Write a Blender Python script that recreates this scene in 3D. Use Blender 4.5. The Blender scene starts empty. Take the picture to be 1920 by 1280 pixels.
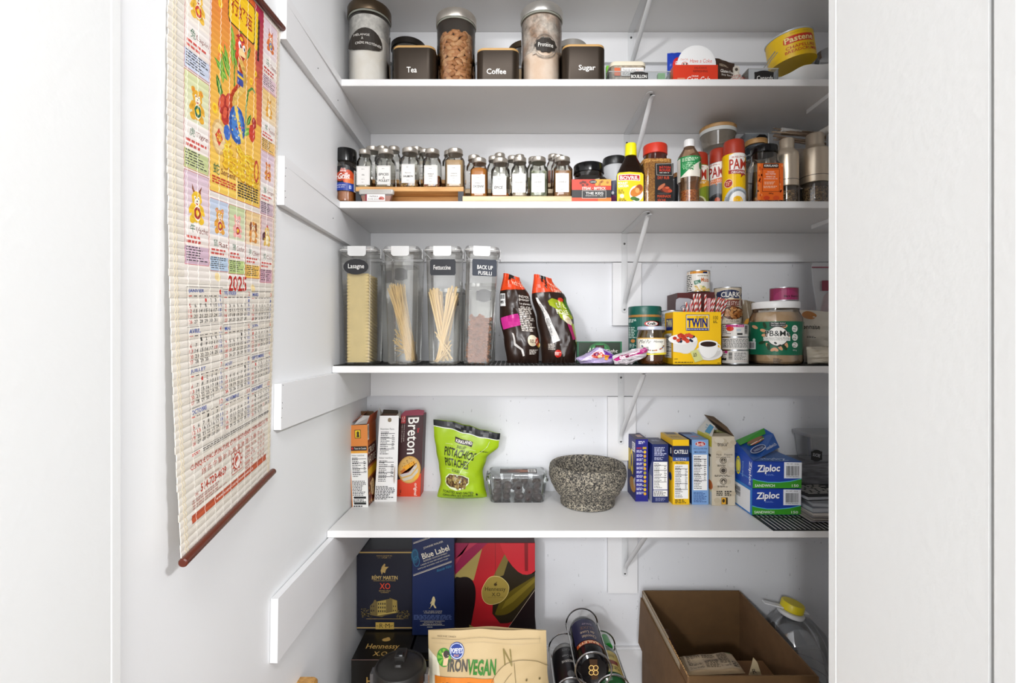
import bpy, bmesh, math, random
from mathutils import Vector, Matrix, noise
from math import sin, cos, pi, atan, atan2, sqrt, radians
random.seed(7)
C = bpy.context.scene.collection
S = bpy.context.scene
# ---------------------------------------------------------------- camera, world, lights, exposure
H = 1.10                       # eye height
F, CX, CY = 897.0, 955.0, 638.0   # focal length and vanishing point in pixels of a 1920 x 1280 frame
cam = bpy.data.cameras.new('camera'); co = bpy.data.objects.new('camera', cam); C.objects.link(co)
cam.sensor_width = 36; cam.lens = F/1920*36; cam.shift_x = (960-CX)/1920; cam.shift_y = -(640-CY)/1920
cam.clip_start = 0.01
co.location = (0, 0, H); co.rotation_euler = (radians(90), 0, 0)
S.camera = co
wd = bpy.data.worlds.new('room_light'); S.world = wd; wd.use_nodes = True
wd.node_tree.nodes['Background'].inputs[0].default_value = (0.95, 0.97, 1.0, 1)
wd.node_tree.nodes['Background'].inputs[1].default_value = 1.1
def area(name, loc, target, size, power, col):
    l = bpy.data.lights.new(name, 'AREA'); l.energy = power; l.size = size; l.color = col
    o = bpy.data.objects.new(name, l); C.objects.link(o); o.location = loc
    o.rotation_euler = (Vector(target)-Vector(loc)).to_track_quat('-Z', 'Y').to_euler(); return o
area('overhead_light', (-1.5, -2.8, H+1.28), (0.3, 1.3, H), 0.2, 46.0, (0.98, 0.985, 1))
area('overhead_light', (2.0, -1.5, H+1.28), (-0.45, 0.9, H), 0.16, 60.0, (0.98, 0.985, 1))
area('front_fill', (-0.5, -3.1, H-0.05), (0.15, 1.3, H+.2), 2.4, 96.0, (0.97, 0.98, 1))  # unseen low frontal fill, added to even out back walls and shelf undersides
area('overhead_light', (0.25, -0.7, H+1.28), (0.0, 1.2, H-.3), 0.5, 17.0, (0.98, 0.985, 1))  # unseen overhead fill, added to lift the top of the lowest shelf
S.view_settings.view_transform = 'Standard'; S.view_settings.look = 'None'
S.view_settings.gamma = 1; S.view_settings.use_curve_mapping = False
S.view_settings.exposure = 0.2
S.cycles.max_bounces = 10; S.cycles.transparent_max_bounces = 24
S.cycles.caustics_reflective = False; S.cycles.caustics_refractive = False
# ---------------------------------------------------------------- helpers
def W(px, py, d): return Vector(((px-CX)/F*d, d, H+(CY-py)/F*d))
def XX(px, d): return (px-CX)/F*d
def ZZ(py, d): return H+(CY-py)/F*d
def hexc(h):
    if not isinstance(h, str): return tuple(h)
    v = [int(h[i:i+2], 16)/255 for i in (0, 2, 4)]
    return tuple(x/12.92 if x <= 0.04045 else ((x+0.055)/1.055)**2.4 for x in v)
MATS = {}
def newmat(name):
    m = bpy.data.materials.new(name); m.use_nodes = True
    return m, m.node_tree.nodes, m.node_tree.links, m.node_tree.nodes['Principled BSDF']
def mat(col, rough=0.5, metal=0.0, bump=0.0, bs=200, spec=0.5, var=0.0, vs=40, emit=None):
    key = ('p', str(col), rough, metal, bump, bs, spec, var, vs)
    if key in MATS: return MATS[key]
    m, n, l, b = newmat('surface')
    c = hexc(col)
    b.inputs['Base Color'].default_value = (*c, 1); b.inputs['Roughness'].default_value = rough
    b.inputs['Metallic'].default_value = metal; b.inputs['Specular IOR Level'].default_value = spec
    tc = None
    if bump or var:
        tc = n.new('ShaderNodeTexCoord')
    if var:
        t = n.new('ShaderNodeTexNoise'); t.inputs['Scale'].default_value = vs; t.inputs['Detail'].default_value = 4
        r = n.new('ShaderNodeValToRGB'); r.color_ramp.elements[0].position = .3; r.color_ramp.elements[1].position = .7
        r.color_ramp.elements[0].color = (*[x*(1-var) for x in c], 1); r.color_ramp.elements[1].color = (*[min(1, x*(1+var*.5)) for x in c], 1)
        l.new(tc.outputs['Object'], t.inputs['Vector']); l.new(t.outputs[0], r.inputs[0]); l.new(r.outputs[0], b.inputs['Base Color'])
    if bump:
        t = n.new('ShaderNodeTexNoise'); t.inputs['Scale'].default_value = bs; t.inputs['Detail'].default_value = 3
        bn = n.new('ShaderNodeBump'); bn.inputs['Strength'].default_value = bump; bn.inputs['Distance'].default_value = 0.002
        l.new(tc.outputs['Object'], t.inputs['Vector']); l.new(t.outputs[0], bn.inputs['Height']); l.new(bn.outputs[0], b.inputs['Normal'])
    MATS[key] = m; return m
def printmat(rough=0.45, spec=0.4, metal=0.0):
    key = ('print', rough, spec, metal)
    if key in MATS: return MATS[key]
    m, n, l, b = newmat('print')
    a = n.new('ShaderNodeAttribute'); a.attribute_name = 'Col'
    l.new(a.outputs['Color'], b.inputs['Base Color']); b.inputs['Roughness'].default_value = rough
    b.inputs['Specular IOR Level'].default_value = spec; b.inputs['Metallic'].default_value = metal
    MATS[key] = m; return m
def glass(tint='ffffff', refl=0.10, rough=0.03, haze=0.0, hazecol='ffffff'):
    """thin clear wall: see-through with a fresnel sheen, plus an optional milky share"""
    key = ('g', tint, refl, rough, haze, hazecol)
    if key in MATS: return MATS[key]
    m, n, l, b = newmat('clear_wall'); n.remove(b); out = n['Material Output']
    t = n.new('ShaderNodeBsdfTransparent'); t.inputs[0].default_value = (*hexc(tint), 1)
    g = n.new('ShaderNodeBsdfGlossy'); g.inputs['Roughness'].default_value = rough; g.inputs[0].default_value = (1, 1, 1, 1)
    lw = n.new('ShaderNodeLayerWeight'); lw.inputs[0].default_value = 0.25
    ma = n.new('ShaderNodeMath'); ma.operation = 'MULTIPLY_ADD'; ma.inputs[1].default_value = 1.0; ma.inputs[2].default_value = refl*.5
    ma.use_clamp = True
    l.new(lw.outputs['Fresnel'], ma.inputs[0])
    mx = n.new('ShaderNodeMixShader'); l.new(ma.outputs[0], mx.inputs[0]); l.new(t.outputs[0], mx.inputs[1]); l.new(g.outputs[0], mx.inputs[2])
    last = mx
    if haze:
        d = n.new('ShaderNodeBsdfDiffuse'); d.inputs[0].default_value = (*hexc(hazecol), 1)
        m2 = n.new('ShaderNodeMixShader'); m2.inputs[0].default_value = haze
        l.new(mx.outputs[0], m2.inputs[1]); l.new(d.outputs[0], m2.inputs[2]); last = m2
    l.new(last.outputs[0], out.inputs['Surface'])
    MATS[key] = m; return m
def grain(cols, scale=300, rough=0.8, bump=0.5, stretch=(1, 1, 1)):
    """granular food: voronoi cells tinted from a list of colours"""
    key = ('gr', tuple(cols), scale, rough, bump, stretch)
    if key in MATS: return MATS[key]
    m, n, l, b = newmat('grains')
    tc = n.new('ShaderNodeTexCoord'); mp = n.new('ShaderNodeMapping'); mp.inputs['Scale'].default_value = stretch
    v = n.new('ShaderNodeTexVoronoi'); v.inputs['Scale'].default_value = scale
    sp = n.new('ShaderNodeSeparateColor'); r = n.new('ShaderNodeValToRGB'); r.color_ramp.interpolation = 'CONSTANT'
    e = r.color_ramp.elements
    while len(e) < len(cols): e.new(1)
    for i, c in enumerate(cols): e[i].position = i/len(cols); e[i].color = (*hexc(c), 1)
    bn = n.new('ShaderNodeBump'); bn.inputs['Strength'].default_value = bump; bn.inputs['Distance'].default_value = 0.003; bn.invert = True
    l.new(tc.outputs['Object'], mp.inputs[0]); l.new(mp.outputs[0], v.inputs['Vector']); l.new(v.outputs['Color'], sp.inputs[0]); l.new(sp.outputs[0], r.inputs[0])
    l.new(r.outputs[0], b.inputs['Base Color']); l.new(v.outputs['Distance'], bn.inputs['Height']); l.new(bn.outputs[0], b.inputs['Normal'])
    b.inputs['Roughness'].default_value = rough
    MATS[key] = m; return m
def wood(c1, c2, scale=6, axis=0, rough=0.5):
    key = ('w', c1, c2, scale, axis)
    if key in MATS: return MATS[key]
    m, n, l, b = newmat('wood')
    tc = n.new('ShaderNodeTexCoord'); mp = n.new('ShaderNodeMapping'); sc = [scale*8]*3; sc[axis] = scale; mp.inputs['Scale'].default_value = sc
    t = n.new('ShaderNodeTexNoise'); t.inputs['Scale'].default_value = 3; t.inputs['Detail'].default_value = 6
    r = n.new('ShaderNodeValToRGB'); r.color_ramp.elements[0].color = (*hexc(c1), 1); r.color_ramp.elements[1].color = (*hexc(c2), 1)
    r.color_ramp.elements[0].position = .35; r.color_ramp.elements[1].position = .65
    l.new(tc.outputs['Object'], mp.inputs[0]); l.new(mp.outputs[0], t.inputs['Vector']); l.new(t.outputs[0], r.inputs[0]); l.new(r.outputs[0], b.inputs['Base Color'])
    b.inputs['Roughness'].default_value = rough
    MATS[key] = m; return m
def paint(name, col, scuff=0.0, rough=0.5, bump=0.12, seed=0, bs=350):
    """painted board: fine roller texture, with optional dark scuffs of their own shape"""
    m, n, l, b = newmat(name)
    c = hexc(col)
    tc = n.new('ShaderNodeTexCoord')
    t = n.new('ShaderNodeTexNoise'); t.inputs['Scale'].default_value = bs; t.inputs['Detail'].default_value = 2
    bn = n.new('ShaderNodeBump'); bn.inputs['Strength'].default_value = bump; bn.inputs['Distance'].default_value = 0.001
    l.new(tc.outputs['Object'], t.inputs['Vector']); l.new(t.outputs[0], bn.inputs['Height']); l.new(bn.outputs[0], b.inputs['Normal'])
    b.inputs['Roughness'].default_value = rough
    mp = n.new('ShaderNodeMapping'); mp.inputs['Location'].default_value = (seed, seed*2, 0); mp.inputs['Scale'].default_value = (1, 1, .45)
    t2 = n.new('ShaderNodeTexNoise'); t2.inputs['Scale'].default_value = 85; t2.inputs['Detail'].default_value = 7; t2.inputs['Roughness'].default_value = .7
    r = n.new('ShaderNodeValToRGB'); r.color_ramp.elements[0].position = .70-scuff*.07; r.color_ramp.elements[1].position = .715-scuff*.065
    r.color_ramp.elements[0].color = (*c, 1); r.color_ramp.elements[1].color = (*[x*(.55 if scuff else 1) for x in c], 1)
    l.new(tc.outputs['Object'], mp.inputs[0]); l.new(mp.outputs[0], t2.inputs['Vector']); l.new(t2.outputs[0], r.inputs[0]); l.new(r.outputs[0], b.inputs['Base Color'])
    return m
class MB:
    def __init__(s): s.v = []; s.f = []; s.c = []
    def add(s, vs, fs, col=None):
        o = len(s.v); s.v += [tuple(v) for v in vs]; s.f += [tuple(i+o for i in f) for f in fs]
        s.c += [col]*len(fs); return s
    def box(s, x0, x1, y0, y1, z0, z1, col=None):
        return s.add([(x0,y0,z0),(x1,y0,z0),(x1,y1,z0),(x0,y1,z0),(x0,y0,z1),(x1,y0,z1),(x1,y1,z1),(x0,y1,z1)],
              [(0,3,2,1),(4,5,6,7),(0,1,5,4),(1,2,6,5),(2,3,7,6),(3,0,4,7)], col)
    def hexa(s, P, col=None):   # 8 points: bottom ring then top ring
        return s.add(P, [(0,3,2,1),(4,5,6,7),(0,1,5,4),(1,2,6,5),(2,3,7,6),(3,0,4,7)], col)
    def stack(s, rings, cap0=True, cap1=True, col=None):
        n = len(rings[0]); vs = [p for r in rings for p in r]; fs = []
        for k in range(len(rings)-1):
            for i in range(n):
                j = (i+1) % n; fs.append((k*n+i, k*n+j, (k+1)*n+j, (k+1)*n+i))
        if cap0: fs.append(tuple(reversed(range(n))))
        if cap1: fs.append(tuple(range((len(rings)-1)*n, len(rings)*n)))
        return s.add(vs, fs, col)
    def tube(s, pts, r, n=8, col=None, caps=True):
        pts = [Vector(p) for p in pts]; rings = []
        up = None
        for i, p in enumerate(pts):
            t = (pts[min(i+1, len(pts)-1)]-pts[max(i-1, 0)]).normalized()
            if up is None: up = t.orthogonal().normalized()
            up = (up - t*up.dot(t))
            up = up.normalized() if up.length > 1e-6 else t.orthogonal().normalized()
            b = t.cross(up); rr_ = r[i] if isinstance(r, (list, tuple)) else r
            rings.append([p+(up*cos(2*pi*k/n)+b*sin(2*pi*k/n))*rr_ for k in range(n)])
        return s.stack(rings, caps, caps, col)
    def slab(s, outline, fn, t, col=None):   # outline of 2-D points, fn maps (u, v, h); a plate of thickness t
        n = len(outline)
        return s.stack([[fn(u, v, 0) for u, v in outline], [fn(u, v, t) for u, v in outline]], True, True, col)
def rr(a, b, rc, z, seg=5, cx=0, cy=0):
    rc = min(rc, a, b); out = []
    for qx, qy, a0 in ((1,1,0),(-1,1,pi/2),(-1,-1,pi),(1,-1,3*pi/2)):
        for k in range(seg+1):
            t = a0+pi/2*k/seg
            out.append((cx+qx*(a-rc)+rc*cos(t), cy+qy*(b-rc)+rc*sin(t), z))
    return out
def ci(r, z, n=32, cx=0, cy=0): return [(cx+r*cos(2*pi*k/n), cy+r*sin(2*pi*k/n), z) for k in range(n)]
def lathe(prof, n=32, mb=None, cap0=True, cap1=True, cx=0, cy=0, col=None):
    mb = mb or MB(); return mb.stack([ci(r, z, n, cx, cy) for r, z in prof], cap0, cap1, col)
def rlathe(prof, mb=None, seg=5, cap0=True, cap1=True, col=None):   # (a, b, rc, z)
    mb = mb or MB(); return mb.stack([rr(a, b, rc, z, seg) for a, b, rc, z in prof], cap0, cap1, col)
def link(name, mb, m, parent=None, label=None, loc=None, smooth=True, ang=38, kind=None):
    me = bpy.data.meshes.new(name); me.from_pydata(mb.v, [], mb.f)
    if any(c is not None for c in mb.c):
        ca = me.color_attributes.new('Col', 'FLOAT_COLOR', 'CORNER'); buf = []
        for p, c in zip(me.polygons, mb.c): buf += [*(c or (.8, .8, .8)), 1.0]*p.loop_total
        ca.data.foreach_set('color', buf)
    me.update()
    if smooth: me.shade_smooth(); me.set_sharp_from_angle(angle=radians(ang))
    for x in (m if isinstance(m, list) else [m]): me.materials.append(x)
    o = bpy.data.objects.new(name, me); C.objects.link(o)
    if parent: o.parent = parent
    if loc is not None: o.location = loc
    if label: o['label'] = label
    if kind: o['kind'] = kind
    return o
def thing(name, label, cat, loc, group=None, rot=None):
    o = bpy.data.objects.new(name, None); C.objects.link(o); o.location = loc; o.empty_display_size = .02
    if rot: o.rotation_euler = rot
    o['label'] = label; o['category'] = cat
    if group: o['group'] = group
    return o
def single(name, label, cat, mb, m, loc=None, group=None, rot=None, **k):
    o = link(name, mb, m, None, label, loc, **k); o['category'] = cat
    if rot: o.rotation_euler = rot
    if group: o['group'] = group
    return o
def struct(name, mb, m, parent=None, **k):
    k.setdefault('ang', 30); o = link(name, mb, m, parent, **k)
    if not parent: o['kind'] = 'structure'
    return o
def piece(src, parent, loc, rot=None):
    o = src.copy(); C.objects.link(o); o.parent = parent; o.location = loc
    if rot: o.rotation_euler = rot
    return o
# ---------------------------------------------------------------- flat print on surfaces
TX = {}
def glyphs(s, bold=0.0):
    if (s, bold) in TX: return TX[(s, bold)]
    cu = bpy.data.curves.new('t', 'FONT'); cu.body = s; cu.resolution_u = 2; cu.offset = bold
    ob = bpy.data.objects.new('t', cu); me = ob.to_mesh()
    me.calc_loop_triangles()
    V = [(v.co.x, v.co.y) for v in me.vertices]; T = [tuple(t.vertices) for t in me.loop_triangles]
    ob.to_mesh_clear(); bpy.data.objects.remove(ob); bpy.data.curves.remove(cu)
    if V:
        x0 = min(v[0] for v in V); x1 = max(v[0] for v in V); y0 = min(v[1] for v in V); y1 = max(v[1] for v in V)
        V = [((x-x0)/max(x1-x0, 1e-6), (y-y0)/max(y1-y0, 1e-6)) for x, y in V]
    TX[(s, bold)] = (V, T); return V, T
def clip(poly, ax, lim, keep_less):
    out = []
    for i in range(len(poly)):
        a, b = poly[i-1], poly[i]
        ia = (a[ax] <= lim) == keep_less or a[ax] == lim; ib = (b[ax] <= lim) == keep_less or b[ax] == lim
        if ia != ib:
            t = (lim-a[ax])/(b[ax]-a[ax]); out.append(tuple(a[k]+(b[k]-a[k])*t for k in (0, 1)))
        if ib: out.append(b)
    return out
class Art:
    """coloured print laid on a surface; fn(u, v, h) gives the point h above the surface"""
    def __init__(s, fn, su=None, sv=None, eps=7e-5): s.fn = fn; s.mb = MB(); s.su = su; s.sv = sv; s.L = 1; s.eps = eps
    def emit(s, poly, col, L):
        todo = [poly]
        for ax, st in ((0, s.su), (1, s.sv)):
            if not st: continue
            nxt = []
            for p in todo:
                lo = min(q[ax] for q in p); hi = max(q[ax] for q in p)
                k = math.floor(lo/st)+1
                while k*st < hi-1e-9:
                    a = clip(p, ax, k*st, True); p = clip(p, ax, k*st, False)
                    if len(a) > 2: nxt.append(a)
                    if len(p) < 3: break
                    k += 1
                if len(p) > 2: nxt.append(p)
            todo = nxt
        for p in todo: s.mb.add([s.fn(u, v, L*s.eps) for u, v in p], [tuple(range(len(p)))], col)
    def nl(s, L):
        if L is None: s.L += 1; return s.L
        return L
    def poly(s, pts, c, L=None): s.emit(pts, hexc(c), s.nl(L)); return s
    def rect(s, x0, y0, x1, y1, c, L=None): return s.poly([(x0,y0),(x1,y0),(x1,y1),(x0,y1)], c, L)
    def ell(s, cx, cy, rx, ry, c, L=None, n=20, rot=0, a0=0, a1=2*pi):
        P = []
        for k in range(n):
            t = a0+(a1-a0)*k/(n if a1-a0 > 6.28 else n-1); x, y = rx*cos(t), ry*sin(t)
            P.append((cx+x*cos(rot)-y*sin(rot), cy+x*sin(rot)+y*cos(rot)))
        return s.poly(P, c, L)
    def ring(s, cx, cy, rx, ry, w, c, L=None, n=24, a0=0, a1=2*pi):
        L = s.nl(L); h = hexc(c)
        for k in range(n):
            t, u = a0+(a1-a0)*k/n, a0+(a1-a0)*(k+1)/n
            s.emit([(cx+rx*cos(t), cy+ry*sin(t)), (cx+rx*cos(u), cy+ry*sin(u)), (cx+(rx-w)*cos(u), cy+(ry-w)*sin(u)), (cx+(rx-w)*cos(t), cy+(ry-w)*sin(t))], h, L)
        return s
    def line(s, pts, w, c, L=None):
        L = s.nl(L); h = hexc(c)
        for (x0, y0), (x1, y1) in zip(pts, pts[1:]):
            dx, dy = x1-x0, y1-y0; q = math.hypot(dx, dy) or 1; nx, ny = -dy/q*w/2, dx/q*w/2
            s.emit([(x0+nx,y0+ny),(x1+nx,y1+ny),(x1-nx,y1-ny),(x0-nx,y0-ny)], h, L)
        return s
    def text(s, t, x0, y0, x1, y1, c, L=None, shear=0, rot=0, bold=0.0, arc=0):
        """fills the box; (x0, y0) upper left, (x1, y1) lower right; rot turns about the box centre, 90 steps swap the box"""
        V, T = glyphs(t, bold); L = s.nl(L); h = hexc(c); w, g = x1-x0, y0-y1; sg = 1 if g > 0 else -1
        mx, my = (x0+x1)/2, (y0+y1)/2; P = []
        for x, y in V:
            X, Y = (x-.5)*w+shear*(y-.5)*abs(g), (y-.5)*g
            if arc: Y += sg*arc*(1-(2*x-1)**2)
            if rot:
                X, Y = X*cos(rot)-Y*sin(rot)*1, X*sin(rot)+Y*cos(rot)
            P.append((mx+X, my+Y))
        for t3 in T: s.emit([P[i] for i in t3], h, L)
        return s
    def mic(s, x0, y0, x1, y1, rows, c, L=None, fill=0.55, words=6, just=False):
        """rows of illegibly small print as short dashes"""
        L = s.nl(L); h = hexc(c); dy = (y1-y0)/rows; R = random.Random(int(abs(x0*31+y0*17)*7) % 9999)
        for k in range(rows):
            x = x0; yy = y0+dy*(k+.5); end = x1 if just else x0+(x1-x0)*R.uniform(.6, 1)
            while (x-end)*(x1-x0) < 0:
                q = (x1-x0)/words*R.uniform(.4, 1.2); xe = x+q
                if (xe-end)*(x1-x0) > 0: xe = end
                s.emit([(x, yy-dy*fill/2), (xe, yy-dy*fill/2), (xe, yy+dy*fill/2), (x, yy+dy*fill/2)], h, L); x = xe+(x1-x0)/words*.22
        return s
    def bars(s, x0, y0, x1, y1, c='181818', n=14, L=None, vert=True):
        L = s.nl(L); R = random.Random(5); h = hexc(c)
        for k in range(n):
            f = R.uniform(.3, .75)
            if vert: a = x0+(x1-x0)*k/n; b = a+(x1-x0)/n*f; s.emit([(a,y0),(b,y0),(b,y1),(a,y1)], h, L)
            else: a = y0+(y1-y0)*k/n; b = a+(y1-y0)/n*f; s.emit([(x0,a),(x0,b),(x1,b),(x1,a)], h, L)
        return s
    def facts(s, x0, y0, x1, y1, rows=16, bg='f4f3f0', ink='2a2a2a', L=None):
        """a nutrition table: white panel, dashes left and right, rules"""
        if bg: s.rect(x0, y0, x1, y1, bg)
        L = s.nl(L); w = x1-x0; dy = (y1-y0)/(rows+1)
        s.mic(x0+w*.06, y0+dy*.6, x0+w*.62, y1-dy*.6, rows, ink, L, .42, 5)
        s.mic(x0+w*.78, y0+dy*2.6, x0+w*.95, y1-dy*(rows*.3), max(2, int(rows*.55)), ink, L, .4, 2)
        for q in (.12, .3, .55, .72): s.emit([(x0+w*.05, y0+(y1-y0)*q), (x1-w*.05, y0+(y1-y0)*q), (x1-w*.05, y0+(y1-y0)*q+dy*.28), (x0+w*.05, y0+(y1-y0)*q+dy*.28)], hexc(ink), L)
        return s
    def put(s, parent, name='print', m=None, label=None):
        if not s.mb.f: return None
        return link(name, s.mb, m or printmat(), parent, label, smooth=bool(s.su), ang=60)
def flat(root, d, low=False):   # photo pixels -> the upright plane at depth d (local to root, unrotated)
    L = root.location
    return lambda u, v, h: (XX(u, d)-L.x, d-h-L.y, max(ZZ(v, d)-L.z, .0004) if ZZ(v, d) > L.z-.03 and not low else ZZ(v, d)-L.z)
def place(l, r, df):
    a1, a2 = atan((l-CX)/F), atan((r-CX)/F); am = (a1+a2)/2; h = (a2-a1)/2
    D = df/(cos(am)-sin(h)); return D*sin(am), D*cos(am), D*sin(h)
def cyl(root, X, c, R, df):
    L = root.location
    def fn(u, v, h):
        t = (u-CX)/F; q = R   # ray (t, 1) meets the circle
        A = 1+t*t; B = -2*(X*t+c); K = X*X+c*c-q*q; D = max(B*B-4*A*K, 0); y = (-B-sqrt(D))/(2*A); x = t*y
        n = Vector((x-X, y-c)).normalized()
        return (X+n.x*(q+h)-L.x, c+n.y*(q+h)-L.y, max(ZZ(v, df)-L.z, .0004))
    return fn
def quad(p00, p10, p01, p11, root=None):
    a, b, c, d = [Vector(p) for p in (p00, p10, p01, p11)]; n = (b-a).cross(c-a).normalized()
    o = Vector(root.location) if root else Vector((0, 0, 0))
    return lambda u, v, h: tuple(a*(1-u)*(1-v)+b*u*(1-v)+c*(1-u)*v+d*u*v+n*h-o)
D1, D2, D4 = 1.22, 1.519, 1.20      # shelf front, back wall, front of the deeper fourth shelf
Z1, Z2, Z3, Z4 = H+(CY-148)/F*D1, H+(CY-377)/F*D1, H+(CY-686)/F*D1, H-.4776    # shelf tops
ZM = Z3+.0025
TH = .0175
XR = 1.06
# ================================================================ the setting
WHITE = 'e2e2e1'
wallm = paint('wall_paint', 'e9eaeb', .0, .55, .1)
scuffm = paint('scuffed_paint', 'dedfe2', .75, .55, .1, 3)
boardm = paint('board_paint', 'e6e6e7', .0, .45, .05)
shelfm = paint('shelf_laminate', 'e9e8e7', .0, .38, .03)
jambm = paint('jamb_paint', 'dfe0df', .0, .42, .25, bs=120)
def wx(y, z, off=0):      # the left wall leans a little: its surface x at depth y and height z
    return -.4520 + off + max(0, min(D2-y, .3))*(z-H)*.045
def wallstrip(mb, y0, y1, z0, z1, off=0, th=0):
    P = [(wx(y0,z0,off),y0,z0),(wx(y1,z0,off),y1,z0),(wx(y1,z1,off),y1,z1),(wx(y0,z1,off),y0,z1)]
    if not th: mb.add(P, [(0,1,2,3)]); return
    Q = [(x+th, y, z) for x, y, z in P]
    mb.add(P+Q, [(3,2,1,0),(4,5,6,7),(0,1,5,4),(1,2,6,5),(2,3,7,6),(3,0,4,7)])
mb = MB()
P = []
ny, nz = 8, 10
for j in range(nz+1):
    for i in range(ny+1):
        y = .5416+(D2-.5416)*i/ny; z = 2.5*j/nz; P.append((wx(y, z), y, z))
mb.add(P, [(j*(ny+1)+i, j*(ny+1)+i+1, (j+1)*(ny+1)+i+1, (j+1)*(ny+1)+i) for j in range(nz) for i in range(ny)])
mb.box(-.56, -.50, .5416, D2, 0, 2.5)
wl = struct('wall_left', mb, wallm)
wb = struct('wall_back', MB().box(-.7, XR+.1, D2, D2+.06, 0, 2.5), scuffm)
struct('wall_right', MB().box(XR, XR+.06, .5416, D2, 0, 2.5), wallm)
struct('ceiling', MB().box(-3, 3, -3.4, D2+.06, 2.5, 2.56), wallm)
struct('floor', MB().box(-3, 3, -3.4, D2+.06, -.05, 0), wood('6f6052', '7d6d5e', 3, 1))
# front wall with the doorway: the camera stands just outside it
struct('wall_front', MB().box(-3, -.4515, .3525, .5266, 0, 2.5).box(.373, 3, .3525, .5266, 0, 2.5).box(-.4515, .373, .3525, .5266, 2.15, 2.5), wallm)
def jamb(x, s):   # s = -1 left, +1 right
    j = MB(); a, b = sorted((x, x+s*.013)); j.box(a, b, .36, .5262, 0, 2.15)
    return j
struct('door_1', jamb(-.439, -1).stack([], 0, 0) if 0 else jamb(-.439, -1), jambm)
struct('door_2', jamb(.3605, 1), jambm)
def casing(x, s, y0, y1, w=.07):
    a = [(x, y0+.002), (x+s*.002, y0), (x+s*w, y0), (x+s*w, y1), (x+s*.0012, y1), (x, y1-.0015)]
    m_ = MB(); m_.stack([[(p[0], p[1], 0) for p in a], [(p[0], p[1], 2.2) for p in a]]); return m_
struct('trim_1', casing(-.439, -1, .5268, .5416, .012), jambm)
struct('trim_2', casing(.3605, 1, .5268, .5416, .06), jambm)
struct('trim_3', casing(.3598, 1, .338, .3565), jambm)
struct('trim_4', casing(-.4383, -1, .338, .3565), jambm)
# shelves
def shelf(name, z, yf, label, x0=None):
    m_ = MB(); xl = wx(yf, z)+.0015; xb = wx(D2, z)+.0015; b = .0012
    R_ = [[(xl+b, yf+b), (XR-.002, yf+b), (XR-.002, D2-.001), (xb, D2-.001)]]
    def ring(i, zz): return [(xl+i, yf+i, zz), (XR-.002, yf+i, zz), (XR-.002, D2-.001, zz), (xb+i, D2-.001, zz)]
    m_.stack([ring(b, z-TH), ring(0, z-TH+b), ring(0, z-b), ring(b, z)])
    return single(name, label, 'shelf', m_, shelfm)
Z0 = H+(CY-66)/F*D2+TH
shelf('pantry_shelf', Z0, D1, 'topmost white pantry shelf, only its grey underside seen above the glass jars')
shelf('pantry_shelf', Z1, D1, 'white shelf carrying the tall glass jars and the tea, coffee and sugar canisters')
shelf('pantry_shelf', Z2, D1, 'white shelf carrying the spice jars and the stainless grinders')
shelf('pantry_shelf', Z3, D1, 'white shelf carrying the clear pasta containers, lined with black mesh')
shelf('pantry_shelf', Z4, D4, 'lowest white shelf, carrying the crackers, stone mortar and pasta cartons')
# cleats on the left wall, each carries a shelf
CT = .0145
def cleat(z, yf, y0, zb, notch):
    m_ = MB(); wallstrip(m_, y0, D2, zb, z-TH-.0006, .0008, CT)
    if notch: wallstrip(m_, y0, yf-.0008, z-TH-.0006, z, .0008, CT)
    return m_
holem = mat('3a3a3a', .7)
def cleatobj(name, z, yf, y0, zb, notch, holes):
    c = struct(name, cleat(z, yf, y0, zb, notch), boardm)
    for (px, py) in holes:
        # nail hole set in the cleat's face
        X = -.452+CT+.001; d = X*F/(px-CX); zz = ZZ(py, d); x_ = wx(d, zz, .0009)+CT
        link('nail', MB().stack([[(x_-.001, d+.0011*cos(t), zz+.0011*sin(t)) for t in [k*pi/4 for k in range(8)]], [(x_+.0001, d+.0011*cos(t), zz+.0011*sin(t)) for t in [k*pi/4 for k in range(8)]]]), holem, c)
cleatobj('trim_5', Z1, D1, .92, ZZ(73, .92), True, [(590, 128), (628, 188)])
cleatobj('trim_6', Z2, D1, .92, ZZ(384, .92), True, [(532, 315), (531, 330), (531, 358), (532, 370), (622, 409)])
cleatobj('trim_7', Z3, D1, .92, ZZ(806, .92), False, [(532, 722), (531, 755), (531, 765), (530, 783), (609, 725)])
cleatobj('trim_8', Z4, D4, .918, ZZ(1243, .918), False, [(600, 1063)])
# cleats and bracket blocks on the back wall
def backboard(x0, x1, z0, z1, th=.016): return MB().box(x0, x1, D2-th, D2-.0003, z0, z1)
BL = wx(D2, 1)+.016
n_ = 9
for zt, py in ((Z0, None), (Z1, None), (Z2, None), (Z3, None)):
    zb = {Z0: ZZ(122, D2), Z1: ZZ(254+88, D2), Z2: ZZ(492, D2), Z3: ZZ(741, D2)}[zt]
    c = struct('trim_%d' % n_, backboard(BL, XR-.002, zb, zt-TH-.0006), boardm); n_ += 1
for px0, px1, ya, yb in ((1147, 1200, 493.5, 610), (1138, 1190, 742.5, 861), (1138, 1193, 1000, 1107), (1178, 1203, 123.5, 140)):
    zt = ZZ(ya, D2); zt = min(zt, Z4-TH-.001) if px0 == 1138 and ya == 1000 else zt
    struct('trim_%d' % n_, backboard(XX(px0, D2), XX(px1, D2), ZZ(yb, D2), zt, .015), boardm); n_ += 1
struct('baseboard_back', MB().box(BL-.014, XR-.002, D2-.014, D2-.0003, .001, ZZ(1213, D2)).box(BL-.014, XR-.002, D2-.010, D2-.0003, ZZ(1213, D2), ZZ(1209, D2)), boardm)
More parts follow.
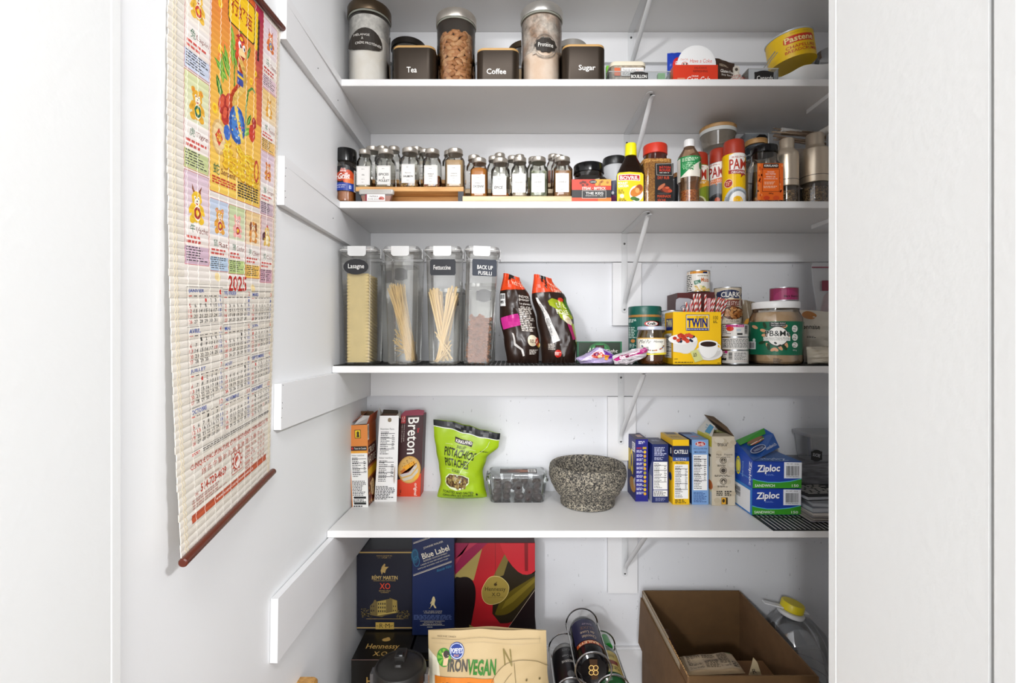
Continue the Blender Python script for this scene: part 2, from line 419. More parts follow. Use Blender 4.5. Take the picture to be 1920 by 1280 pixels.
# flat boards screwed under shelf ends on the right
def underboard(z, yb, yf, x0, th=.012):
    b_ = single('shelf_end_support', 'flat white board screwed under the right end of %s' % ('the glass-jar shelf' if z == Z1 else 'the spice shelf' if z == Z2 else 'the pasta shelf'), 'board', MB().box(x0, x0+.2, yf, yb, z-TH-th, z-TH-.0004), boardm)
    link('screw', lathe([(.0001, z-TH-th-.001), (.003, z-TH-th-.0006), (.004, z-TH-th+.001)], 10, cx=x0+.045, cy=yb-.03), mat('8a8a8a', .4, .8), b_)
underboard(Z1, 1.347, 1.23, XX(1512, 1.347)); underboard(Z2, 1.40, 1.235, XX(1521, 1.40)); underboard(Z3, 1.42, 1.235, XX(1533, 1.42))
# ---------------------------------------------------------------- folding steel brackets
steel = mat('d9dadb', .3, 0, spec=.5); screwm = mat('4b4b4b', .35, .9)
def bracket(xc, zt, zb, label, back=.016, yf=1.245, lean=.028):
    t = thing('shelf_bracket', label, 'bracket', (xc, D2-back, zt), 'white steel shelf brackets')
    w = .0095; L = zt-zb; y = -.0004
    m_ = MB(); pts = [(-w, 0)] + [(w*cos(a), -L+w+w*sin(a)) for a in [pi+pi*k/8 for k in range(9)]] + [(w, 0)]
    m_.slab(pts, lambda u, v, h: (u, y-h, v), .0018)
    link('wall_leg', m_, steel, t)
    # embossed edge round the lower end
    e = MB().tube([(-w*.75, y-.002, -L*.55)]+[(w*.75*cos(a), y-.002, -L+w*1.0+w*.75*sin(a)) for a in [pi+pi*k/8 for k in range(9)]]+[(w*.75, y-.002, -L*.55)], .0007, 5)
    link('rib', e, steel, t)
    ytop = yf-(D2-back)
    m_ = MB(); m_.slab([(-w, y-.002), (w, y-.002), (w, ytop+.008), (w*.5, ytop), (-w*.5, ytop), (-w, ytop+.008)], lambda u, v, h: (u, v, -.0004-h), .0018)
    link('shelf_arm', m_, steel, t)
    # strut: flattened channel from near the foot of the leg to the front of the arm
    a = Vector((0, y-.003, -L+.030)); b = Vector((.006+lean*.1, ytop+.03, -.006)); n = 10; pts = []
    P0 = a+Vector((0, 0, -.018)); rings = []
    path = [P0, a+Vector((0, -.001, -.006)), a+Vector((0, -.006, .004))]+[a.lerp(b, q) for q in (.12, .3, .5, .7, .88)]+[b, b+Vector((0, -.012, 0)), b+Vector((0, -.02, .0005))]
    wd_ = [.006, .006, .0065, .007, .007, .007, .007, .007, .0065, .006, .005]; th_ = [.0012, .0012, .003, .0045, .005, .005, .005, .0045, .003, .0014, .001]
    for i, p in enumerate(path):
        tt = (path[min(i+1, len(path)-1)]-path[max(i-1, 0)]).normalized(); s_ = Vector((1, 0, 0)); s_ = (s_-tt*s_.dot(tt)).normalized(); u_ = tt.cross(s_)
        rings.append([p+s_*wd_[i]*cos(2*pi*k/10)+u_*th_[i]*sin(2*pi*k/10) for k in range(10)])
    link('strut', MB().stack(rings), steel, t)
    for z_ in (-L*.135, -L+w*1.05):
        m_ = MB(); m_.stack([[(r_*cos(k*pi/5), y-.002-h_, z_+r_*sin(k*pi/5)) for k in range(10)] for r_, h_ in ((.0034, 0), (.003, .0014), (.001, .0022))])
        link('screw', m_, screwm, t)
    m_ = MB(); m_.stack([[(.004+r_*cos(k*pi/5), ytop+.012+r_*sin(k*pi/5), -.0022-h_) for k in range(10)] for r_, h_ in ((.0034, 0), (.003, .0014), (.001, .0022))])
    link('screw', m_, screwm, t)
    m_ = MB(); m_.stack([[(r_*cos(k*pi/6), y-.002-h_, -L*.19+r_*sin(k*pi/6)) for k in range(12)] for r_, h_ in ((.0036, 0), (.003, .0005), (.0022, .0005))]); link('keyhole', m_, steel, t)
    return t
bracket(XX(1183, D2-.016), Z0-TH-.0008, ZZ(142, D2-.016), 'white bracket under the topmost shelf, its strut rising above the bouillon bin', yf=1.245)
bracket(XX(1175, D2-.016), Z1-TH-.0008, ZZ(380, D2-.016), 'white steel bracket under the shelf of glass jars, behind the yellow-capped bottle', yf=1.245)
bracket(XX(1170.5, D2-.016), Z2-TH-.0008, ZZ(586, D2-.016), 'white steel bracket under the spice shelf, above the dark green jar', yf=1.245)
bracket(XX(1164, D2-.016), Z3-TH-.0008, ZZ(833, D2-.016), 'white steel bracket under the pasta shelf, above the mortar', yf=1.245)
bracket(XX(1171.5, D2-.016), Z4-TH-.0008, ZZ(1080, D2-.016), 'white steel bracket under the lowest shelf, above the bottle rack', yf=1.235)
# ================================================================ woven wall calendar on the left wall
CW, CH, PT = 300.0, 853.0, 853/90
def calS(u, v):     # u across 0..1 (near edge to far edge), v up 0..1
    y = .604+.018*v+u*.298; zb = -.2774+u*.0291; zt = .575+u*.025; z = H+zb+(zt-zb)*v
    return Vector((wx(y, z)+.0035+.0385*(1-u)*(1-v)**2, y, z))
cal = thing('wall_calendar', 'tall woven 2025 zodiac calendar with brown rods, hung on the left wall', 'calendar', calS(.5, 1)); cl_ = cal.location.copy()
def bul(q):    # relief across one slat, q in 0..1
    return (0, .00055, .0007, .00045, 0)[int(q*4+1e-6)] + ((0, .00055, .0007, .00045, 0, 0)[int(q*4+1e-6)+1]-(0, .00055, .0007, .00045, 0, 0)[int(q*4+1e-6)])*(q*4-int(q*4+1e-6))
def calP(U, V, h):
    u, v = U/CW, 1-V/CH; p = calS(u, v); du = calS(u+.01, v)-p; dv_ = calS(u, v+.01)-p; n = du.cross(dv_); n.normalize()
    if n.x < 0: n = -n
    q = (V/PT) % 1.0; b_ = bul(min(q, .9999)) if 0 <= V <= CH else 0
    return p+n*(h+b_+.0002)-cl_
bam = mat('e4ddd2', .5, bump=.2, bs=300); bam2 = mat('ddd5c8', .5, bump=.2, bs=300)
R = random.Random(17)
for k in range(90):
    mb = MB(); n = 14; e0, e1 = R.uniform(-1.2, .8), R.uniform(-.8, 1.0); rings = []
    for i in range(n+1):
        U = e0+(CW+e1-e0)*i/n; r_ = []
        for q in (.02, .25, .5, .75, .98): r_.append(calP(U, (k+q)*PT, -.0002))
        r_ += [calP(U, (k+.98)*PT, -.0008), calP(U, (k+.02)*PT, -.0008)]; rings.append(r_)
    mb.stack(rings); link('slat', mb, bam if k % 3 else bam2, cal, ang=60)
thm = mat('f0ece4', .6)
for j, U in enumerate((9, 14, 37, 60, 88, 112, 137, 161, 186, 210, 238, 262, 287, 292)):
    pts = [calP(U+(.7 if j in (0, 1, 12, 13) else 0)*(1 if i % 2 else -1), i*PT/2, .0006 if i % 2 else .0002) for i in range(0, 181)]
    link('thread', MB().tube(pts, .00045 if j in (0, 1, 12, 13) else .00022, 4), thm if j not in (0, 1, 12, 13) else mat('cbbfa6', .6), cal)
rodm = mat('5a2414', .25)
for v, nm in ((0, 'bottom_rod'), (1, 'top_rod')):
    a, b = calS(-.025, v), calS(1.018, v); d_ = (b-a).normalized(); off = Vector((.005, 0, 0))
    mb = MB().tube([a-cl_+off, a-cl_+off+d_*.0015, b-cl_+off-d_*.0015, b-cl_+off], [.0045, .0058, .0058, .0045], 16); link(nm, mb, rodm, cal)
A = Art(calP, 6, PT/4, eps=4e-5); A.L = 3
ink = '4a4440'
def cell(x0, y0, x1, y1, bg, nm, han, tint, lines=6):
    A.rect(x0, y0, x1, y1, 'e8dcd4', 2); h = y1-y0; w = x1-x0; n = 6
    for k in range(n): t = k/n; c = [a*(1-t*.5)+b*t*.5 for a, b in zip(hexc(bg), hexc('efe8e2'))]; A.rect(x0, y0+h*.5*t, x1, y0+h*.5*(t+1/n), c, 3)
    A.rect(x0, y0+h*.5, x1, y0+h*.74, 'ece4de', 3); A.rect(x0, y0+h*.80, x1, y1, tint, 3)
    A.line([(x0, y0), (x1, y0), (x1, y1), (x0, y1), (x0, y0)], .7, 'b83a30', 4)
    A.text(han, x0+w*.22, y0+h*.56, x0+w*.42, y0+h*.655, '2a6a4a', 5); A.text(nm, x0+w*.46, y0+h*.585, x0+w*.96, y0+h*.655, '7a2a24', 5, shear=.1)
    A.mic(x0+w*.08, y0+h*.68, x1-w*.08, y0+h*.78, 2, 'c8524a', 5, words=5); A.mic(x0+w*.06, y0+h*.80, x1-w*.06, y1-h*.03, lines, '3c3a3a', 5, fill=.4, words=5)
def beast(cx, cy, s, c1, c2, c3, ear, sash=None):
    """a small seated zodiac animal: body, head, ears, muzzle, limbs"""
    L = 6; A.ell(cx, cy+15*s, 10*s, 12*s, c1, L); A.ell(cx+1*s, cy+16*s, 6*s, 9*s, c2, L+1); A.ell(cx-8*s, cy+24*s, 5*s, 4.5*s, c1, L); A.ell(cx+8*s, cy+24*s, 5*s, 4.5*s, c1, L); A.ell(cx-10*s, cy+12*s, 3*s, 7*s, c1, L, rot=.5); A.ell(cx+10*s, cy+12*s, 3*s, 7*s, c1, L, rot=-.5)
    if ear == 'long': A.ell(cx-5*s, cy-15*s, 2.6*s, 9*s, c1, L, rot=-.2); A.ell(cx+5*s, cy-15*s, 2.6*s, 9*s, c1, L, rot=.2)
    elif ear == 'horn': A.poly([(cx-7*s, cy-6*s), (cx-9*s, cy-16*s), (cx-3*s, cy-8*s)], c3, L); A.poly([(cx+7*s, cy-6*s), (cx+9*s, cy-16*s), (cx+3*s, cy-8*s)], c3, L)
    elif ear == 'flop': A.ell(cx-9*s, cy, 3.5*s, 8*s, c3, L+2, rot=.15); A.ell(cx+9*s, cy, 3.5*s, 8*s, c3, L+2, rot=-.15)
    elif ear == 'comb': A.poly([(cx-4*s, cy-7*s), (cx-3*s, cy-15*s), (cx, cy-10*s), (cx+3*s, cy-15*s), (cx+4*s, cy-7*s)], 'c83028', L); A.ell(cx-12*s, cy+10*s, 6*s, 9*s, c3, L, rot=.4)
    else: A.ell(cx-7*s, cy-7*s, 4*s, 4*s, c1, L); A.ell(cx+7*s, cy-7*s, 4*s, 4*s, c1, L); A.ell(cx-7*s, cy-7*s, 2.3*s, 2.3*s, c3, L+1); A.ell(cx+7*s, cy-7*s, 2.3*s, 2.3*s, c3, L+1)
    A.ell(cx, cy, 9*s, 8.5*s, c1, L+1); A.ell(cx+.5*s, cy+3.5*s, 5*s, 4*s, c2, L+2); A.ell(cx-3*s, cy-1*s, 1.5*s, 2*s, 'ffffff', L+3); A.ell(cx+3.5*s, cy-1*s, 1.5*s, 2*s, 'ffffff', L+3); A.ell(cx-2.7*s, cy-.6*s, .8*s, 1.2*s, '201810', L+4); A.ell(cx+3.3*s, cy-.6*s, .8*s, 1.2*s, '201810', L+4); A.ell(cx+.5*s, cy+2.5*s, 1.2*s, .9*s, '3a1c14', L+4); A.poly([(cx-2*s, cy+5*s), (cx+3*s, cy+5*s), (cx+.5*s, cy+7.4*s)], 'b8302c', L+4)
    if sash: A.ell(cx+1*s, cy+16*s, 6*s, 7*s, sash, L+3); A.ell(cx+1*s, cy+16*s, 3*s, 3.6*s, 'f0c828', L+4)
A.rect(29, 6, 291, 497, 'e6ded6', 1)
cell(31, -2+8, 86, 68, 'd8d0b8', 'Dragon', '龙', 'd8dce8', 3)
cell(31, 70, 86, 205, 'e8dccc', 'Lapin', '兔', 'c8cfe0'); cell(31, 208, 86, 343, 'd4d8a8', 'Tigre', '虎', 'c4cc94'); cell(31, 346, 86, 475, 'd8c0cc', 'Vache', '牛', 'd0b4c4')
cell(238, 14, 290, 140, 'e0ccd4', 'Cheval', '马', 'e0c4cc'); cell(238, 142, 290, 254, 'e8c480', 'Mouton', '羊', 'e8bc70'); cell(238, 256, 290, 370, 'd8c0cc', 'Singe', '猴', 'c8b0bc')
cell(88, 373, 138, 481, 'c0cce0', 'Rat', '鼠', 'b4c8dc'); cell(139, 373, 189, 483, 'c4d0a0', 'Cochon', '猪', 'bcd088'); cell(190, 373, 241, 488, 'e8c890', 'Chien', '狗', 'e8bc60'); cell(242, 373, 290, 494, 'd8c0c0', 'Coq', '鸡', 'd0a4b4')
beast(58, 96, 1.15, 'e8b840', 'f2e4c8', 'd87030', 'long', 'c8442c'); beast(59, 238, 1.2, 'e0a830', 'f4ead0', 'd88030', '', '2a6a48'); beast(58, 382, 1.25, 'ecc030', 'f6efdc', '8a5030', 'horn', 'a83428')
beast(114, 396, 1.0, 'e0a040', 'f0dcc0', 'd8a0a0', '', 'b0303c'); beast(164, 397, .95, 'f0b0a8', 'f8d4cc', 'e88a88', '', 'b02c34'); beast(215, 398, 1.0, 'd89040', 'f0d8b0', '8a4a24', 'flop'); beast(265, 400, .95, 'e8c060', 'f6e8c0', '5a2a3a', 'comb')
beast(263, 40, .95, 'e07a3c', 'f4dcc0', 'b04a28', 'horn', '3a6ab0'); beast(263, 165, .85, 'e8a838', 'f4e4c0', 'b07830', 'horn'); beast(264, 282, .85, 'd8883c', 'f6dcc4', 'b04a3a', '', 'c83a2c')
# centre picture: orange to gold, spring snake with treasure
N = 26
for k in range(N):
    t = k/(N-1); a, b, c_ = hexc('d9622c'), hexc('eab04a'), hexc('efc85c'); q = [x*(1-2*t)+y*2*t for x, y in zip(a, b)] if t < .5 else [x*(2-2*t)+y*(2*t-1) for x, y in zip(b, c_)]
    A.rect(88, 8+354*k/N, 236, 8+354*(k+1)/N, q, 2)
for k in range(8): t = k/8; A.poly([(236, 8+26*k), (236, 8+26*(k+1)), (222-14*(1-t)*1.0, 8+26*(k+1)), (222-14*(1-t), 8+26*k)], [x*(1-t)+y*t for x, y in zip(hexc('a82848'), hexc('d87040'))], 3)
R = random.Random(23)
for k in range(22): x, y = R.uniform(92, 200), R.uniform(60, 330); A.poly([(x, y), (x+R.uniform(20, 40), y-R.uniform(30, 55)), (x+R.uniform(20, 40)+2, y-R.uniform(28, 50))], 'e88a3c' if y < 200 else 'f0c05a', 3)
A.poly([(134, 18), (205, 18), (209, 24), (209, 78), (205, 84), (134, 84), (130, 78), (130, 24)], '3a2c14', 4); A.poly([(136, 20), (203, 20), (207, 26), (207, 76), (203, 82), (136, 82), (132, 76), (132, 26)], 'f2c41c', 5); A.text('行好运', 138, 38, 200, 66, 'a8341c', 6, bold=.02); A.rect(209, 20, 218, 88, 'f0c818', 5); A.rect(218, 30, 224, 104, '3a2018', 5)
for x, y, s in ((104, 60, 1), (110, 70, .8), (112, 140, .8), (100, 236, .9), (200, 150, .7), (214, 130, .6)): A.ell(x, y, 7*s, 9*s, 'f4d030', 5); A.ell(x, y, 4*s, 5*s, 'e8a820', 6)
def leaf(x, y, l_, w, r_, c, L): A.poly([(x+(p*cos(r_)-q*sin(r_)), y+(p*sin(r_)+q*cos(r_))) for p, q in ((0, 0), (l_*.3, w*.5), (l_*.7, w*.45), (l_, 0), (l_*.7, -w*.4), (l_*.3, -w*.45))], c, L)
for x, y, l_, w, r_ in ((138, 175, 52, 10, -1.9), (140, 175, 44, 10, -2.2), (132, 180, 40, 12, -2.6), (146, 150, 44, 9, -1.7), (150, 120, 36, 9, -1.9), (160, 112, 34, 8, -1.3), (120, 190, 40, 12, -1.7), (118, 215, 36, 13, -2.0), (176, 250, 34, 12, -.6), (112, 250, 36, 14, 1.2), (190, 230, 26, 9, -1.1), (185, 120, 30, 7, -1.2), (158, 150, 40, 8, -2.0)): leaf(x, y, l_, w, r_, R.choice(['3c8a2c', '5aa034', '2c7028', '78b040']), 6); leaf(x, y, l_*.9, w*.25, r_, 'a8cc5a', 7)
A.line([(152, 200), (150, 160), (152, 120)], 3, '4a8a30', 6); A.line([(186, 240), (186, 200), (192, 170), (204, 160), (214, 164)], 4, '4a8a3c', 6)
for x, y in ((120, 222), (136, 214), (128, 236), (142, 232)): A.ell(x, y, 11, 17, 'b8342a', 7, rot=.3); A.ell(x-2, y-3, 5, 10, 'd85a3c', 8, rot=.3)
# the snake: coiled body, round head with open eyes
for q in range(26): t = q/25; A.ell(162+16*sin(t*5), 128+86*t, 11-3*t, 9, ['d8482c', 'e0602c'][q % 2], 8); A.ell(166+16*sin(t*5), 129+86*t, 6-1.5*t, 7, 'f4cc6c', 9)
A.ell(166, 112, 15, 17, 'dd4c2c', 10); A.ell(171, 118, 10, 10, 'f6d89c', 11); A.ell(164, 106, 4.5, 6, 'ffffff', 12); A.ell(176, 106, 4, 5.5, 'ffffff', 12); A.ell(166, 107, 2.2, 3.4, '1c1410', 13); A.ell(177, 107, 2, 3.2, '1c1410', 13); A.poly([(166, 122), (180, 121), (173, 129)], 'a8281c', 12); A.poly([(152, 96), (168, 84), (180, 96), (166, 100)], 'b0282c', 12); A.ell(168, 94, 5, 3, 'f0c828', 13)
A.rect(158, 150, 176, 172, '3a4a9a', 10); A.rect(158, 156, 176, 160, 'f0c828', 11)
A.ell(160, 240, 23, 31, '2a58a8', 11); A.ell(160, 240, 16, 24, '4a80c8', 12); A.poly([(150, 212), (158, 210), (180, 262), (172, 266)], 'f0d060', 13)
for k in range(26): q, p = R.uniform(0, 6.28), R.uniform(.2, 1); A.ell(160+20*p*cos(q), 240+27*p*sin(q), 1.6, 1.8, R.choice(['c8e0f0', 'e8482c', 'f0d040', '1c3a7a']), 14, 6)
A.ell(206, 238, 10, 15, 'c83a28', 9); A.ell(212, 218, 7, 10, 'a82c24', 9); A.ell(132, 262, 9, 12, '3c6ac0', 11)
A.ell(111, 276, 19, 27, 'd8b070', 10); A.ell(111, 276, 15, 22, 'e8cc98', 11); A.poly([(111, 262), (121, 276), (111, 291), (101, 276)], 'c8402c', 12); A.text('福', 105, 270, 117, 283, 'f0d040', 13)
for k in range(60):
    x = R.uniform(128, 228); y = 272+(x-128)*.12+R.uniform(0, 46); A.ell(x, y, 9, 7, 'c88a1c', 10, 10, rot=R.uniform(-.4, .4)); A.ell(x, y-.8, 7.6, 5.6, R.choice(['f4d034', 'f8dc50', 'ecc028']), 10.3, 10); A.ell(x, y-1.2, 4, 2.8, 'e4b020', 10.6, 8)
A.ell(222, 300, 8, 20, 'b8382c', 12); A.ell(222, 300, 5, 14, 'f0c040', 13)
A.text('蛇', 97, 318, 113, 334, '2a6a4a', 14); A.text('Serpent', 117, 322, 156, 334, '7a2a24', 14); A.mic(94, 337, 158, 349, 3, 'c8402c', 14, words=6, just=True); A.mic(164, 330, 230, 356, 6, '3a342c', 14, words=7, just=True); A.line([(88, 8), (236, 8), (236, 362), (88, 362), (88, 8)], .8, 'b83a30', 14)
# year and twelve months
A.text('2025', 137, 486, 194, 511, 'b8231c', 5, bold=.02); A.ell(108, 490, 8, 6, 'f0d8a0', 4, rot=.5); A.ell(216, 505, 8, 6, 'f0d8a0', 4, rot=.5)
MN = ['JANVIER', 'FEVRIER', 'MARS', 'AVRIL', 'MAI', 'JUIN', 'JUILLET', 'AOÛT', 'SEPTEMBRE', 'OCTOBRE', 'NOVEMBRE', 'DECEMBRE']; FD = [3, 6, 6, 2, 4, 0, 2, 5, 1, 3, 6, 1]; ND = [31, 28, 31, 30, 31, 30, 31, 31, 30, 31, 30, 31]; hol = {(1, 1), (4, 18), (5, 19), (6, 24), (7, 1), (9, 1), (10, 13), (12, 25)}
CXs = [(34, 120), (124, 208), (212, 290)]; RY = [506, 561, 616, 671]
for m_ in range(12):
    x0, x1 = CXs[m_ % 3]; y0 = RY[m_ // 3]+(m_ % 3)*2; w = x1-x0; A.line([(x0-1, y0), (x1+1, y0)], .6, '5a5450', 4); A.line([(x0-1, y0), (x0-1, y0+53)], .35, '8a8480', 4); A.line([(x1+1, y0), (x1+1, y0+53)], .35, '8a8480', 4)
    A.text(MN[m_], x0+3, y0+3, x0+3+5.2*len(MN[m_]), y0+9, '3450a0', 5, bold=.01); A.text(str(m_+1), x1-7*(1 if m_ < 9 else 1.6), y0+3, x1-3, y0+10, 'c8342c', 5); cwid = w/7
    for d_i in range(7): A.mic(x0+cwid*(d_i+.2), y0+11.6, x0+cwid*(d_i+.85), y0+13.6, 1, ['c8342c', '4a4440', '4a4440', '4a4440', '4a4440', '4a4440', '3450a0'][d_i], 5, words=1, just=True)
    for d in range(1, ND[m_]+1):
        q = FD[m_]+d-1; col_, row = q % 7, q // 7; dbl = 0
        if row == 5: row = 4
        cc = 'c8342c' if (col_ == 0 or (m_+1, d) in hol) else '3450a0' if col_ == 6 else '2c2a2a'
        ww = cwid*(.62 if d > 9 else .3); xx = x0+cwid*(col_+.5)
        A.text(str(d), xx-ww/2, y0+16.0+row*7.4, xx+ww/2, y0+21.0+row*7.4, cc, 5)
A.line([(34, 729), (290, 734)], .5, '4a4440', 4); A.mic(34, 731, 56, 735, 2, 'c8342c', 5, words=3); A.mic(60, 731, 286, 736.5, 2, '6a6460', 5, words=26, just=True)
br = 'b8402a'
A.text("CLINIQUE D'ACUPUNCTURE ET PHYSIOTHÉRAPIE CHINOISES DU TA", 30, 743, 283, 753.5, br, 5, bold=.01); A.text('謝 氏 中 醫 針 灸 推 拿 物 理 治 療 中 心', 56, 758, 262, 767, 'b85a44', 5)
A.text('Sur Rendez-vous', 62, 772, 104, 775.5, 'c88a7a', 5, shear=.2); A.text('514-728-4629', 52, 777.5, 124, 789, br, 5, bold=.02); A.text('Tel:', 36, 784, 46, 789, br, 5); A.mic(30, 791, 126, 805, 4, 'b88a80', 5, words=12)
A.line([(143, 766), (178, 766), (178, 800), (143, 800), (143, 766)], 1, br, 5); A.ell(160.5, 783, 13, 13.5, br, 5); A.ell(160.5, 783, 11, 11.5, 'ece2da', 6); A.ell(160.5, 783, 8, 8.5, br, 7, a0=pi/2, a1=3*pi/2); A.ell(160.5, 778.8, 4.2, 4.2, br, 8); A.ell(160.5, 787.2, 4.2, 4.2, 'ece2da', 8)
for k in range(12): q = k*pi/6; A.ell(160.5+14.5*cos(q), 783+14.5*sin(q), 2.2, 1.6, br, 5, rot=q)
for s_, y in (('TRAC DU TA', 762), ('LONG TA', 770), ('KATCHI TA', 778), ('BARM TA', 788), ('AKTI TA', 796)): A.text(s_, 190, y+8, 190+len(s_)*4.2, y+13, br, 5); A.text('針 灸 師', 238, y+7, 268, y+13, 'c07a68', 5)
A.rect(27, 810, 277, 821, 'b8502c', 5); A.text('www.acupuncturechinoisesduta.ca', 92, 813, 220, 818.5, 'f4e8e0', 6)
A.put(cal, 'printed_face', printmat(.5), label='colourful printed face with zodiac animals and twelve months')
# ================================================================ shelf one: jars and canisters
G_CLEAR = glass('fcfcfb', .10, .02); G_PL = glass('f0f2f2', .1, .08, .05); G_MILK = glass('eef0f0', .1, .12, .16)
silver = mat('d8d5cf', .3, .85); silverb = mat('cdc6bc', .34, .85, bump=.1, bs=60); bronze = mat('5a4c3c', .35, .85)
black = mat('141414', .35); blackg = mat('0f0f10', .15); whitep = mat('efefee', .35)
def hz(root, py, d): return ZZ(py, d)-root.location.z
def chalk(A, pts, c='1f1f20', L=None): return A.poly(pts, c, L)
def jar(name, label, cat, l, r, df, z, group=None):
    X, c, R = place(l, r, df); t = thing(name, label, cat, (X, c, z), group); return t, X, c, R
def bigjar(label, l, r, top, lidb, metal, cont, cy_, label_fn, contmat, z=Z1, df=1.237):
    t, X, c, R = jar('glass_storage_jar', label, 'jar', l, r, df, z+.0005)
    ht, hb = hz(t, top, df), hz(t, lidb, df); Rg = R*.955
    g = lathe([(Rg*.9, .0005), (Rg, .006), (Rg, hb-.012), (Rg*.97, hb-.004), (Rg*.93, hb+.004)], 40, cap1=False)
    link('glass_body', g, G_CLEAR, t)
    link('lid', lathe([(R*.9, hb), (R*.985, hb), (R, hb+.002), (R, ht-.004), (R*.97, ht-.0008), (R*.93, ht), (.0005, ht)], 48), metal, t)
    link('seal', lathe([(Rg*.985, hb-.005), (Rg*1.01, hb-.005), (Rg*1.01, hb-.0005), (Rg*.985, hb-.0005)], 40, cap0=False, cap1=False), mat('8a8b80', .4), t)
    if contmat:
        link(cont, lathe([(Rg*.86, .006), (Rg*.94, .010), (Rg*.94, hz(t, cy_, df)), (Rg*.6, hz(t, cy_, df)+.004), (.001, hz(t, cy_, df)+.006)], 40), contmat, t)
    if label_fn:
        A = Art(cyl(t, X, c, Rg+.0004, df), 6, None); label_fn(A); A.put(t, 'label', printmat(.5))
    return t, X, c, Rg
def powder(c1, c2, dust):
    m, n, l, b = newmat('powder'); tc = n.new('ShaderNodeTexCoord'); t = n.new('ShaderNodeTexNoise'); t.inputs['Scale'].default_value = 22; t.inputs['Detail'].default_value = 8
    r = n.new('ShaderNodeValToRGB'); r.color_ramp.elements[0].color = (*hexc(c1), 1); r.color_ramp.elements[1].color = (*hexc(c2), 1); r.color_ramp.elements[0].position = .42; r.color_ramp.elements[1].position = .6
    l.new(tc.outputs['Object'], t.inputs[0]); l.new(t.outputs[0], r.inputs[0]); l.new(r.outputs[0], b.inputs['Base Color']); b.inputs['Roughness'].default_value = .9
    if dust:   # powder clinging to glass: patchy coat
        tr = n.new('ShaderNodeBsdfTransparent'); mx = n.new('ShaderNodeMixShader'); q = n.new('ShaderNodeValToRGB'); q.color_ramp.elements[0].position = .35; q.color_ramp.elements[1].position = .62
        q.color_ramp.elements[0].color = (dust, dust, dust, 1)
        t2 = n.new('ShaderNodeTexNoise'); t2.inputs['Scale'].default_value = 30; t2.inputs['Detail'].default_value = 9; t2.inputs['Roughness'].default_value = .7
        l.new(tc.outputs['Object'], t2.inputs[0]); l.new(t2.outputs[0], q.inputs[0]); l.new(q.outputs[0], mx.inputs[0]); l.new(tr.outputs[0], mx.inputs[1]); l.new(b.outputs[0], mx.inputs[2]); l.new(mx.outputs[0], n['Material Output'].inputs['Surface'])
    return m
def lab1(A):
    P = [(686+32*cos(a)-1, 78-28*sin(a)) for a in [pi*k/14 for k in range(15)]]+[(656, 84), (663, 89), (675, 91), (700, 91), (711, 88), (717, 82)]
    A.poly(P, '2c251e'); A.text('MÉLANGE', 663, 60, 693, 65, 'e8e4dc', rot=.03); A.text('À', 677, 66.5, 681, 72, 'e8e4dc'); A.text('CRÊPE PROTÉINÉE', 666, 76, 715, 81.5, 'e8e4dc', rot=.05)
t, X, c, Rg = bigjar('tall glass jar of off-white crepe mix with a dark lid and rounded dark label', 651, 734, -6, 14, bronze, 'crepe_mix', 60, lab1, powder('efe8dc', 'f6f1e8', 0))
link('powder_film', lathe([(Rg*.945, hz(t, 60, 1.237)), (Rg*.945, hz(t, 22, 1.237))], 40, cap0=False, cap1=False), powder('e4e0d8', 'efebe4', .5), t)
t, X, c, R_al = bigjar('tall glass jar filled with whole almonds under a brushed steel lid', 817.5, 893.5, 11, 28, silverb, '', 0, None, None)
al_loc, al_top = t.location.copy(), hz(t, 52, 1.237)
link('almond_core', lathe([(R_al*.70, .004), (R_al*.70, al_top-.01), (.001, al_top-.004)], 20), grain(['6b3f22', '8a5a34', '4a2a16', 'a77748'], 120), t)
def lab3(A):
    A.ring(1022, 85, 21.5, 23, 1.0, '6c665e'); A.ring(1022, 85, 17.5, 19, .7, '8a847a')
    A.poly([(998, 91), (1004, 88), (1005, 98), (999, 99)], 'b9aea0'); A.line([(998, 91), (1048, 90)], .7, '6c665e')
    P = [(1023+(20+1.2*cos(10*a))*cos(a), 82+(14+1.0*cos(10*a))*sin(a)) for a in [2*pi*k/60 for k in range(60)]]
    A.poly(P, '2e2822'); A.text('Protéine', 1009, 78, 1037, 86, 'f2efe8')
    A.text('FRESH', 1011, 67, 1033, 70, '8a847a'); A.text('KEPT WELL', 1008, 101, 1036, 104, '8a847a', arc=-2)
t, X, c, Rg = bigjar('tall glass jar of pinkish beige powder with a steel lid and scalloped label', 975.5, 1055.5, -1, 17, silver, 'protein_powder', 92, lab3, powder('e0c4ab', 'ecd6c2', 0))
link('powder_film', lathe([(Rg*.945, hz(t, 92, 1.237)), (Rg*.945, hz(t, 22, 1.237))], 40, cap0=False, cap1=False), powder('c9a68c', 'e8dccf', .25), t)
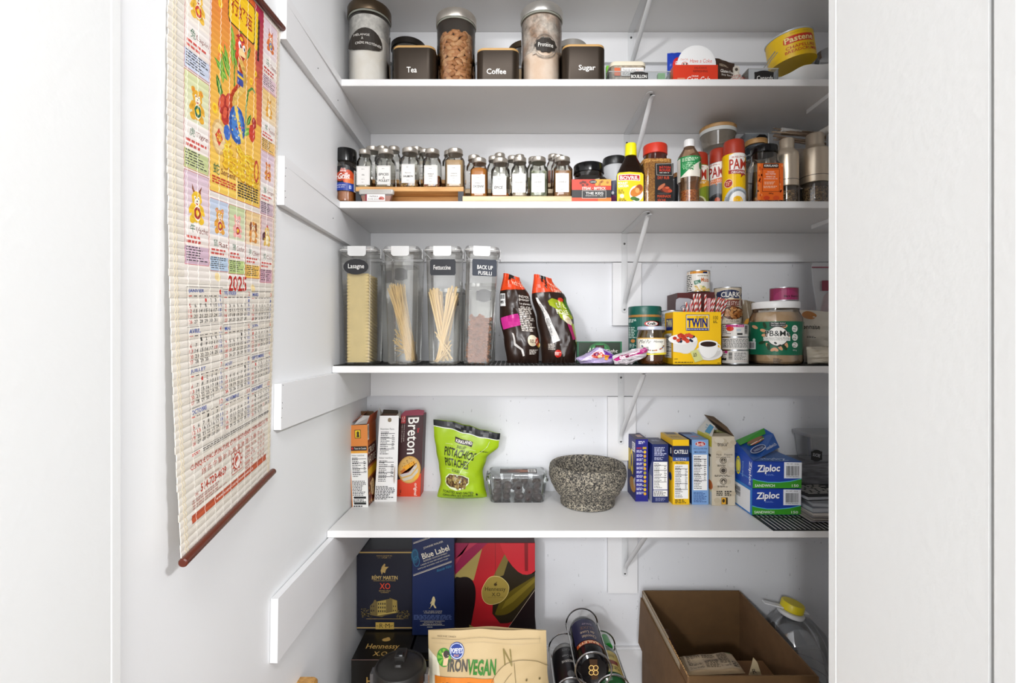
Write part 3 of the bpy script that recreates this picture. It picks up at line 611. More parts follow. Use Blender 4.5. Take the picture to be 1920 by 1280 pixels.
# almonds, one by one against the glass
def almond_mesh():
    mb = MB(); n = 10; rings = []
    for k in range(7):
        s_ = k/6; x = -1+2*s_; r_ = (max(0, 1-abs(x)**2.2))**.5*(1-.25*x)*.55 if 0 < k < 6 else .03
        rings.append([(x*.0115, r_*.0115*cos(2*pi*j/n), r_*.0115*.62*sin(2*pi*j/n)) for j in range(n)])
    mb.stack(rings); return mb
almm = [wood('9c6238', 'c88f5c', 60, 0, .6), wood('b07848', 'd8a878', 60, 0, .6), wood('8a5228', 'b57c48', 60, 0, .6)]
src = []
for m_ in almm:
    o = link('almond', almond_mesh(), m_); src.append(o)
R = random.Random(3); k = 0; first = set()
zz = al_loc.z+.009; row = 0
while zz < al_loc.z+al_top:
    na = 17
    for i in range(na):
        a = -pi+2*pi*(i+.5*(row % 2))/na+R.uniform(-.08, .08)
        if abs(a) > 1.75: continue         # only the side that the glass shows from the front
        q = R.randrange(3); o = src[q]
        if q in first:
            o = o.copy(); C.objects.link(o)
        first.add(q)
        rr_ = R_al*.945-.0075-R.uniform(0, .002)
        o.location = (al_loc.x+rr_*sin(a), al_loc.y-rr_*cos(a), zz+R.uniform(-.003, .003))
        o.rotation_euler = (R.uniform(-.25, .25)+pi/2, R.choice((0, pi))+R.uniform(-.75, .75), a)
        o['label'] = 'brown almond in the heap inside the steel-lidded glass jar'; o['category'] = 'almond'; o['group'] = 'almonds in the glass jar'
        k += 1
    zz += .0098; row += 1
for i in range(9):
    o = src[i % 3].copy(); C.objects.link(o); a = R.uniform(-1.3, 1.3); rr_ = R.uniform(.01, R_al*.7)
    o.location = (al_loc.x+rr_*sin(a), al_loc.y-rr_*cos(a), al_loc.z+al_top+.003); o.rotation_euler = (R.uniform(-.4, .4), R.uniform(-.5, .5), R.uniform(0, 6))
    k += 1
# canisters
canm = mat('33291f', .42, .55, spec=.5); canlid = mat('c39a5e', .45)
def canister(txt, l, r, top, df, tb, label):
    hw = (r-l)/2/F*df; x = XX((l+r)/2, df); t = thing('metal_canister', label, 'canister', (x, df+hw, Z1+.0005))
    h = hz(t, top, df); rc = .021
    link('body', rlathe([(hw-.001, hw-.001, rc, 0), (hw, hw, rc, .0015), (hw, hw, rc, h-.006)], seg=8), canm, t)
    link('lid', rlathe([(hw*.985, hw*.985, rc, h-.0062), (hw*.99, hw*.99, rc, h-.003), (hw*.985, hw*.985, rc, h), (hw*.96, hw*.96, rc, h+.0005)], seg=8), canlid, t)
    A = Art(flat(t, df)); A.text(txt, *tb, 'f6f3ee', bold=.012); A.put(t, 'lettering')
canister('Tea', 734.5, 815, 84.5, 1.236, (762.5, 125.2, 781.5, 136), 'square dark metal canister lettered Tea')
canister('Coffee', 893.5, 973.5, 89.5, 1.236, (912.5, 128.5, 949, 138.8), 'square dark metal canister lettered Coffee')
canister('Sugar', 1055.5, 1136, 82.5, 1.236, (1085, 121.5, 1116.5, 134.5), 'square dark metal canister lettered Sugar')
def backjar(l, r, top, metal, label, df=1.38):
    t, X, c, R = jar('glass_storage_jar', label, 'jar', l, r, df, Z1+.0005); h = hz(t, top, df)
    link('glass_body', lathe([(R*.92, 0), (R*.95, .005), (R*.95, h-.02)], 28), G_CLEAR, t)
    link('contents', lathe([(R*.9, .004), (R*.9, h*.6)], 24), mat('b59a78', .9), t)
    link('lid', lathe([(R, h-.018), (R, h-.002), (R*.96, h), (.001, h)], 36), metal, t)
backjar(733, 799, 66.5, mat('241e19', .35, .3), 'dark lid of a jar standing behind the Tea canister')
backjar(953, 1020, 73, bronze, 'bronze lid of a jar peeking between the Coffee canister and the powder jar')
backjar(1040, 1101, 71, silver, 'steel lid of a jar standing behind the Sugar canister')
# acrylic bins
def bin_(l, r, ytop, df, depth, label, z, plaque=None):
    x0, x1 = XX(l, df), XX(r, df); t = thing('acrylic_bin', label, 'bin', ((x0+x1)/2, df, z+.0005)); w = (x1-x0)/2; h = hz(t, ytop, df); a = .0018
    m_ = MB()
    for b_ in ((-w, w, 0, a, 0, h), (-w, w, depth-a, depth, 0, h), (-w, -w+a, a, depth-a, 0, h), (w-a, w, a, depth-a, 0, h), (-w+a, w-a, a, depth-a, 0, a)): m_.box(*b_)
    link('bin_body', m_, G_PL, t)
    e = MB().tube([(-w, 0, h), (w, 0, h), (w, depth, h), (-w, depth, h), (-w, 0, h)], .0012, 6); link('rim', e, glass('ffffff', .5, .1, .35), t)
    if plaque:
        A = Art(flat(t, df-.0006)); plaque(A); A.put(t, 'plaque', printmat(.5))
    return t
def fancy(cx, cy, w, h):
    P = []
    for k in range(40):
        a = 2*pi*k/40; P.append((cx+w*(abs(cos(a))**.55)*(1 if cos(a) > 0 else -1)*(1-.07*cos(4*a)), cy+h*(abs(sin(a))**.6)*(1 if sin(a) > 0 else -1)*(1-.1*cos(6*a))))
    return P
def p1(A): A.poly(fancy(1198.5, 143, 17.5, 8.5), '211f1d'); A.text('BOUILLON', 1183.5, 140, 1212.5, 146.5, 'f0eee9', bold=.015)
bin_(1142, 1257, 134, 1.242, .16, 'low clear acrylic bin with a black Bouillon plaque on its front', Z1, p1)
def p2(A): A.poly(fancy(1432.5, 143, 19, 10), '1d1b1a'); A.text('Canards', 1419, 142, 1449, 150, 'f2f0ec', shear=.1)
bin_(1403, 1459.5, 128.5, 1.242, .12, 'small clear acrylic bin with a black plaque, beside the white bowl', Z1, p2)
# cream-lidded tub lying in the bouillon bin
t = thing('seasoning_tub', 'clear tub with a cream lid and white label, inside the Bouillon bin', 'container', (XX(1178, 1.27), 1.30, Z1+.003))
h = hz(t, 114, 1.268); w = XX(1212, 1.27)-XX(1178, 1.27)
link('body', rlathe([(w*.82, .026, .01, 0), (w*.95, .03, .012, h-.012)]), mat('a89a86', .5, var=.5, vs=150), t)
link('lid', rlathe([(w, .032, .014, h-.012), (w, .032, .014, h-.004), (w*.95, .03, .014, h)]), mat('e9dfc8', .4), t)
A = Art(flat(t, 1.2685)); A.rect(1152, 127, 1163, 142, 'd8683c'); A.rect(1165, 127, 1207, 142, 'f5f3ef'); A.text('Thick & white', 1167, 129, 1192, 133, '3a3a3a'); A.text('Épices', 1193, 129, 1206, 133, 'a0522c'); A.mic(1167, 135.5, 1204, 141, 3, '555555'); A.put(t, 'label')
single('packet', 'small green packet low in the Bouillon bin', 'packet', MB().box(XX(1234, 1.3), XX(1247, 1.3), 1.30, 1.312, Z1+.003, ZZ(137, 1.3)), mat('7fb87a', .4))
single('packet', 'bright green packet behind the left end of the Bouillon bin', 'packet', MB().box(XX(1137, 1.42), XX(1150, 1.42), 1.42, 1.432, Z1+.0005, ZZ(123, 1.42)), mat('7ccf3a', .4))
# blue packet, soft bag builder
def bag(name, label, cat, L, Rr, top, bot, d, thick, cols, z=None, tilt=0, n=18, m=26, wr=.004, seed=1, art=None, topt=.15, rough=.3, group=None, seal=None, both=True, lean=0.0, metal=0.0):
    """soft pouch: L and Rr give px of the left and right outline at heights t = 0..1 (bottom to top)"""
    pm = sum(L)/len(L)*.5+sum(Rr)/len(Rr)*.5
    t = thing(name, label, cat, (XX(pm, d), d, ZZ(bot, d)), group); lo = t.location
    def cur(a, q):
        q = max(0, min(.9999, q))*(len(a)-1); i = int(q); f = q-i; f = f*f*(3-2*f); return a[i]*(1-f)+a[i+1]*f
    def tp(u):   # top edge height in px at u in 0..1
        return cur(top, u) if isinstance(top, (list, tuple)) else top
    def surf(u, v, h, side=-1):
        l_, r_ = cur(L, v), cur(Rr, v); px = l_+(r_-l_)*u; py = bot+(tp(u)-bot)*v
        prof = (max(0, 1-(2*u-1)**2))**.55; tv = min(1, (v+.02)/.12)**.5*(1 if v < .6 else 1-(1-topt)*((v-.6)/.4)**1.3)
        th = thick/2*prof*tv
        w_ = noise.noise(Vector((u*4+seed*3.1, v*6, seed)))*wr*1.6+abs(noise.noise(Vector((u*3+v*5+seed, v*9-u*4, seed*1.7))))*wr*1.8
        y = lean*v+side*(th+w_*prof*(1 if side < 0 else .3))
        X = XX(px, d); Zz = ZZ(py, d)
        return (X-lo.x, y+side*h, Zz-lo.z)
    mb = MB()
    for side in (-1, 1):
        vs = [surf(i/n, j/m, 0, side) for j in range(m+1) for i in range(n+1)]; fs = []; o_ = len(mb.v)
        for j in range(m):
            for i in range(n):
                q = (j*(n+1)+i, j*(n+1)+i+1, (j+1)*(n+1)+i+1, (j+1)*(n+1)+i); q = q if side < 0 else q[::-1]
                fs.append(q)
        for f in fs:
            vj = (f[0]//(n+1)+.5)/m; uj = ((f[0] % (n+1))+.5)/n
            mb.add([], [], None); mb.f.append(tuple(x+o_ for x in f)); mb.c.append(cols(uj, vj) if callable(cols) else hexc(cols))
        mb.v += vs
    link('pouch', mb, printmat(rough, .5, metal), t)
    if art:
        A = Art(lambda u, v, h: surf(u, v, h+.0004, -1), 1/n, 1/m, eps=1.2e-4); art(A); A.put(t, 'printed_front', printmat(rough, .5))
    return t, surf
def ab(A): A.ell(.62, .5, .36, .3, 'd92a2a', n=24); A.text('Rose', .42, .62, .85, .4, 'ffffff', shear=.2); A.mic(.1, .25, .5, .1, 3, 'e8e8ff')
bag('spice_packet', 'blue packet with a red round logo behind the red tin', 'packet', [1251, 1251], [1283, 1284], [100, 99], 148, 1.30, .014, '1f3fae', art=ab, wr=.001)
# red tin of coasters
dT = 1.245; x0, x1 = XX(1262, dT), XX(1346, dT)
t = thing('coaster_tin', 'red tin holding white round coasters on the top jar shelf', 'tin', ((x0+x1)/2, dT, Z1+.0005)); w = (x1-x0)/2; h = hz(t, 121.5, dT)
m_ = MB(); a = .0012
link('tin_body', MB().stack([[(x, y, z_) for x, y in ((-w, 0), (w, 0), (w, .03), (-w, .03))] for z_ in (0, h*.9)], True, False).box(-w, w, 0, a, h*.9, h).box(-w, -w+a, a, .03, h*.9, h*.95).box(w-a, w, a, .03, h*.9, h*.95), mat('d33a20', .35), t)
A = Art(flat(t, dT)); A.text('DELICIOUS', 1302, 125.5, 1325, 129, '3a1512'); A.text('REFRESHING', 1300, 131.5, 1327, 135.5, '3a1512'); A.text('DRINK', 1297, 141, 1310, 144.5, 'f6efe8'); A.text('Coca-Cola', 1288, 143.5, 1332, 154, 'f6efe8', shear=.25, bold=.01); A.rect(1270, 146, 1284, 148, 'd98a6a'); A.put(t, 'lettering')
R1 = (1341-1268)/2/F*1.255
single('coaster', 'hindmost round white coaster standing in the red tin', 'coaster', MB().slab([(R1*cos(2*pi*k/40), R1*sin(2*pi*k/40)) for k in range(40)], lambda u, v, q: (u, q, v), .003), whitep, (XX(1304, 1.268)+.002, 1.265, ZZ(125, 1.268)+.004), smooth=True)
t = thing('coaster', 'foremost white coaster with red script standing in the red tin', 'coaster', (XX(1304, 1.255), 1.252, ZZ(126.5, 1.252)))
link('disc', MB().slab([(R1*cos(2*pi*k/40), R1*sin(2*pi*k/40)) for k in range(40)], lambda u, v, q: (u, q, v), .003), whitep, t)
A = Art(flat(t, 1.252, True)); A.text('Coca-Cola', 1276, 109, 1290, 113, 'e08a78', shear=.2); A.text('Have a Coke', 1294, 110.5, 1335, 117.5, 'e0604a', shear=.15); A.ell(1284, 120.5, 6, 4.5, 'c84a3a'); A.ell(1284, 120.5, 4.8, 3.5, 'f3e6dc'); A.ell(1282, 120, 1.4, 1.6, '3a3a3a'); A.ell(1287, 120, 1.4, 1.6, '3a3a3a'); A.put(t, 'print')
def ab2(A): A.mic(.25, .8, .8, .7, 2, 'b8a890'); A.text('Gluten Free', .3, .58, .95, .46, 'f0ece4', bold=.01); A.text('Soy Sauce', .35, .42, .95, .32, 'f0ece4')
t, _ = bag('spice_packet', 'dark brown packet leaning right behind the red tin', 'packet', [1337, 1338], [1376, 1377], [109, 119], 160, 1.285, .012, '3b2a20', art=ab2, wr=.001)
# bell-shaped bottle opener ornament
X, c, R = place(1357, 1404, 1.25); t = thing('metal_bell', 'cream enamel bell with a top loop and red script, beside the red tin', 'bell', (X, c, Z1+.0005)); h = hz(t, 134, 1.26)
link('bell_body', lathe([(R, 0), (R*.97, .004), (R*.75, h*.45), (R*.5, h*.8), (R*.28, h), (R*.25, h+.006)], 30), mat('d8d2c6', .4), t)
link('loop', MB().slab([(-.006, 0), (.006, 0), (.009, .014), (.008, .020), (.003, .024), (-.003, .024), (-.008, .020), (-.009, .014)], lambda u, v, q: (u, q-.0015, v+h+.002), .003), mat('cfc8bb', .4), t)
link('loop_hole', MB().slab([(.0042*cos(k*pi/6), .0042*sin(k*pi/6)) for k in range(12)], lambda u, v, q: (u, -.0018-q, v+h+.016), .0004), mat('4a4038', .5), t)
A = Art(cyl(t, X, c, R*.83, 1.256), 4); A.text('DRINK', 1372, 139.5, 1390, 142.5, 'a33226'); A.text('Coca-Cola', 1363, 142.5, 1398, 150, 'b8352a', shear=.2); A.put(t, 'lettering')
# tilted yellow tin of breadcrumbs on the white bowl
t = thing('breadcrumb_can', 'yellow cardboard can tilted in the white bowl, red banner on it', 'can', (XX(1492, 1.31), 1.325, ZZ(121, 1.32)), rot=(.05, radians(-9), radians(-12)))
Rc = (1528-1445)/2/F*1.30*.97; hc = (125-75)/F*1.28
link('can_body', lathe([(Rc, 0), (Rc, hc-.004)], 40), mat('f2c60e', .4), t)
link('rim', lathe([(Rc*1.01, hc-.004), (Rc*1.03, hc-.003), (Rc*1.03, hc), (Rc*.97, hc+.001), (.001, hc-.002)], 40), mat('c7ccd2', .3, .3), t)
def cf(u, v, h): a = u; return ((Rc+h)*sin(a), -(Rc+h)*cos(a), v)
A = Art(cf, .08, None); yb = hc*.55
A.poly([(-.62, yb), (-.6, yb+.011), (-.5, yb+.0155), (.72, yb+.0155), (.8, yb+.011), (.8, yb+.002), (.7, yb-.0035), (-.5, yb-.0035)], 'd4381e'); A.text('Pastene', -.56, yb+.014, .74, yb-.001, 'fbe9a0', shear=0, bold=.02)
A.text('CHAPELURE', -.55, yb-.010, .8, yb-.018, 'c8361c', bold=.01); A.text('BREADCRUMBS', -.6, yb-.0205, .95, yb-.028, 'c8361c', bold=.01); A.text('Depuis - since', -.3, yb+.024, .5, yb+.020, 'c08a10'); A.put(t, 'printed_label')
# white wavy bowl
X, c, R = place(1457, 1570, 1.245); t = thing('serving_bowl', 'white wavy-rimmed bowl holding the yellow can at the right', 'bowl', (X, c, Z1+.0005)); h = hz(t, 125, 1.26); mb = MB()
def wave(rf, z_, amp): return [((R*rf+amp*.5*cos(6*a))*cos(a), (R*rf+amp*.5*cos(6*a))*sin(a), z_+amp*cos(6*a+.5)) for a in [2*pi*k/60 for k in range(60)]]
link('bowl', mb.stack([wave(.3, 0, 0), wave(.55, .002, 0), wave(.82, h*.45, .001), wave(1, h, .002), wave(.97, h+.001, .002), wave(.8, h*.5, .001), wave(.5, .006, 0)], True, True), whitep, t)
X, c, R = place(1527, 1585, 1.40); t = thing('glass_storage_jar', 'glass jar with a wooden band at the far right behind the white bowl', 'jar', (X, c, Z1+.0005)); h = hz(t, 84, 1.40)
link('glass_body', lathe([(R*.95, 0), (R, .006), (R, h-.02), (R*.9, h-.006), (R*.9, h)], 30), G_CLEAR, t); link('contents', lathe([(R*.93, .004), (R*.93, h*.62)], 28), mat('9a7448', .8, var=.4, vs=80), t)
single('bag_clip', 'small steel clip leaning on the left of the yellow can', 'clip', MB().tube([W(1432, 128, 1.26), W(1441, 113, 1.265), W(1453, 97, 1.27)], .0016, 6).tube([W(1436, 129, 1.265), W(1446, 112, 1.27), W(1458, 98, 1.272)], .0012, 6), silver)
# ================================================================ shelf two: spices
woodl = wood('c98f4e', 'e0ad6c', 4, 0); woodp = wood('d9b98c', 'ecd2ab', 4, 0); lidm = mat('cbc3b8', .33, .85, bump=.15, bs=120)
def riser(label, l, r, steps, legs, m1):
    t = thing('spice_riser', label, 'riser', (XX((l+r)/2, 1.245), 1.245, Z2+.0005)); w = (r-l)/2/F*1.245
    for (zt, y0, y1, th) in steps:
        link('step', MB().box(-w, w, y0-1.245, y1-1.245, zt-th-Z2, zt-Z2), m1, t)
    for (zt, y0, y1) in legs:
        link('riser_panel', MB().box(-w+.004, w-.004, y0-1.245, y1-1.245, 0, zt-Z2), wood('b87a38', 'd19a55', 4, 0), t)
    for s_ in (-1, 1): link('side_bracket', MB().box(min(s_*w, s_*(w-.014)), max(s_*w, s_*(w-.014)), .0, .010, 0, steps[0][0]-Z2-steps[0][3]-.0004), mat('2b2d33', .5), t)
    return t
ZA, ZB = H+.3990, H+.440; ZC, ZD, ZE = H+.3738, H+.413, H+.450
riser('tall light-wood spice riser at the left, black bracket under its right end', 667, 869, [(ZA, 1.245, 1.308, .0115), (ZB, 1.312, 1.372, .010)], [(ZA-.0122, 1.290, 1.298), (ZB-.0104, 1.345, 1.353)], woodl)
t = thing('spice_riser', 'low pale-wood spice riser right of centre, two steps behind its front board', 'riser', (XX(970.5, 1.242), 1.242, Z2+.0005)); w = 103/F*1.242
for zt, y0, y1, th in ((ZC, 1.242, 1.303, .0125), (ZD, 1.307, 1.367, .011), (ZE, 1.371, 1.43, .011)):
    link('step', MB().box(-w, w+(.018 if zt == ZC and 0 else 0), y0-1.242, y1-1.242, zt-th-Z2, zt-Z2), woodp, t)
    link('riser_panel', MB().box(-w+.01, w-.03, y0-1.242+.03, y0-1.242+.036, 0, zt-th-Z2-.0004), woodp, t)
JG = glass('eeeeea', .14, .03)
def spice(l, r, top, df, zb, cont, fill, name, label, hand=None, lab=True, side=0, ly=0):
    hw = (r-l)/2/F*(df+.01)*.985; x = XX((l+r)/2, df+.012); t = thing('spice_jar', label, 'jar', (x, df+hw, zb+.0004), 'silver-lidded spice jars on the risers')
    Ht = ZZ(top, df+.008)-t.location.z; k = hw/.024
    rl = hw*.80; zl = Ht-.0135
    link('glass_body', rlathe([(hw*.9, hw*.9, .012, .0006), (hw, hw, .013, .004), (hw, hw, .013, zl*.78), (hw*.93, hw*.93, .02, zl*.86), (hw*.76, hw*.76, .03, zl*.92), (hw*.73, hw*.73, .03, zl+.002)], seg=6, cap1=False), JG, t)
    pr = [(rl*.97, zl), (rl*1.03, zl+.0012), (rl*.99, zl+.004), (rl*1.0, zl+.006), (rl*.985, zl+.0085), (rl*1.0, zl+.0115), (rl*.93, zl+.0132), (rl*.8, zl+.0135), (.0005, zl+.013)]
    link('lid', lathe(pr, 32), lidm, t)
    fh = max(.01, zl*.9*fill)
    if cont:
        pr = [(hw*.88, hw*.88, .012, .003), (hw*.95, hw*.95, .012, .006), (hw*.95, hw*.95, .012, min(fh, zl*.78))]
        if fh > zl*.78: pr.append((hw*.86, hw*.86, .02, min(fh, zl*.88)))
        link('spice', rlathe(pr, seg=6), cont, t)
    if lab:
        A = Art(flat(t, df-.0002)); s_ = 1.245/df; cx = (l+r)/2-1.5*s_+side; y0 = top+32.5*s_+ly; y1 = y0+35.5*s_; x0 = cx-12.5*s_; x1 = cx+12.5*s_
        A.rect(x0, y0, x1, y1, 'eceae6'); A.line([(x0+1.3, y0+1.3), (x1-1.3, y0+1.3), (x1-1.3, y1-1.3), (x0+1.3, y1-1.3), (x0+1.3, y0+1.3)], .35, 'a8a49c')
        A.mic(cx-3.5, y0+4.5, cx+3.5, y0+6.5, 1, 'a8a4a0', words=2); A.mic(cx-3.5, y1-11.5, cx+3.5, y1-10, 1, 'b0aca8', words=2); A.mic(cx-3, y1-6, cx+3, y1-4.5, 1, 'a8a4a0', words=2)
        if name:
            for q, s2 in enumerate(name): A.text(s2, cx-len(s2)*.95, y0+15+4*q, cx+len(s2)*.95, y0+17.6+4*q, '4a4642')
        if hand:
            for q, (s2, a, b, c_, d_) in enumerate(hand): A.text(s2, cx+a, y0+b, cx+c_, y0+d_, '161616', bold=.012, shear=.12)
        A.put(t, 'label', printmat(.6))
    return t
SJ = 'silver-lidded spice jar '
tan = mat('b9a58a', .9, var=.2, vs=120)
spice(669, 696, 279, 1.250, ZA, mat('d8c9a4', .9), .35, ['AIL'], SJ+'beside the black-capped grill bottle, label AIL')
spice(703, 739.5, 278, 1.248, ZA, mat('a69a82', .9, var=.3, vs=200), .12, None, SJ+'hand-lettered EPICES A POULET', [('EPICES', -9.5, 14, 9, 18.5), ('A', -2, 20.5, 1, 24), ('POULET', -9.5, 26, 10, 30.5)])
spice(748, 785.5, 275, 1.248, ZA, grain(['b98a3c', '8e6a34', 'd0a456', '5f4a2e', '9b5a2a'], 300), .22, ['Épices'], SJ+'with a black handwritten SAUMON label', [('SAUMON', -9, 21, 9, 24.6)])
spice(792, 826.5, 277.5, 1.248, ZA, grain(['a63a1e', 'c98a3c', '6b2c18', 'd8b070', '8a4a2a'], 300), .38, ['PIMENT', 'FORT'], SJ+'of red chilli flakes on the tall riser')
spice(834, 871, 276.5, 1.248, ZA, mat('d5b083', .9, var=.12, vs=100), .86, ['OIGNON', 'GRANULÉ'], SJ+'of tan onion granules at the right end of the tall riser')
spice(681, 713, 273, 1.325, ZB, tan, .3, None, SJ+'in the back row, right behind the AIL jar', side=4)
spice(702, 730, 272.5, 1.378, ZB+.006, None, .3, None, SJ+'hindmost, only its lid rim seen between the two leftmost back jars', lab=False)
spice(724, 751, 273, 1.325, ZB, tan, .3, None, SJ+'in the back row between the EPICES A POULET and SAUMON jars', [('SEL', 2, 14, 10, 18)], side=3)
spice(765, 795, 274, 1.330, ZB, tan, .5, None, SJ+'in the back row, half hidden behind the SAUMON jar', lab=False)
spice(782, 808, 278, 1.330, ZB-.004, mat('cfc4ae', .9), .8, ['SAUGE'], SJ+'of pale powder in the back row behind the chilli flakes', side=-1)
spice(829, 856, 281, 1.330, ZB-.008, tan, .4, None, SJ+'in the back row behind the tan onion jar', side=-2)
org = mat('c97a1c', .9, var=.1, vs=80); cin = mat('a4713f', .9, var=.08, vs=80)
spice(881.5, 915, 294.5, 1.246, ZC, org, .93, ['PIMENT'], SJ+'full of orange cayenne powder, hand-lettered CAYENNE', [('CAYENNE', -10, 20, 10.5, 24.5)])
spice(874, 903, 289.5, 1.320, ZD, org, .7, None, SJ+'behind the orange cayenne jar', side=-4)
spice(920.5, 956, 294.5, 1.246, ZC, mat('c9722a', .9), .10, None, SJ+'hand-lettered EPICE, nearly empty', [('ÉPICÉ', -9.5, 17.5, 6, 24)], ly=3)
spice(958.5, 990.5, 293, 1.246, ZC, tan, .12, ['MUSCADE'], SJ+'labelled MUSCADE, second right of the cayenne')
spice(993, 1028, 292.5, 1.246, ZC, grain(['7c8468', '9aa184', '5f6a50', 'b5b8a0'], 160, stretch=(1, 1, .3)), .8, ['LAURIER'], SJ+'of green-grey bay leaves labelled LAURIER')
spice(1037.5, 1074, 292, 1.246, ZC, cin, .80, ['CANNELLE'], SJ+'of brown cinnamon labelled CANNELLE')
spice(913, 938, 291.5, 1.320, ZD, tan, .2, None, SJ+'in the middle row, left behind the EPICE jar', side=-3)
spice(924, 950, 286, 1.386, ZE, tan, .2, None, SJ+'hindmost, its lid rising above the EPICE jar', lab=False)
spice(949, 974, 291, 1.320, ZD, tan, .5, None, SJ+'in the middle row, left behind the MUSCADE jar', lab=False)
spice(963, 986, 289, 1.386, ZE, tan, .5, None, SJ+'hindmost, above the MUSCADE jar', lab=False)
spice(988, 1015, 293, 1.320, ZD, mat('c3c09a', .9), .5, None, SJ+'in the middle row behind the bay leaf jar', lab=False)
spice(1025, 1050, 288, 1.386, ZE, mat('b07060', .9), .6, None, SJ+'hindmost at the right end, left behind the cinnamon', lab=False)
spice(1033, 1062, 289.5, 1.320, ZD, mat('a86a4e', .9), .7, None, SJ+'in the middle row behind the cinnamon jar', lab=False)
# generic printed round bottle
def rbottle(name, label, cat, l, r, df, z, body, cap, cont=None, bodym=None, capm=None, art=None, su=4, capname='cap', rough=.35, contm=None, sq=None):
    """body, cap, cont: lists of (radius share, py) from bottom to top"""
    X, c, R = place(l, r, df); t = thing(name, label, cat, (X, c, z+.0004)); f = lambda pr: [(max(.0004, R*a), max(0, ZZ(py, df+R*(1-a)*.6)-t.location.z) if py else 0) for a, py in pr]
    mk = (lambda pr, **k: rlathe([(a, a*sq[0], max(a*sq[1], .0002), z_) for a, z_ in pr], seg=6, **k)) if sq else (lambda pr, **k: lathe(pr, 40, **k))
    if sq and sq[0] != 1: t.location.y = df+R*sq[0]
    link('bottle_body', mk(f(body)), bodym, t)
    if cap: link(capname, lathe(f(cap), 40), capm, t)
    if cont: link('contents', mk(f(cont)), contm, t)
    if art:
        A = Art(flat(t, df-.0003) if sq else cyl(t, X, c, R*1.003, df), None if sq else su); art(A); A.put(t, 'label', printmat(rough))
    return t, X, c, R
def a_grill(A):
    A.rect(626, 310, 672, 357, '1c1a1a'); A.ell(653, 331, 12, 14, 'c8481e'); A.ell(638, 330, 8, 9, 'a83a1c'); A.ell(655, 338, 9, 6, 'e0702a'); A.poly([(637, 320), (640, 314), (643, 316), (646, 314), (650, 320), (649, 322), (638, 322)], 'b5301a')
    A.text('CLUB', 639, 314.5, 648, 317.3, 'f5f0ea'); A.text('HOUSE', 638, 318, 649, 321.4, 'f5f0ea', bold=.02); A.text('la', 630, 327, 634, 331, 'f7f4ef', shear=.3, rot=-.1); A.text('Grille', 634.5, 323.5, 656, 334, 'f7f4ef', shear=.3, rot=-.12, bold=.02); A.rect(634, 333.6, 656, 334.4, 'f7f4ef')
    A.poly([(626, 341), (672, 343), (672, 357), (626, 356)], '1f3a94'); A.text('ROASTED GARLIC', 630, 345.5, 648, 347.6, 'ffffff'); A.text('À L\'AIL RÔTI', 630, 349, 646, 351.4, 'ffffff'); A.ell(656.5, 349.5, 3, 4.5, '5a7acc'); A.mic(654.5, 346.5, 659, 353, 3, 'ffffff', words=2); A.rect(663, 316, 672, 357, 'e9e6e0'); A.mic(664, 318, 671.5, 355, 16, '444444', words=2)
rbottle('seasoning_bottle', 'round seasoning shaker with a black cap and orange-black label, leftmost on the spice shelf', 'bottle', 628.5, 669.5, 1.238, Z2,
    [(.8, 0), (.97, 376), (1, 371), (.93, 362), (.97, 356), (.97, 312), (.99, 306), (.80, 300), (.80, 297)], [(.95, 300), (.99, 299), (.98, 277.5), (.93, 275), (.001, 275)], [(.8, 375), (.9, 368), (.88, 360), (.92, 354), (.92, 335), (.001, 333)], glass('f3e9dc', .15, .03), blackg, a_grill, contm=mat('b9763a', .9, var=.15, vs=120))
# paprika box lying before the riser
d_ = 1.232; x0, x1 = XX(672, d_), XX(738, d_); t = thing('spice_tub', 'clear plastic tub of paprika lying in front of the tall riser', 'container', ((x0+x1)/2, d_, Z2+.0005)); w = (x1-x0)/2; h = hz(t, 354.5, d_)
def shiftb(prof, dy, seg=5): mb = MB(); return mb.stack([[(x, y+dy, z_) for x, y, z_ in rr(a, .0062, rc*.4, z_, seg)] for a, b, rc, z_ in prof])
link('tub_body', shiftb([(w*.80, 0, .008, 0), (w*.92, 0, .01, h*.62)], .0066), G_PL, t); link('paprika', shiftb([(w*.78, 0, .008, .001), (w*.88, 0, .01, h*.5)], .0068), mat('b5643a', .9, var=.2, vs=120), t)
link('lid', shiftb([(w*.95, 0, .012, h*.64), (w, 0, .014, h*.7), (w, 0, .014, h*.92), (w*.96, 0, .014, h)], .0066), glass('f5f5f3', .2, .1, .45, 'f1efea'), t)
A = Art(flat(t, d_-.0004)); A.rect(685, 364, 722, 376.5, 'f4f1ee'); A.rect(685, 364, 688, 376.5, '8e2038'); A.text('PAPRIKA', 693, 366.5, 709, 369.8, '3a2c2c'); A.text('FUMÉ DOUX', 690.5, 371, 712, 374.6, '3a2c2c'); A.ell(716, 371.5, 5, 3, 'c8746a', rot=.3); A.ell(713, 372.5, 3, 2, 'a84a40'); A.put(t, 'label')
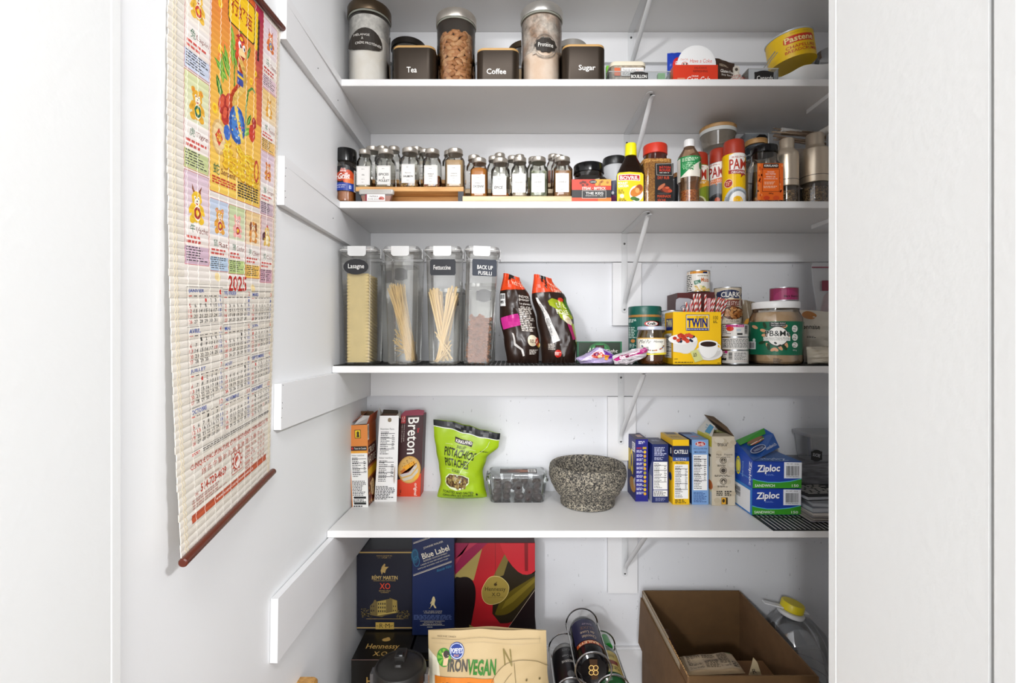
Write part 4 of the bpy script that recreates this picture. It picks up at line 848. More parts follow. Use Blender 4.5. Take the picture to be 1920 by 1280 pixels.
# steak spice jar
def a_keg(A):
    A.rect(1072, 336, 1146, 358, 'c63a22'); A.rect(1116, 336, 1146, 348, 'e9a03c'); A.rect(1072, 356, 1146, 370.5, '1d1c1d'); A.rect(1072, 370.5, 1146, 379, 'd04a24'); A.rect(1121, 370.8, 1146, 379, 'e07a28')
    for x, y in ((1093, 341), (1089, 343), (1097, 342), (1101, 346), (1093, 347), (1126, 342), (1129, 340), (1124, 346), (1139, 342)): A.ell(x, y, 2.6, 2.4, '6b1f14' if x < 1110 else 'b0702a', 4)
    A.ell(1112, 341, 7, 3.4, '141414'); A.text('CLUB HOUSE', 1107, 339.6, 1117, 342.4, 'f5f0e8'); A.text('STEAK · BIFTECK', 1091.5, 350.5, 1136, 355.8, 'f5ece2', bold=.015)
    A.line([(1091.5, 357.5), (1136, 357.5), (1136, 371.5), (1091.5, 371.5), (1091.5, 357.5)], .7, 'c9c4bc'); A.rect(1092, 358, 1135.6, 371, '262425'); A.text('THE KEG', 1098, 360, 1131, 364.6, 'f7f4ee', bold=.01); A.text('STEAKHOUSE + BAR', 1098, 366, 1131, 368, 'e5e1da')
def sqjar(name, label, l, r, lidl, lidr, df, top, lidb, sh, lidmat, gm, contm, cy_, art=None, z=Z2, depth=1.0, rough=.4, neck=True):
    hw = (r-l)/2/F*df*.98; x = XX((l+r)/2, df); t = thing(name, label, 'jar', (x, df+hw*depth, z+.0004)); lr = (lidr-lidl)/2/F*(df+hw*.5); lx = XX((lidl+lidr)/2, df+hw*depth)-x
    lx = 0; ht, hb, hs = hz(t, top, df+hw*depth-lr), hz(t, lidb, df+hw*depth-lr), hz(t, sh, df); k = hw*depth
    link('jar_body', rlathe([(hw*.96, k*.96, .012, .0005), (hw, k, .014, .004), (hw, k, .014, hs-.012), (hw*.93, k*.93, .022, hs-.003), (lr*.97, min(k, lr)*.97, lr*.95, hs+.002), (lr*.93, min(k, lr)*.93, lr*.93, hb+.003)], seg=7, cap1=False), gm, t)
    link('lid', lathe([(lr*.97, hb), (lr, hb+.001), (lr, ht-.003), (lr*.96, ht), (.0005, ht)], 40), lidmat, t)
    if contm: link('contents', rlathe([(hw*.93, k*.93, .012, .003), (hw*.96, k*.96, .012, .006), (hw*.96, k*.96, .014, hz(t, cy_, df))], seg=7), contm, t)
    if art: A = Art(flat(t, df-.0004)); art(A); A.put(t, 'label', printmat(rough))
    return t
sqjar('steak_spice_jar', 'squat square jar with a glossy black lid and red-black steak label', 1075.5, 1143, 1075, 1133, 1.238, 301, 318, 327, blackg, glass('efece6', .15, .03), mat('8a5a38', .9, var=.2, vs=150), 337, a_keg)
rbottle('powder_jar', 'grey-bodied jar with a black lid behind the yellow-capped bottle', 'jar', 1130, 1176, 1.33, Z2, [(.95, 0), (1, 372), (1, 312), (.9, 304)], [(1.0, 305), (1.02, 303), (1.02, 294), (.97, 290), (.001, 290)], None, mat('bfc0c2', .3), black,
    lambda A: (A.rect(1130, 338, 1176, 377, '1e2450'), A.rect(1130, 366, 1176, 377, '8a1f6a'), A.ell(1149, 361, 2.5, 3, 'e8e8f0')))
# brown bottle with yellow cap
dk = mat('1c0f08', .12)
def a_bov(A):
    P = [(1157, 327), (1161, 323.5), (1180, 322), (1203, 323.5), (1206.5, 327), (1206.5, 377), (1157, 377)]; A.poly(P, 'f2cf10'); A.poly([(1159.5, 327.5), (1180, 326), (1200, 327.5), (1200, 339), (1180, 337.8), (1159.5, 339)], 'f7f2ea'); A.poly([(1160.5, 328.5), (1180, 327.2), (1199, 328.5), (1199, 338), (1180, 336.8), (1160.5, 338)], 'b8282c')
    A.text('BOVRIL', 1162.5, 329.6, 1197.5, 336.6, 'fbf7f0', bold=.025); A.text('POULET', 1159, 341, 1177, 345.5, 'ffffff', bold=.03, rot=-.05); A.text('CHICKEN', 1159, 346.5, 1178, 351, 'ffffff', bold=.03, rot=-.05); A.mic(1159, 355, 1172, 363, 4, '6a5a10', words=2)
    A.ell(1193, 363, 13, 15, 'f4f2ee', n=28); A.ell(1193, 364, 11.5, 12.8, 'e4e2dc', n=28); A.ell(1197, 356, 8, 11, 'c06a24', rot=.5); A.ell(1192, 360, 11, 8, 'cf7c2c', rot=-.5); A.ell(1199, 352, 5, 6, '9c4c18'); A.ell(1195, 357, 4, 5, 'e3a860'); A.ell(1188, 372, 6, 3.5, '4e7a30'); A.ell(1194, 374, 5, 3, '3c6626'); A.ell(1166, 367.5, 4, 4, 'fff6cc'); A.mic(1160, 372, 1176, 377, 2, '6a5a10', words=3)
rbottle('stock_bottle', 'dark brown bottle with a yellow cap and yellow label', 'bottle', 1153, 1207.5, 1.238, Z2, [(.95, 0), (1, 373), (1, 324), (.93, 318), (.62, 303), (.42, 294), (.39, 291)], [(.40, 291), (.41, 289), (.385, 270), (.36, 268), (.001, 268)], None, dk, mat('f0e60c', .35), a_bov, sq=(.62, .55))
# dry rub jar
def a_rub(A):
    A.rect(1228, 306, 1262.5, 377, '1d1a19'); A.line([(1230.5, 307.5), (1260, 306.5), (1260.5, 329), (1231.5, 328), (1230.5, 307.5)], .7, 'b9b4ac'); A.text('BÂTON', 1236.5, 310.5, 1257, 315.5, 'e03a22', bold=.01); A.text('ROUGE', 1236.5, 316.5, 1257, 321.5, 'e03a22', bold=.01); A.mic(1236.5, 322.6, 1257, 325, 1, 'c8c4bc', words=3)
    A.text('DRY RUB', 1233, 330.5, 1254.5, 336, 'e0552e'); A.ell(1246, 354, 13, 7, '5a2418', rot=.3); A.ell(1250, 356, 9, 5, '9a3e22', rot=.3); A.ell(1240, 350, 9, 3, 'b86a48', rot=-.7); A.ell(1251, 352, 4, 2, 'd0603a'); A.ell(1256, 358, 4, 3, 'c04a2a'); A.ell(1244, 363, 12, 2, '3c3634')
    A.text('MARINADE', 1232.5, 365.5, 1257.5, 370.5, 'e0552e'); A.text('SÈCHE', 1232.5, 372, 1248, 377.5, 'e0552e')
sqjar('dry_rub_jar', 'tall square jar of brown rub with a red lid and black label', 1206, 1263.5, 1208.5, 1253, 1.240, 265.5, 284, 297, mat('c8321c', .4), glass('f2ede4', .16, .03), grain(['b4823e', 'a06c30', '8c5a28', 'c4964e'], 420, bump=.3), 296.5, a_rub, depth=.75)
rbottle('small_jar', 'dark small jar between the brown rub jar and the green-labelled bottle', 'jar', 1262, 1284, 1.33, Z2, [(.95, 0), (1, 370), (1, 335), (.8, 330)], [(.95, 330), (.95, 322), (.001, 321)], None, mat('1d2228', .3), wood('8a5a2c', 'a8743c', 5, 0))
# green labelled shaker
def a_gr(A):
    A.poly([(1270, 291), (1315, 291), (1315, 330), (1270, 330)], '1f8a4a'); A.poly([(1270, 293), (1276, 293), (1276, 337), (1270, 337)], 'e6e0d4'); A.poly([(1276, 329), (1313, 300), (1316, 300), (1316, 330), (1276, 330)], 'eae4d6'); A.mic(1279, 293.5, 1311, 301, 3, 'cfe6c8', words=5); A.mic(1279, 303, 1305, 312, 3, '8fcf9a', words=4)
    R = random.Random(2)
    for k in range(26): A.ell(R.uniform(1279, 1300), R.uniform(302, 318), 1.5, 1.2, R.choice(['2fae62', '6fc08a', '176f3a', 'a8d8a8']), 14, 6)
    A.ell(1312, 309, 2, 7, '1f6a3a', 20)
t, X, c, R_ = rbottle('reused_shaker_bottle', 'clear waisted bottle with a white cap and green label, partly filled with orange flakes', 'bottle', 1269.5, 1315, 1.240, Z2, [(.8, 0), (.84, 374), (.86, 340), (1, 334), (1, 296), (.93, 287), (.6, 277), (.45, 272), (.45, 268)], [(.46, 271), (.47, 269.5), (.44, 259), (.40, 257.5), (.001, 257.5)],
    [(.76, 375), (.80, 372), (.80, 354), (.001, 353)], glass('e8d2bc', .16, .03, .12, 'c09068'), whitep, a_gr, contm=grain(['d8782a', 'e8a04a', 'b8541c', 'f0be78', '8a4a20'], 500))
# cooking sprays
capr = mat('a8331c', .4)
def spray(l, r, top, capb, df, label, base, art):
    t, X, c, R = rbottle('cooking_spray_can', label, 'spray can', l, r, df, Z2, [(.94, 0), (.97, 378), (1, 374), (1, capb+6), (.96, capb+1), (.93, capb-1)], None, None, mat(base, .3, .1), None, art, rough=.28)
    hb, ht = ZZ(capb, df)-t.location.z, ZZ(top, df)-t.location.z; n = 36; rings = []
    for q in (0, .15, .6, .86, .95, 1):   # sloping cap top, high in front on the right
        rs = (.93, .94, .90, .88, .82, .70)[(0, .15, .6, .86, .95, 1).index(q)]
        rings.append([(R*rs*cos(2*pi*k/n), R*rs*sin(2*pi*k/n), hb+(ht-hb)*q-max(0, q-.6)*.014*(.5-.5*cos(2*pi*k/n-.5))*0) for k in range(n)])
    link('cap', MB().stack(rings), capr, t); link('nozzle', MB().box(-.004, .004, -R*.3, -R*.1, ht-.001, ht+.001), capr, t)
def a_pam1(A):
    A.rect(1350, 286, 1402, 378, 'f4c408'); A.poly([(1367, 289), (1378, 286), (1402, 286), (1402, 325), (1367, 321)], 'f5f2ec'); A.mic(1372, 292, 1398, 295.5, 2, 'b04030', words=4); A.text('PAM', 1367.5, 297, 1399.5, 316.5, 'b8321c', bold=.02)
    A.poly([(1366, 317), (1402, 318.5), (1402, 327), (1394, 327), (1389, 333), (1389.5, 326.5), (1366, 324)], 'a8322a'); A.text('ORIGINAL', 1371, 319.6, 1398, 324.6, 'f5ece6', bold=.012)
    A.ell(1366, 341.5, 8, 8.2, 'f7eee0'); A.ell(1366, 341.5, 7.3, 7.5, 'b5301c'); A.mic(1361, 337, 1371, 346, 3, 'f5c8b0', words=2); A.ell(1383, 376, 25, 26, 'c4ccd2', n=40); A.ell(1383, 378, 21, 24, '8f979e', n=40); A.ell(1384, 377, 17, 19, 'f2f2f0', n=30); A.ell(1383, 375, 9, 8, 'f0b818'); A.mic(1360, 366, 1370, 378, 5, '8a9096', words=2)
def a_pam2(A):
    A.rect(1325, 304, 1360, 378, '7d8186'); A.poly([(1325, 305), (1360, 301), (1360, 334), (1325, 334)], 'f5f2ef'); A.mic(1330, 305, 1352, 308, 2, 'b04030', words=4); A.text('PAM', 1329, 311, 1356, 331, 'a82c22', bold=.02); A.poly([(1325, 336), (1360, 331), (1360, 341), (1345, 342), (1343, 347), (1341, 342), (1325, 345)], 'd9702c'); A.text('GRILLING', 1329, 335, 1353, 339, 'f5ece6'); A.text('GRILLADES', 1329, 340, 1353, 343.5, 'f5ece6'); A.ell(1345, 374, 17, 12, '3c3c40', n=30); A.ell(1345, 376, 14, 11, '222226', n=30); A.ell(1345, 374, 5, 5, 'b8502a')
def a_pam3(A):
    A.rect(1290, 308, 1335, 378, '7c8f2a'); A.rect(1290, 309, 1335, 337, 'f4f1ea'); A.text('M', 1314, 317, 1324.5, 336, 'b02c1e', bold=.02); A.mic(1311, 311, 1323, 314, 2, 'b04030', words=3); A.poly([(1290, 337), (1335, 337), (1335, 344), (1314, 352), (1308, 358), (1290, 345)], 'e0a630'); A.mic(1312, 339, 1324, 344, 2, 'f5efe0', words=2); A.ell(1311, 378, 13, 11, 'c8c8a0', n=24); A.ell(1310, 380, 11, 11, '6a5a3a', n=24)
spray(1288, 1329.5, 281.5, 308, 1.290, 'olive-green cooking spray can with a rust-red cap, behind the green-labelled bottle', '7c8f2a', a_pam3)
spray(1328, 1368, 273.5, 303, 1.290, 'grey cooking spray can with a rust-red cap, middle of the three sprays', '7d8186', a_pam2)
spray(1353.5, 1398.5, 256.5, 287, 1.238, 'yellow cooking spray can with a rust-red cap, foremost of the sprays', 'f4c408', a_pam1)
# wood-lidded jar up against the shelf above, on a small canister
woodlid = wood('a87c48', 'c49a62', 5, 0); X, c, R = place(1311, 1382, 1.37)
t = thing('glass_storage_jar', 'round glass tub with a wooden lid, perched high behind the cooking sprays', 'jar', (X, c, ZZ(268, 1.37))); h = hz(t, 241, 1.37)
link('glass_body', lathe([(R*.72, 0), (R*.82, .003), (R*.94, h)], 36), glass('e0dad0', .14, .04, .35, 'a89c8c'), t); link('seal', lathe([(R*.99, h), (R, h+.005), (R, h+.010), (R*.98, h+.011)], 36), mat('c9cac6', .5), t); link('lid', lathe([(R*.98, h+.0112), (R, h+.013), (R, h+.020), (R*.97, h+.0215)], 36), woodlid, t)
zt = t.location.z; Xq, cq = XX(1352, 1.42), 1.42
single('canister', 'plain white canister hidden behind the sprays, holding up the wood-lidded tub', 'canister', lathe([(.026, Z2+.0004-Z2), (.026, zt-Z2-.003), (.024, zt-Z2-.0005)], 30), whitep, (Xq, cq, Z2))
# jars behind: wood lid jar with dark label, acrylic box
rbottle('glass_storage_jar', 'glass jar with a bamboo lid and dark label behind the yellow spray', 'jar', 1396, 1440, 1.365, Z2, [(.95, 0), (.97, 370), (.97, 275), (.93, 268)], [(.98, 266.5), (1, 265), (1, 259), (.97, 257), (.001, 257)], [(.92, 372), (.92, 300)], glass('dfe3e6', .14, .03, .15, '8a94a0'), woodlid, lambda A: (A.rect(1394, 272, 1418, 306, '23272c'), A.text('MÉ', 1400, 284, 1408, 288, 'b8bcc0'), A.text('CACAO', 1400, 294, 1412, 298, 'b8bcc0')), contm=mat('b79c74', .9, var=.1, vs=60), capname='lid')
x0, x1 = XX(1397, 1.445), XX(1441, 1.445); t = thing('acrylic_box', 'clear acrylic box with a black plaque near the shelf above', 'box', ((x0+x1)/2, 1.445, Z2+.0005)); w = (x1-x0)/2; h = hz(t, 250, 1.445)
link('box_body', MB().stack([[(a_*w, b_, z_) for a_, b_ in ((-1, 0), (1, 0), (1, .05), (-1, .05))] for z_ in (0, h)]), glass('eef2f5', .2, .05, .06), t); link('rim', MB().tube([(-w, 0, h), (w, 0, h), (w, 0, h*.2)], .0012, 5), whitep, t)
A = Art(flat(t, 1.444)); A.poly([(1418, 257), (1424, 252), (1434, 252), (1439, 256), (1439, 259), (1418, 259)], '141414'); A.put(t, 'plaque')
# clear jar of crushed chilli
def a_kirk(A):
    A.rect(1420, 306, 1468.5, 375, 'e0641c'); A.rect(1420, 306, 1426, 375, 'e87a30'); R = random.Random(4)
    for k in range(30): A.ell(R.choice([R.uniform(1421, 1429), R.uniform(1460, 1467)]), R.uniform(310, 372), 1.6, 2.4, R.choice(['c8481a', 'f09050', 'd85a20']), 4, 6)
    A.rect(1431, 306.8, 1460, 315, '2a1a18'); A.text('KIRKLAND', 1433, 308.6, 1458.5, 312.6, 'f6f1ea', bold=.02); A.line([(1430, 317), (1461, 317), (1461, 359), (1429.5, 359), (1430, 317)], .6, '3a1c10'); A.rect(1430.4, 317.4, 1460.6, 358.6, 'ea6a20')
    for s_, y in (('CRUSHED', 321), ('RED PEPPER', 325), ('PIMENT DE', 330), ('CAYENNE BROYÉ', 333.6)): A.text(s_, 1445-len(s_)*.95, y, 1445+len(s_)*.95, y+2.6, 'fbe9dc')
    A.mic(1433, 340, 1458, 346, 3, 'f5c8a8'); A.mic(1431.5, 348, 1459, 353, 2, 'f5c8a8'); A.text('350 g', 1441, 361.2, 1449.5, 364.4, '2a1a18', bold=.02); A.ell(1437, 371, 6, 4, 'c8421a'); A.ell(1455, 371, 6, 4, 'd04e1e')
sqjar('chilli_flake_jar', 'clear square jar with a glossy black cap and orange label', 1417.5, 1470, 1409, 1457, 1.240, 268, 281, 297, blackg, glass('f0ebe2', .2, .02), grain(['a8642e', 'c98a48', '7a3a1c', 'd8aa68', '8a2c18'], 420), 368, a_kirk, depth=.8)
rbottle('garlic_powder_jar', 'broad clear jar of beige powder behind the left of the orange-labelled jar', 'jar', 1392, 1424, 1.305, Z2, [(.95, 0), (1, 372), (1, 312), (.9, 303), (.6, 299)], None, [(.9, 372), (.93, 369), (.93, 322), (.001, 321)], glass('eee9df', .2, .03), None, None, contm=mat('c4ab84', .9))
# stainless grinders
def grinder(l, r, top, df, prof, label, nb, gl):
    X, c, R = place(l, r, df); t = thing('pepper_grinder', label, 'grinder', (X, c, Z2+.0004)); q = lambda pr: [(R*a, max(0, ZZ(py, df+.006)-t.location.z) if py else 0) for a, py in pr]
    link('steel_top', lathe(q(prof), 44), mat('dccdb8', .3, .8, bump=.05, bs=30), t); link('glass_body', lathe(q(gl), 40, cap1=False), glass('eeeae4', .2, .02), t)
    link('contents', lathe(q([(gl[0][0]*.85, 377), (.86, 372), (.86, gl[-1][1]+8), (.001, gl[-1][1]+6)]), 30), grain(['6b5038', 'a08460', '3e2c1e', 'c4a67c'], 330), t)
    for z_ in nb: link('groove', lathe(q([(1.003, z_+.5), (1.003, z_-.5)]), 40, cap0=False, cap1=False), mat('3a342e', .5), t)
grinder(1452, 1498.5, 255, 1.262, [(.96, 347), (.99, 345), (.99, 290), (.96, 283), (.66, 276), (.62, 273), (.62, 257.5), (.56, 255), (.001, 255)], 'shorter stainless pepper grinder with a clear base of peppercorns', (335.5,), [(.85, 0), (.9, 374), (.9, 348)])
grinder(1499.5, 1557, 243.5, 1.262, [(.97, 339), (1, 337), (1, 283), (.96, 275), (.66, 268), (.62, 265), (.62, 246), (.56, 243.5), (.001, 243.5)], 'taller stainless grinder with a clear glass base at the right end of the spice shelf', (326.5,), [(.95, 0), (.98, 374), (.98, 345), (.93, 340)])
# bundle of wooden skewers behind the grinders
R = random.Random(8)
t = thing('skewer_bundle', 'bundle of thin wooden skewers lying high behind the grinders', 'skewers', W(1500, 262, 1.44)); lo = t.location
cols = [mat('8a7460', .7), mat('a8927a', .7), mat('6f5c4a', .7)]
for k in range(24):
    y_ = R.uniform(240, 264); a = W(1446+R.uniform(0, 26), y_, 1.40+R.uniform(0, .03)); b = W(1549, y_+R.uniform(4, 15), 1.36+R.uniform(0, .08))
    link('skewer', MB().tube([a-lo, b-lo], .0016, 5), R.choice(cols), t)
z_ = ZZ(281, 1.38)
single('storage_tub', 'grey tub behind the grinders on which the wooden skewers lie', 'container', MB().box(XX(1462, 1.38), XX(1555, 1.38), 1.37, 1.48, Z2+.0005, z_), mat('8c8076', .6))
single('foil_roll', 'white roll of paper lying on the skewers under the glass-jar shelf', 'roll', MB().tube([W(1466, 243, 1.40), W(1548, 253, 1.44)], .006, 10), mat('c9c6c2', .6))
single('foil_roll', 'white roll end seen to the right of the taller grinder', 'roll', MB().tube([W(1540, 250, 1.33), W(1556, 241, 1.30)], .010, 12), mat('ddd8d0', .6))
# ================================================================ shelf three
linerm = mat('15130f', .5)
def liner(label, x0, x1, y0, y1, z, pitch=.0125, wd=.0088, fr=True):
    t = thing('shelf_liner', label, 'liner', (x0, y0, z)); n = int((x1-x0)/pitch); src = link('slat', MB().box(0, wd, 0, y1-y0, .0009, .0017), linerm, t)
    for k in range(1, n): piece(src, t, (k*pitch, 0, 0))
    m_ = MB(); q = 0
    while q < y1-y0: m_.box(0, n*pitch-.003, q, q+.0025, 0, .0010); q += .085
    m_.box(-.002, n*pitch, -.0005, .0035, 0, .0019).box(-.002, .0015, 0, y1-y0, 0, .0019)
    link('backing_mesh', m_, linerm, t); return t
liner('black slatted liner under the pasta containers and snack bags', -.447, XX(1281, 1.222), 1.2215, 1.495, Z3+.0002)
liner('black slatted liner under the yellow sweetener box, tins and white-lidded jar', XX(1283, 1.222), .99, 1.2215, 1.495, Z3+.0002, .0105, .0088)
ZM = Z3+.0030
PL = glass('f7f7f5', .03, .16, .05, 'e9e6e0')
def pasta_box(label, fl, fr, bl_, br_, lean, lab, df=1.2385, dp=.112):
    wt, wb_ = (fr-fl)/2/F*df, (br_-bl_)/2/F*df; x = XX((bl_+br_)/2, df); t = thing('pasta_container', label, 'container', (x, df+dp/2, ZM+.0002), 'clear flip-lid pasta containers', (0, lean, 0))
    Hh = hz(t, 461, df); b0, b1 = dp/2*.9, dp/2
    link('body', rlathe([(wb_*.9, b0*.93, .012, 0), (wb_, b0, .012, .004), (wt*.985, b1, .012, Hh-.022), (wt*1.03, b1*1.03, .013, Hh-.018)], seg=5, cap1=False), PL, t)
    link('lid', rlathe([(wt*1.02, b1*1.02, .014, Hh-.016), (wt*1.07, b1*1.05, .015, Hh-.014), (wt*1.07, b1*1.05, .015, Hh-.006), (wt*1.0, b1, .015, Hh), (wt*.9, b1*.93, .014, Hh), (wt*.88, b1*.9, .014, Hh-.006), (.001, .001, .001, Hh-.006)], seg=5), glass('f4f4f2', .25, .05, .16), t)
    g = MB(); P = rr(wt*1.075, b1*1.055, .015, Hh-.010, 5); g.tube(P+[P[0]], .0011, 5); link('gasket', g, mat('d9d8d4', .5), t)
    c_ = MB(); cw = wt*.52
    c_.stack([[(-cw, -b1*1.06-q1, Hh-.001), (cw, -b1*1.06-q1, Hh-.001), (cw, -b1*1.06-q1, Hh-.022), (cw*.8, -b1*1.06-q1, Hh-.0265), (-cw*.8, -b1*1.06-q1, Hh-.0265), (-cw, -b1*1.06-q1, Hh-.022)] for q1 in (0, .0022)])
    link('front_clip', c_, glass('ffffff', .2, .15, .72, 'e9e9e8'), t)
    c_ = MB(); c_.stack([[(wt*1.08+q1, -.018, Hh-.001), (wt*1.08+q1, .018, Hh-.001), (wt*1.08+q1, .018, Hh-.0265), (wt*1.08+q1, -.018, Hh-.0265)] for q1 in (0, .0022)]); link('side_clip', c_, glass('ffffff', .2, .15, .5, 'e9e9e8'), t)
    if lab:
        A = Art(lambda u, v, h: (XX(u, df)-x-math.tan(lean)*(ZZ(v, df)-t.location.z), -dp/2-.0013-h, ZZ(v, df)-t.location.z)); lab(A); A.put(t, 'label', printmat(.55))
    return t, wb_, wt, Hh
def l1(A): A.ell(667.5, 500, 23.5, 14.5, '201f22', n=36); A.text('Lasagne', 653, 494.5, 683, 505.5, 'f0eeea', bold=.005)
def l3(A): A.poly([(808, 486), (853, 486), (853, 488), (854.5, 489), (854.5, 513), (853, 514), (853, 516), (808, 516), (808, 514), (806.5, 513), (806.5, 489), (808, 488)], '1d1f26'); A.text('Fettuccine', 813, 497, 845, 505.5, 'f2f0ec', bold=.004)
def l4(A): A.poly([(887, 486), (930, 486), (931.5, 489), (931.5, 515), (930, 517), (887, 517), (885.5, 515), (885.5, 489)], '1f2634'); A.text('BACK UP', 895, 497, 924, 504.5, 'f2f0ec', bold=.004, rot=.03); A.text('FUSILLI', 897, 508, 922, 515, 'f2f0ec', bold=.004, rot=.03)
c1 = pasta_box('clear pasta container of lasagne sheets with an oval black label', 640, 706, 643, 697, 0, l1)
c2 = pasta_box('clear pasta container of spaghetti without a front label', 719.5, 784, 725, 777, 0, None)
c3 = pasta_box('clear pasta container lettered Fettuccine on a black label', 799, 864, 802.5, 857, 0, l3)
c4 = pasta_box('clear pasta container lettered BACK UP FUSILLI, leaning slightly right', 875, 936, 868, 920, radians(2.6), l4)
# second row of containers and their black plaques
for (l, r_, tp, lb, df_) in ((712, 775, 490, 'shorter clear container with a black plaque behind the spaghetti', 1.375), (812, 868, 540, 'small clear container behind the Fettuccine one', 1.375), (872, 930, 530, 'small clear container with a grey plaque behind the BACK UP FUSILLI one', 1.375)):
    w = (r_-l)/2/F*df_; t = thing('storage_container', lb, 'container', (XX((l+r_)/2, df_), df_+.05, ZM+.0002)); Hh = hz(t, tp, df_)
    link('body', rlathe([(w*.9, .044, .012, 0), (w, .048, .012, Hh-.012)], seg=4, cap1=False), PL, t); link('lid', rlathe([(w*1.03, .05, .012, Hh-.011), (w*1.05, .05, .013, Hh-.001), (w, .048, .013, Hh)], seg=4), glass('f4f4f2', .25, .05, .3), t)
    A = Art(flat(t, df_-.0006)); cx = (l+r_)/2+6; A.poly(fancy(cx, tp+24, 15, 11), '2b2e36'); A.put(t, 'plaque')
# lasagne sheets
lasm = mat('e8d090', .6, var=.08, vs=30); t = c1[0]; R = random.Random(5)
def sheet(w, h, ph):
    mb = MB(); n = 150; vs = []; fs = []
    for j in range(n+1):
        z = h*j/n; f = sin(z*2*pi/.0085+ph)
        for i, x in enumerate((-w, -w*.82, -w*.7, -w*.66, w*.66, w*.7, w*.82, w)): vs.append((x*(1+(.035*sin(z*2*pi/.0085+ph+1) if i in (0, 7) else 0)), (.0026*f if i in (0, 7) else .0009*f if i in (1, 6) else 0), z))
    for j in range(n):
        for i in range(7): a = j*8+i; fs.append((a, a+1, a+9, a+8))
    mb.add(vs, fs); return mb
for k in range(13):
    s_ = single('lasagne_sheet', 'foremost wavy-edged lasagne sheet in the oval-labelled container' if k == 0 else 'wavy-edged lasagne sheet stacked behind the foremost one in the oval-labelled container', 'pasta', sheet(.0275, .232-.0015*(k % 4), k), lasm, (t.location.x-.0025+R.uniform(-.001, .002), t.location.y-.046+k*.0072, t.location.z+.005), 'lasagne sheets' if k else None, rot=(R.uniform(-.004, .004), 0, R.uniform(-.05, .05)))
# spaghetti
sp = mat('e8c888', .5); R = random.Random(11); t = c2[0]; mb = MB(); X0, Y0, Zb = t.location
for k in range(150):
    a = R.random(); q = R.uniform(-.046, .012)
    mb.tube([(X0+.032-.024*R.random(), Y0+q*.8, Zb+.006+R.uniform(0, .01)), (X0-.038+.036*R.random()**.8, Y0+q, Zb+.204+R.uniform(-.012, .012)-.004*a)], .0009, 5)
for k in range(26):
    z = R.uniform(.005, .08); x0 = -.027+R.uniform(0, .01); mb.tube([(X0+x0, Y0+R.uniform(-.045, .03), Zb+z+R.uniform(.0, .03)), (X0+.028-R.uniform(0, .01), Y0+R.uniform(-.045, .03), Zb+.005+R.uniform(0, .05))], .0009, 5)
single('spaghetti', 'loose spaghetti slanting inside the unlabelled pasta container', 'pasta', mb, sp, kind='stuff')
# fettuccine
fe = mat('ebcb8c', .5); t = c3[0]; mb = MB(); X0, Y0, Zb = t.location
def ribbon(a, b, w):
    a, b = Vector(a), Vector(b); s_ = Vector((cos(R.uniform(-.7, .7)), sin(R.uniform(-.7, .7)), 0))*w; u = Vector((0, .0006, 0)); mb.stack([[a-s_-u, a+s_-u, a+s_+u, a-s_+u], [b-s_-u, b+s_-u, b+s_+u, b-s_+u]])
for k in range(46): q = R.uniform(-.045, .01); ribbon((X0+.004+R.uniform(-.008, .01), Y0+q, Zb+.006+R.uniform(0, .05)), (X0-.038+R.uniform(0, .028), Y0+q, Zb+.192+R.uniform(-.01, .012)), .0021)
for k in range(46): q = R.uniform(-.045, .01); ribbon((X0-.016+R.uniform(-.004, .012), Y0+q, Zb+.005+R.uniform(0, .01)), (X0+.008+R.uniform(0, .028), Y0+q, Zb+.195+R.uniform(-.02, .012)), .0021)
for a, b in (((-.014, .004), (.020, .062)), ((.024, .010), (-.018, .075)), ((-.024, .004), (.016, .03)), ((-.010, .006), (.022, .052)), ((.02, .03), (-.022, .085))): ribbon((X0+a[0], Y0-.045, Zb+a[1]+.004), (X0+b[0], Y0-.043, Zb+b[1]), .0021)
single('fettuccine', 'flat fettuccine ribbons crossing in a V inside the Fettuccine container', 'pasta', mb, fe, kind='stuff')
# fusilli
t = c4[0]; mb = MB(); X0, Y0, Zb = t.location; fum = mat('b87e58', .6, var=.35, vs=90)
def fus(c, rot):
    n = 13; L_ = .027; vs = []; fs = []
    for arm in range(3):
        o = len(vs)
        for i in range(n+1):
            z = -L_/2+L_*i/n; a = arm*2*pi/3+i*1.15; v0 = Vector((0, 0, z)); v1 = Vector((.0040*cos(a), .0040*sin(a), z))
            v1b = Vector((.0040*cos(a+.45), .0040*sin(a+.45), z+.0008)); vs += [rot@v0+c, rot@v1+c, rot@v1b+c]
        for i in range(n): q = o+i*3; fs += [(q, q+1, q+4, q+3), (q+1, q+2, q+5, q+4), (q+2, q, q+3, q+5)]
    mb.add(vs, fs)
sl = math.tan(radians(2.6)); n_f = 0
for j in range(27):
    zz = .008+j*.0042
    for i in range(11):
        face = R.random(); a = R.uniform(-.015, .015); b = -.038 if face < .72 else R.uniform(-.04, .04); a = a if face < .72 else (.0185 if face < .9 else -.0185)
        q = R.uniform(-.6, .6)+(pi/2 if face < .72 else 0); rot = Matrix.Rotation(R.uniform(-.3, .3)+(0), 3, 'Z')@Matrix.Rotation(R.uniform(.5, 2.6), 3, 'Y')
        fus(Vector((X0+a+zz*sl, Y0+b+.001, Zb+zz+R.uniform(0, .004))), rot); n_f += 1
fz = single('fusilli', 'heap of brown whole-wheat fusilli spirals in the BACK UP FUSILLI container', 'pasta', mb, fum, kind='stuff')
link('inner_mass', rlathe([(.0185, .034, .01, .006), (.0195, .035, .01, .112)]), mat('4a2c1c', .8), fz, None, (X0+.003, Y0+.003, Zb), kind='stuff')  # dark brown puts the shade of the gaps between spirals into the colour
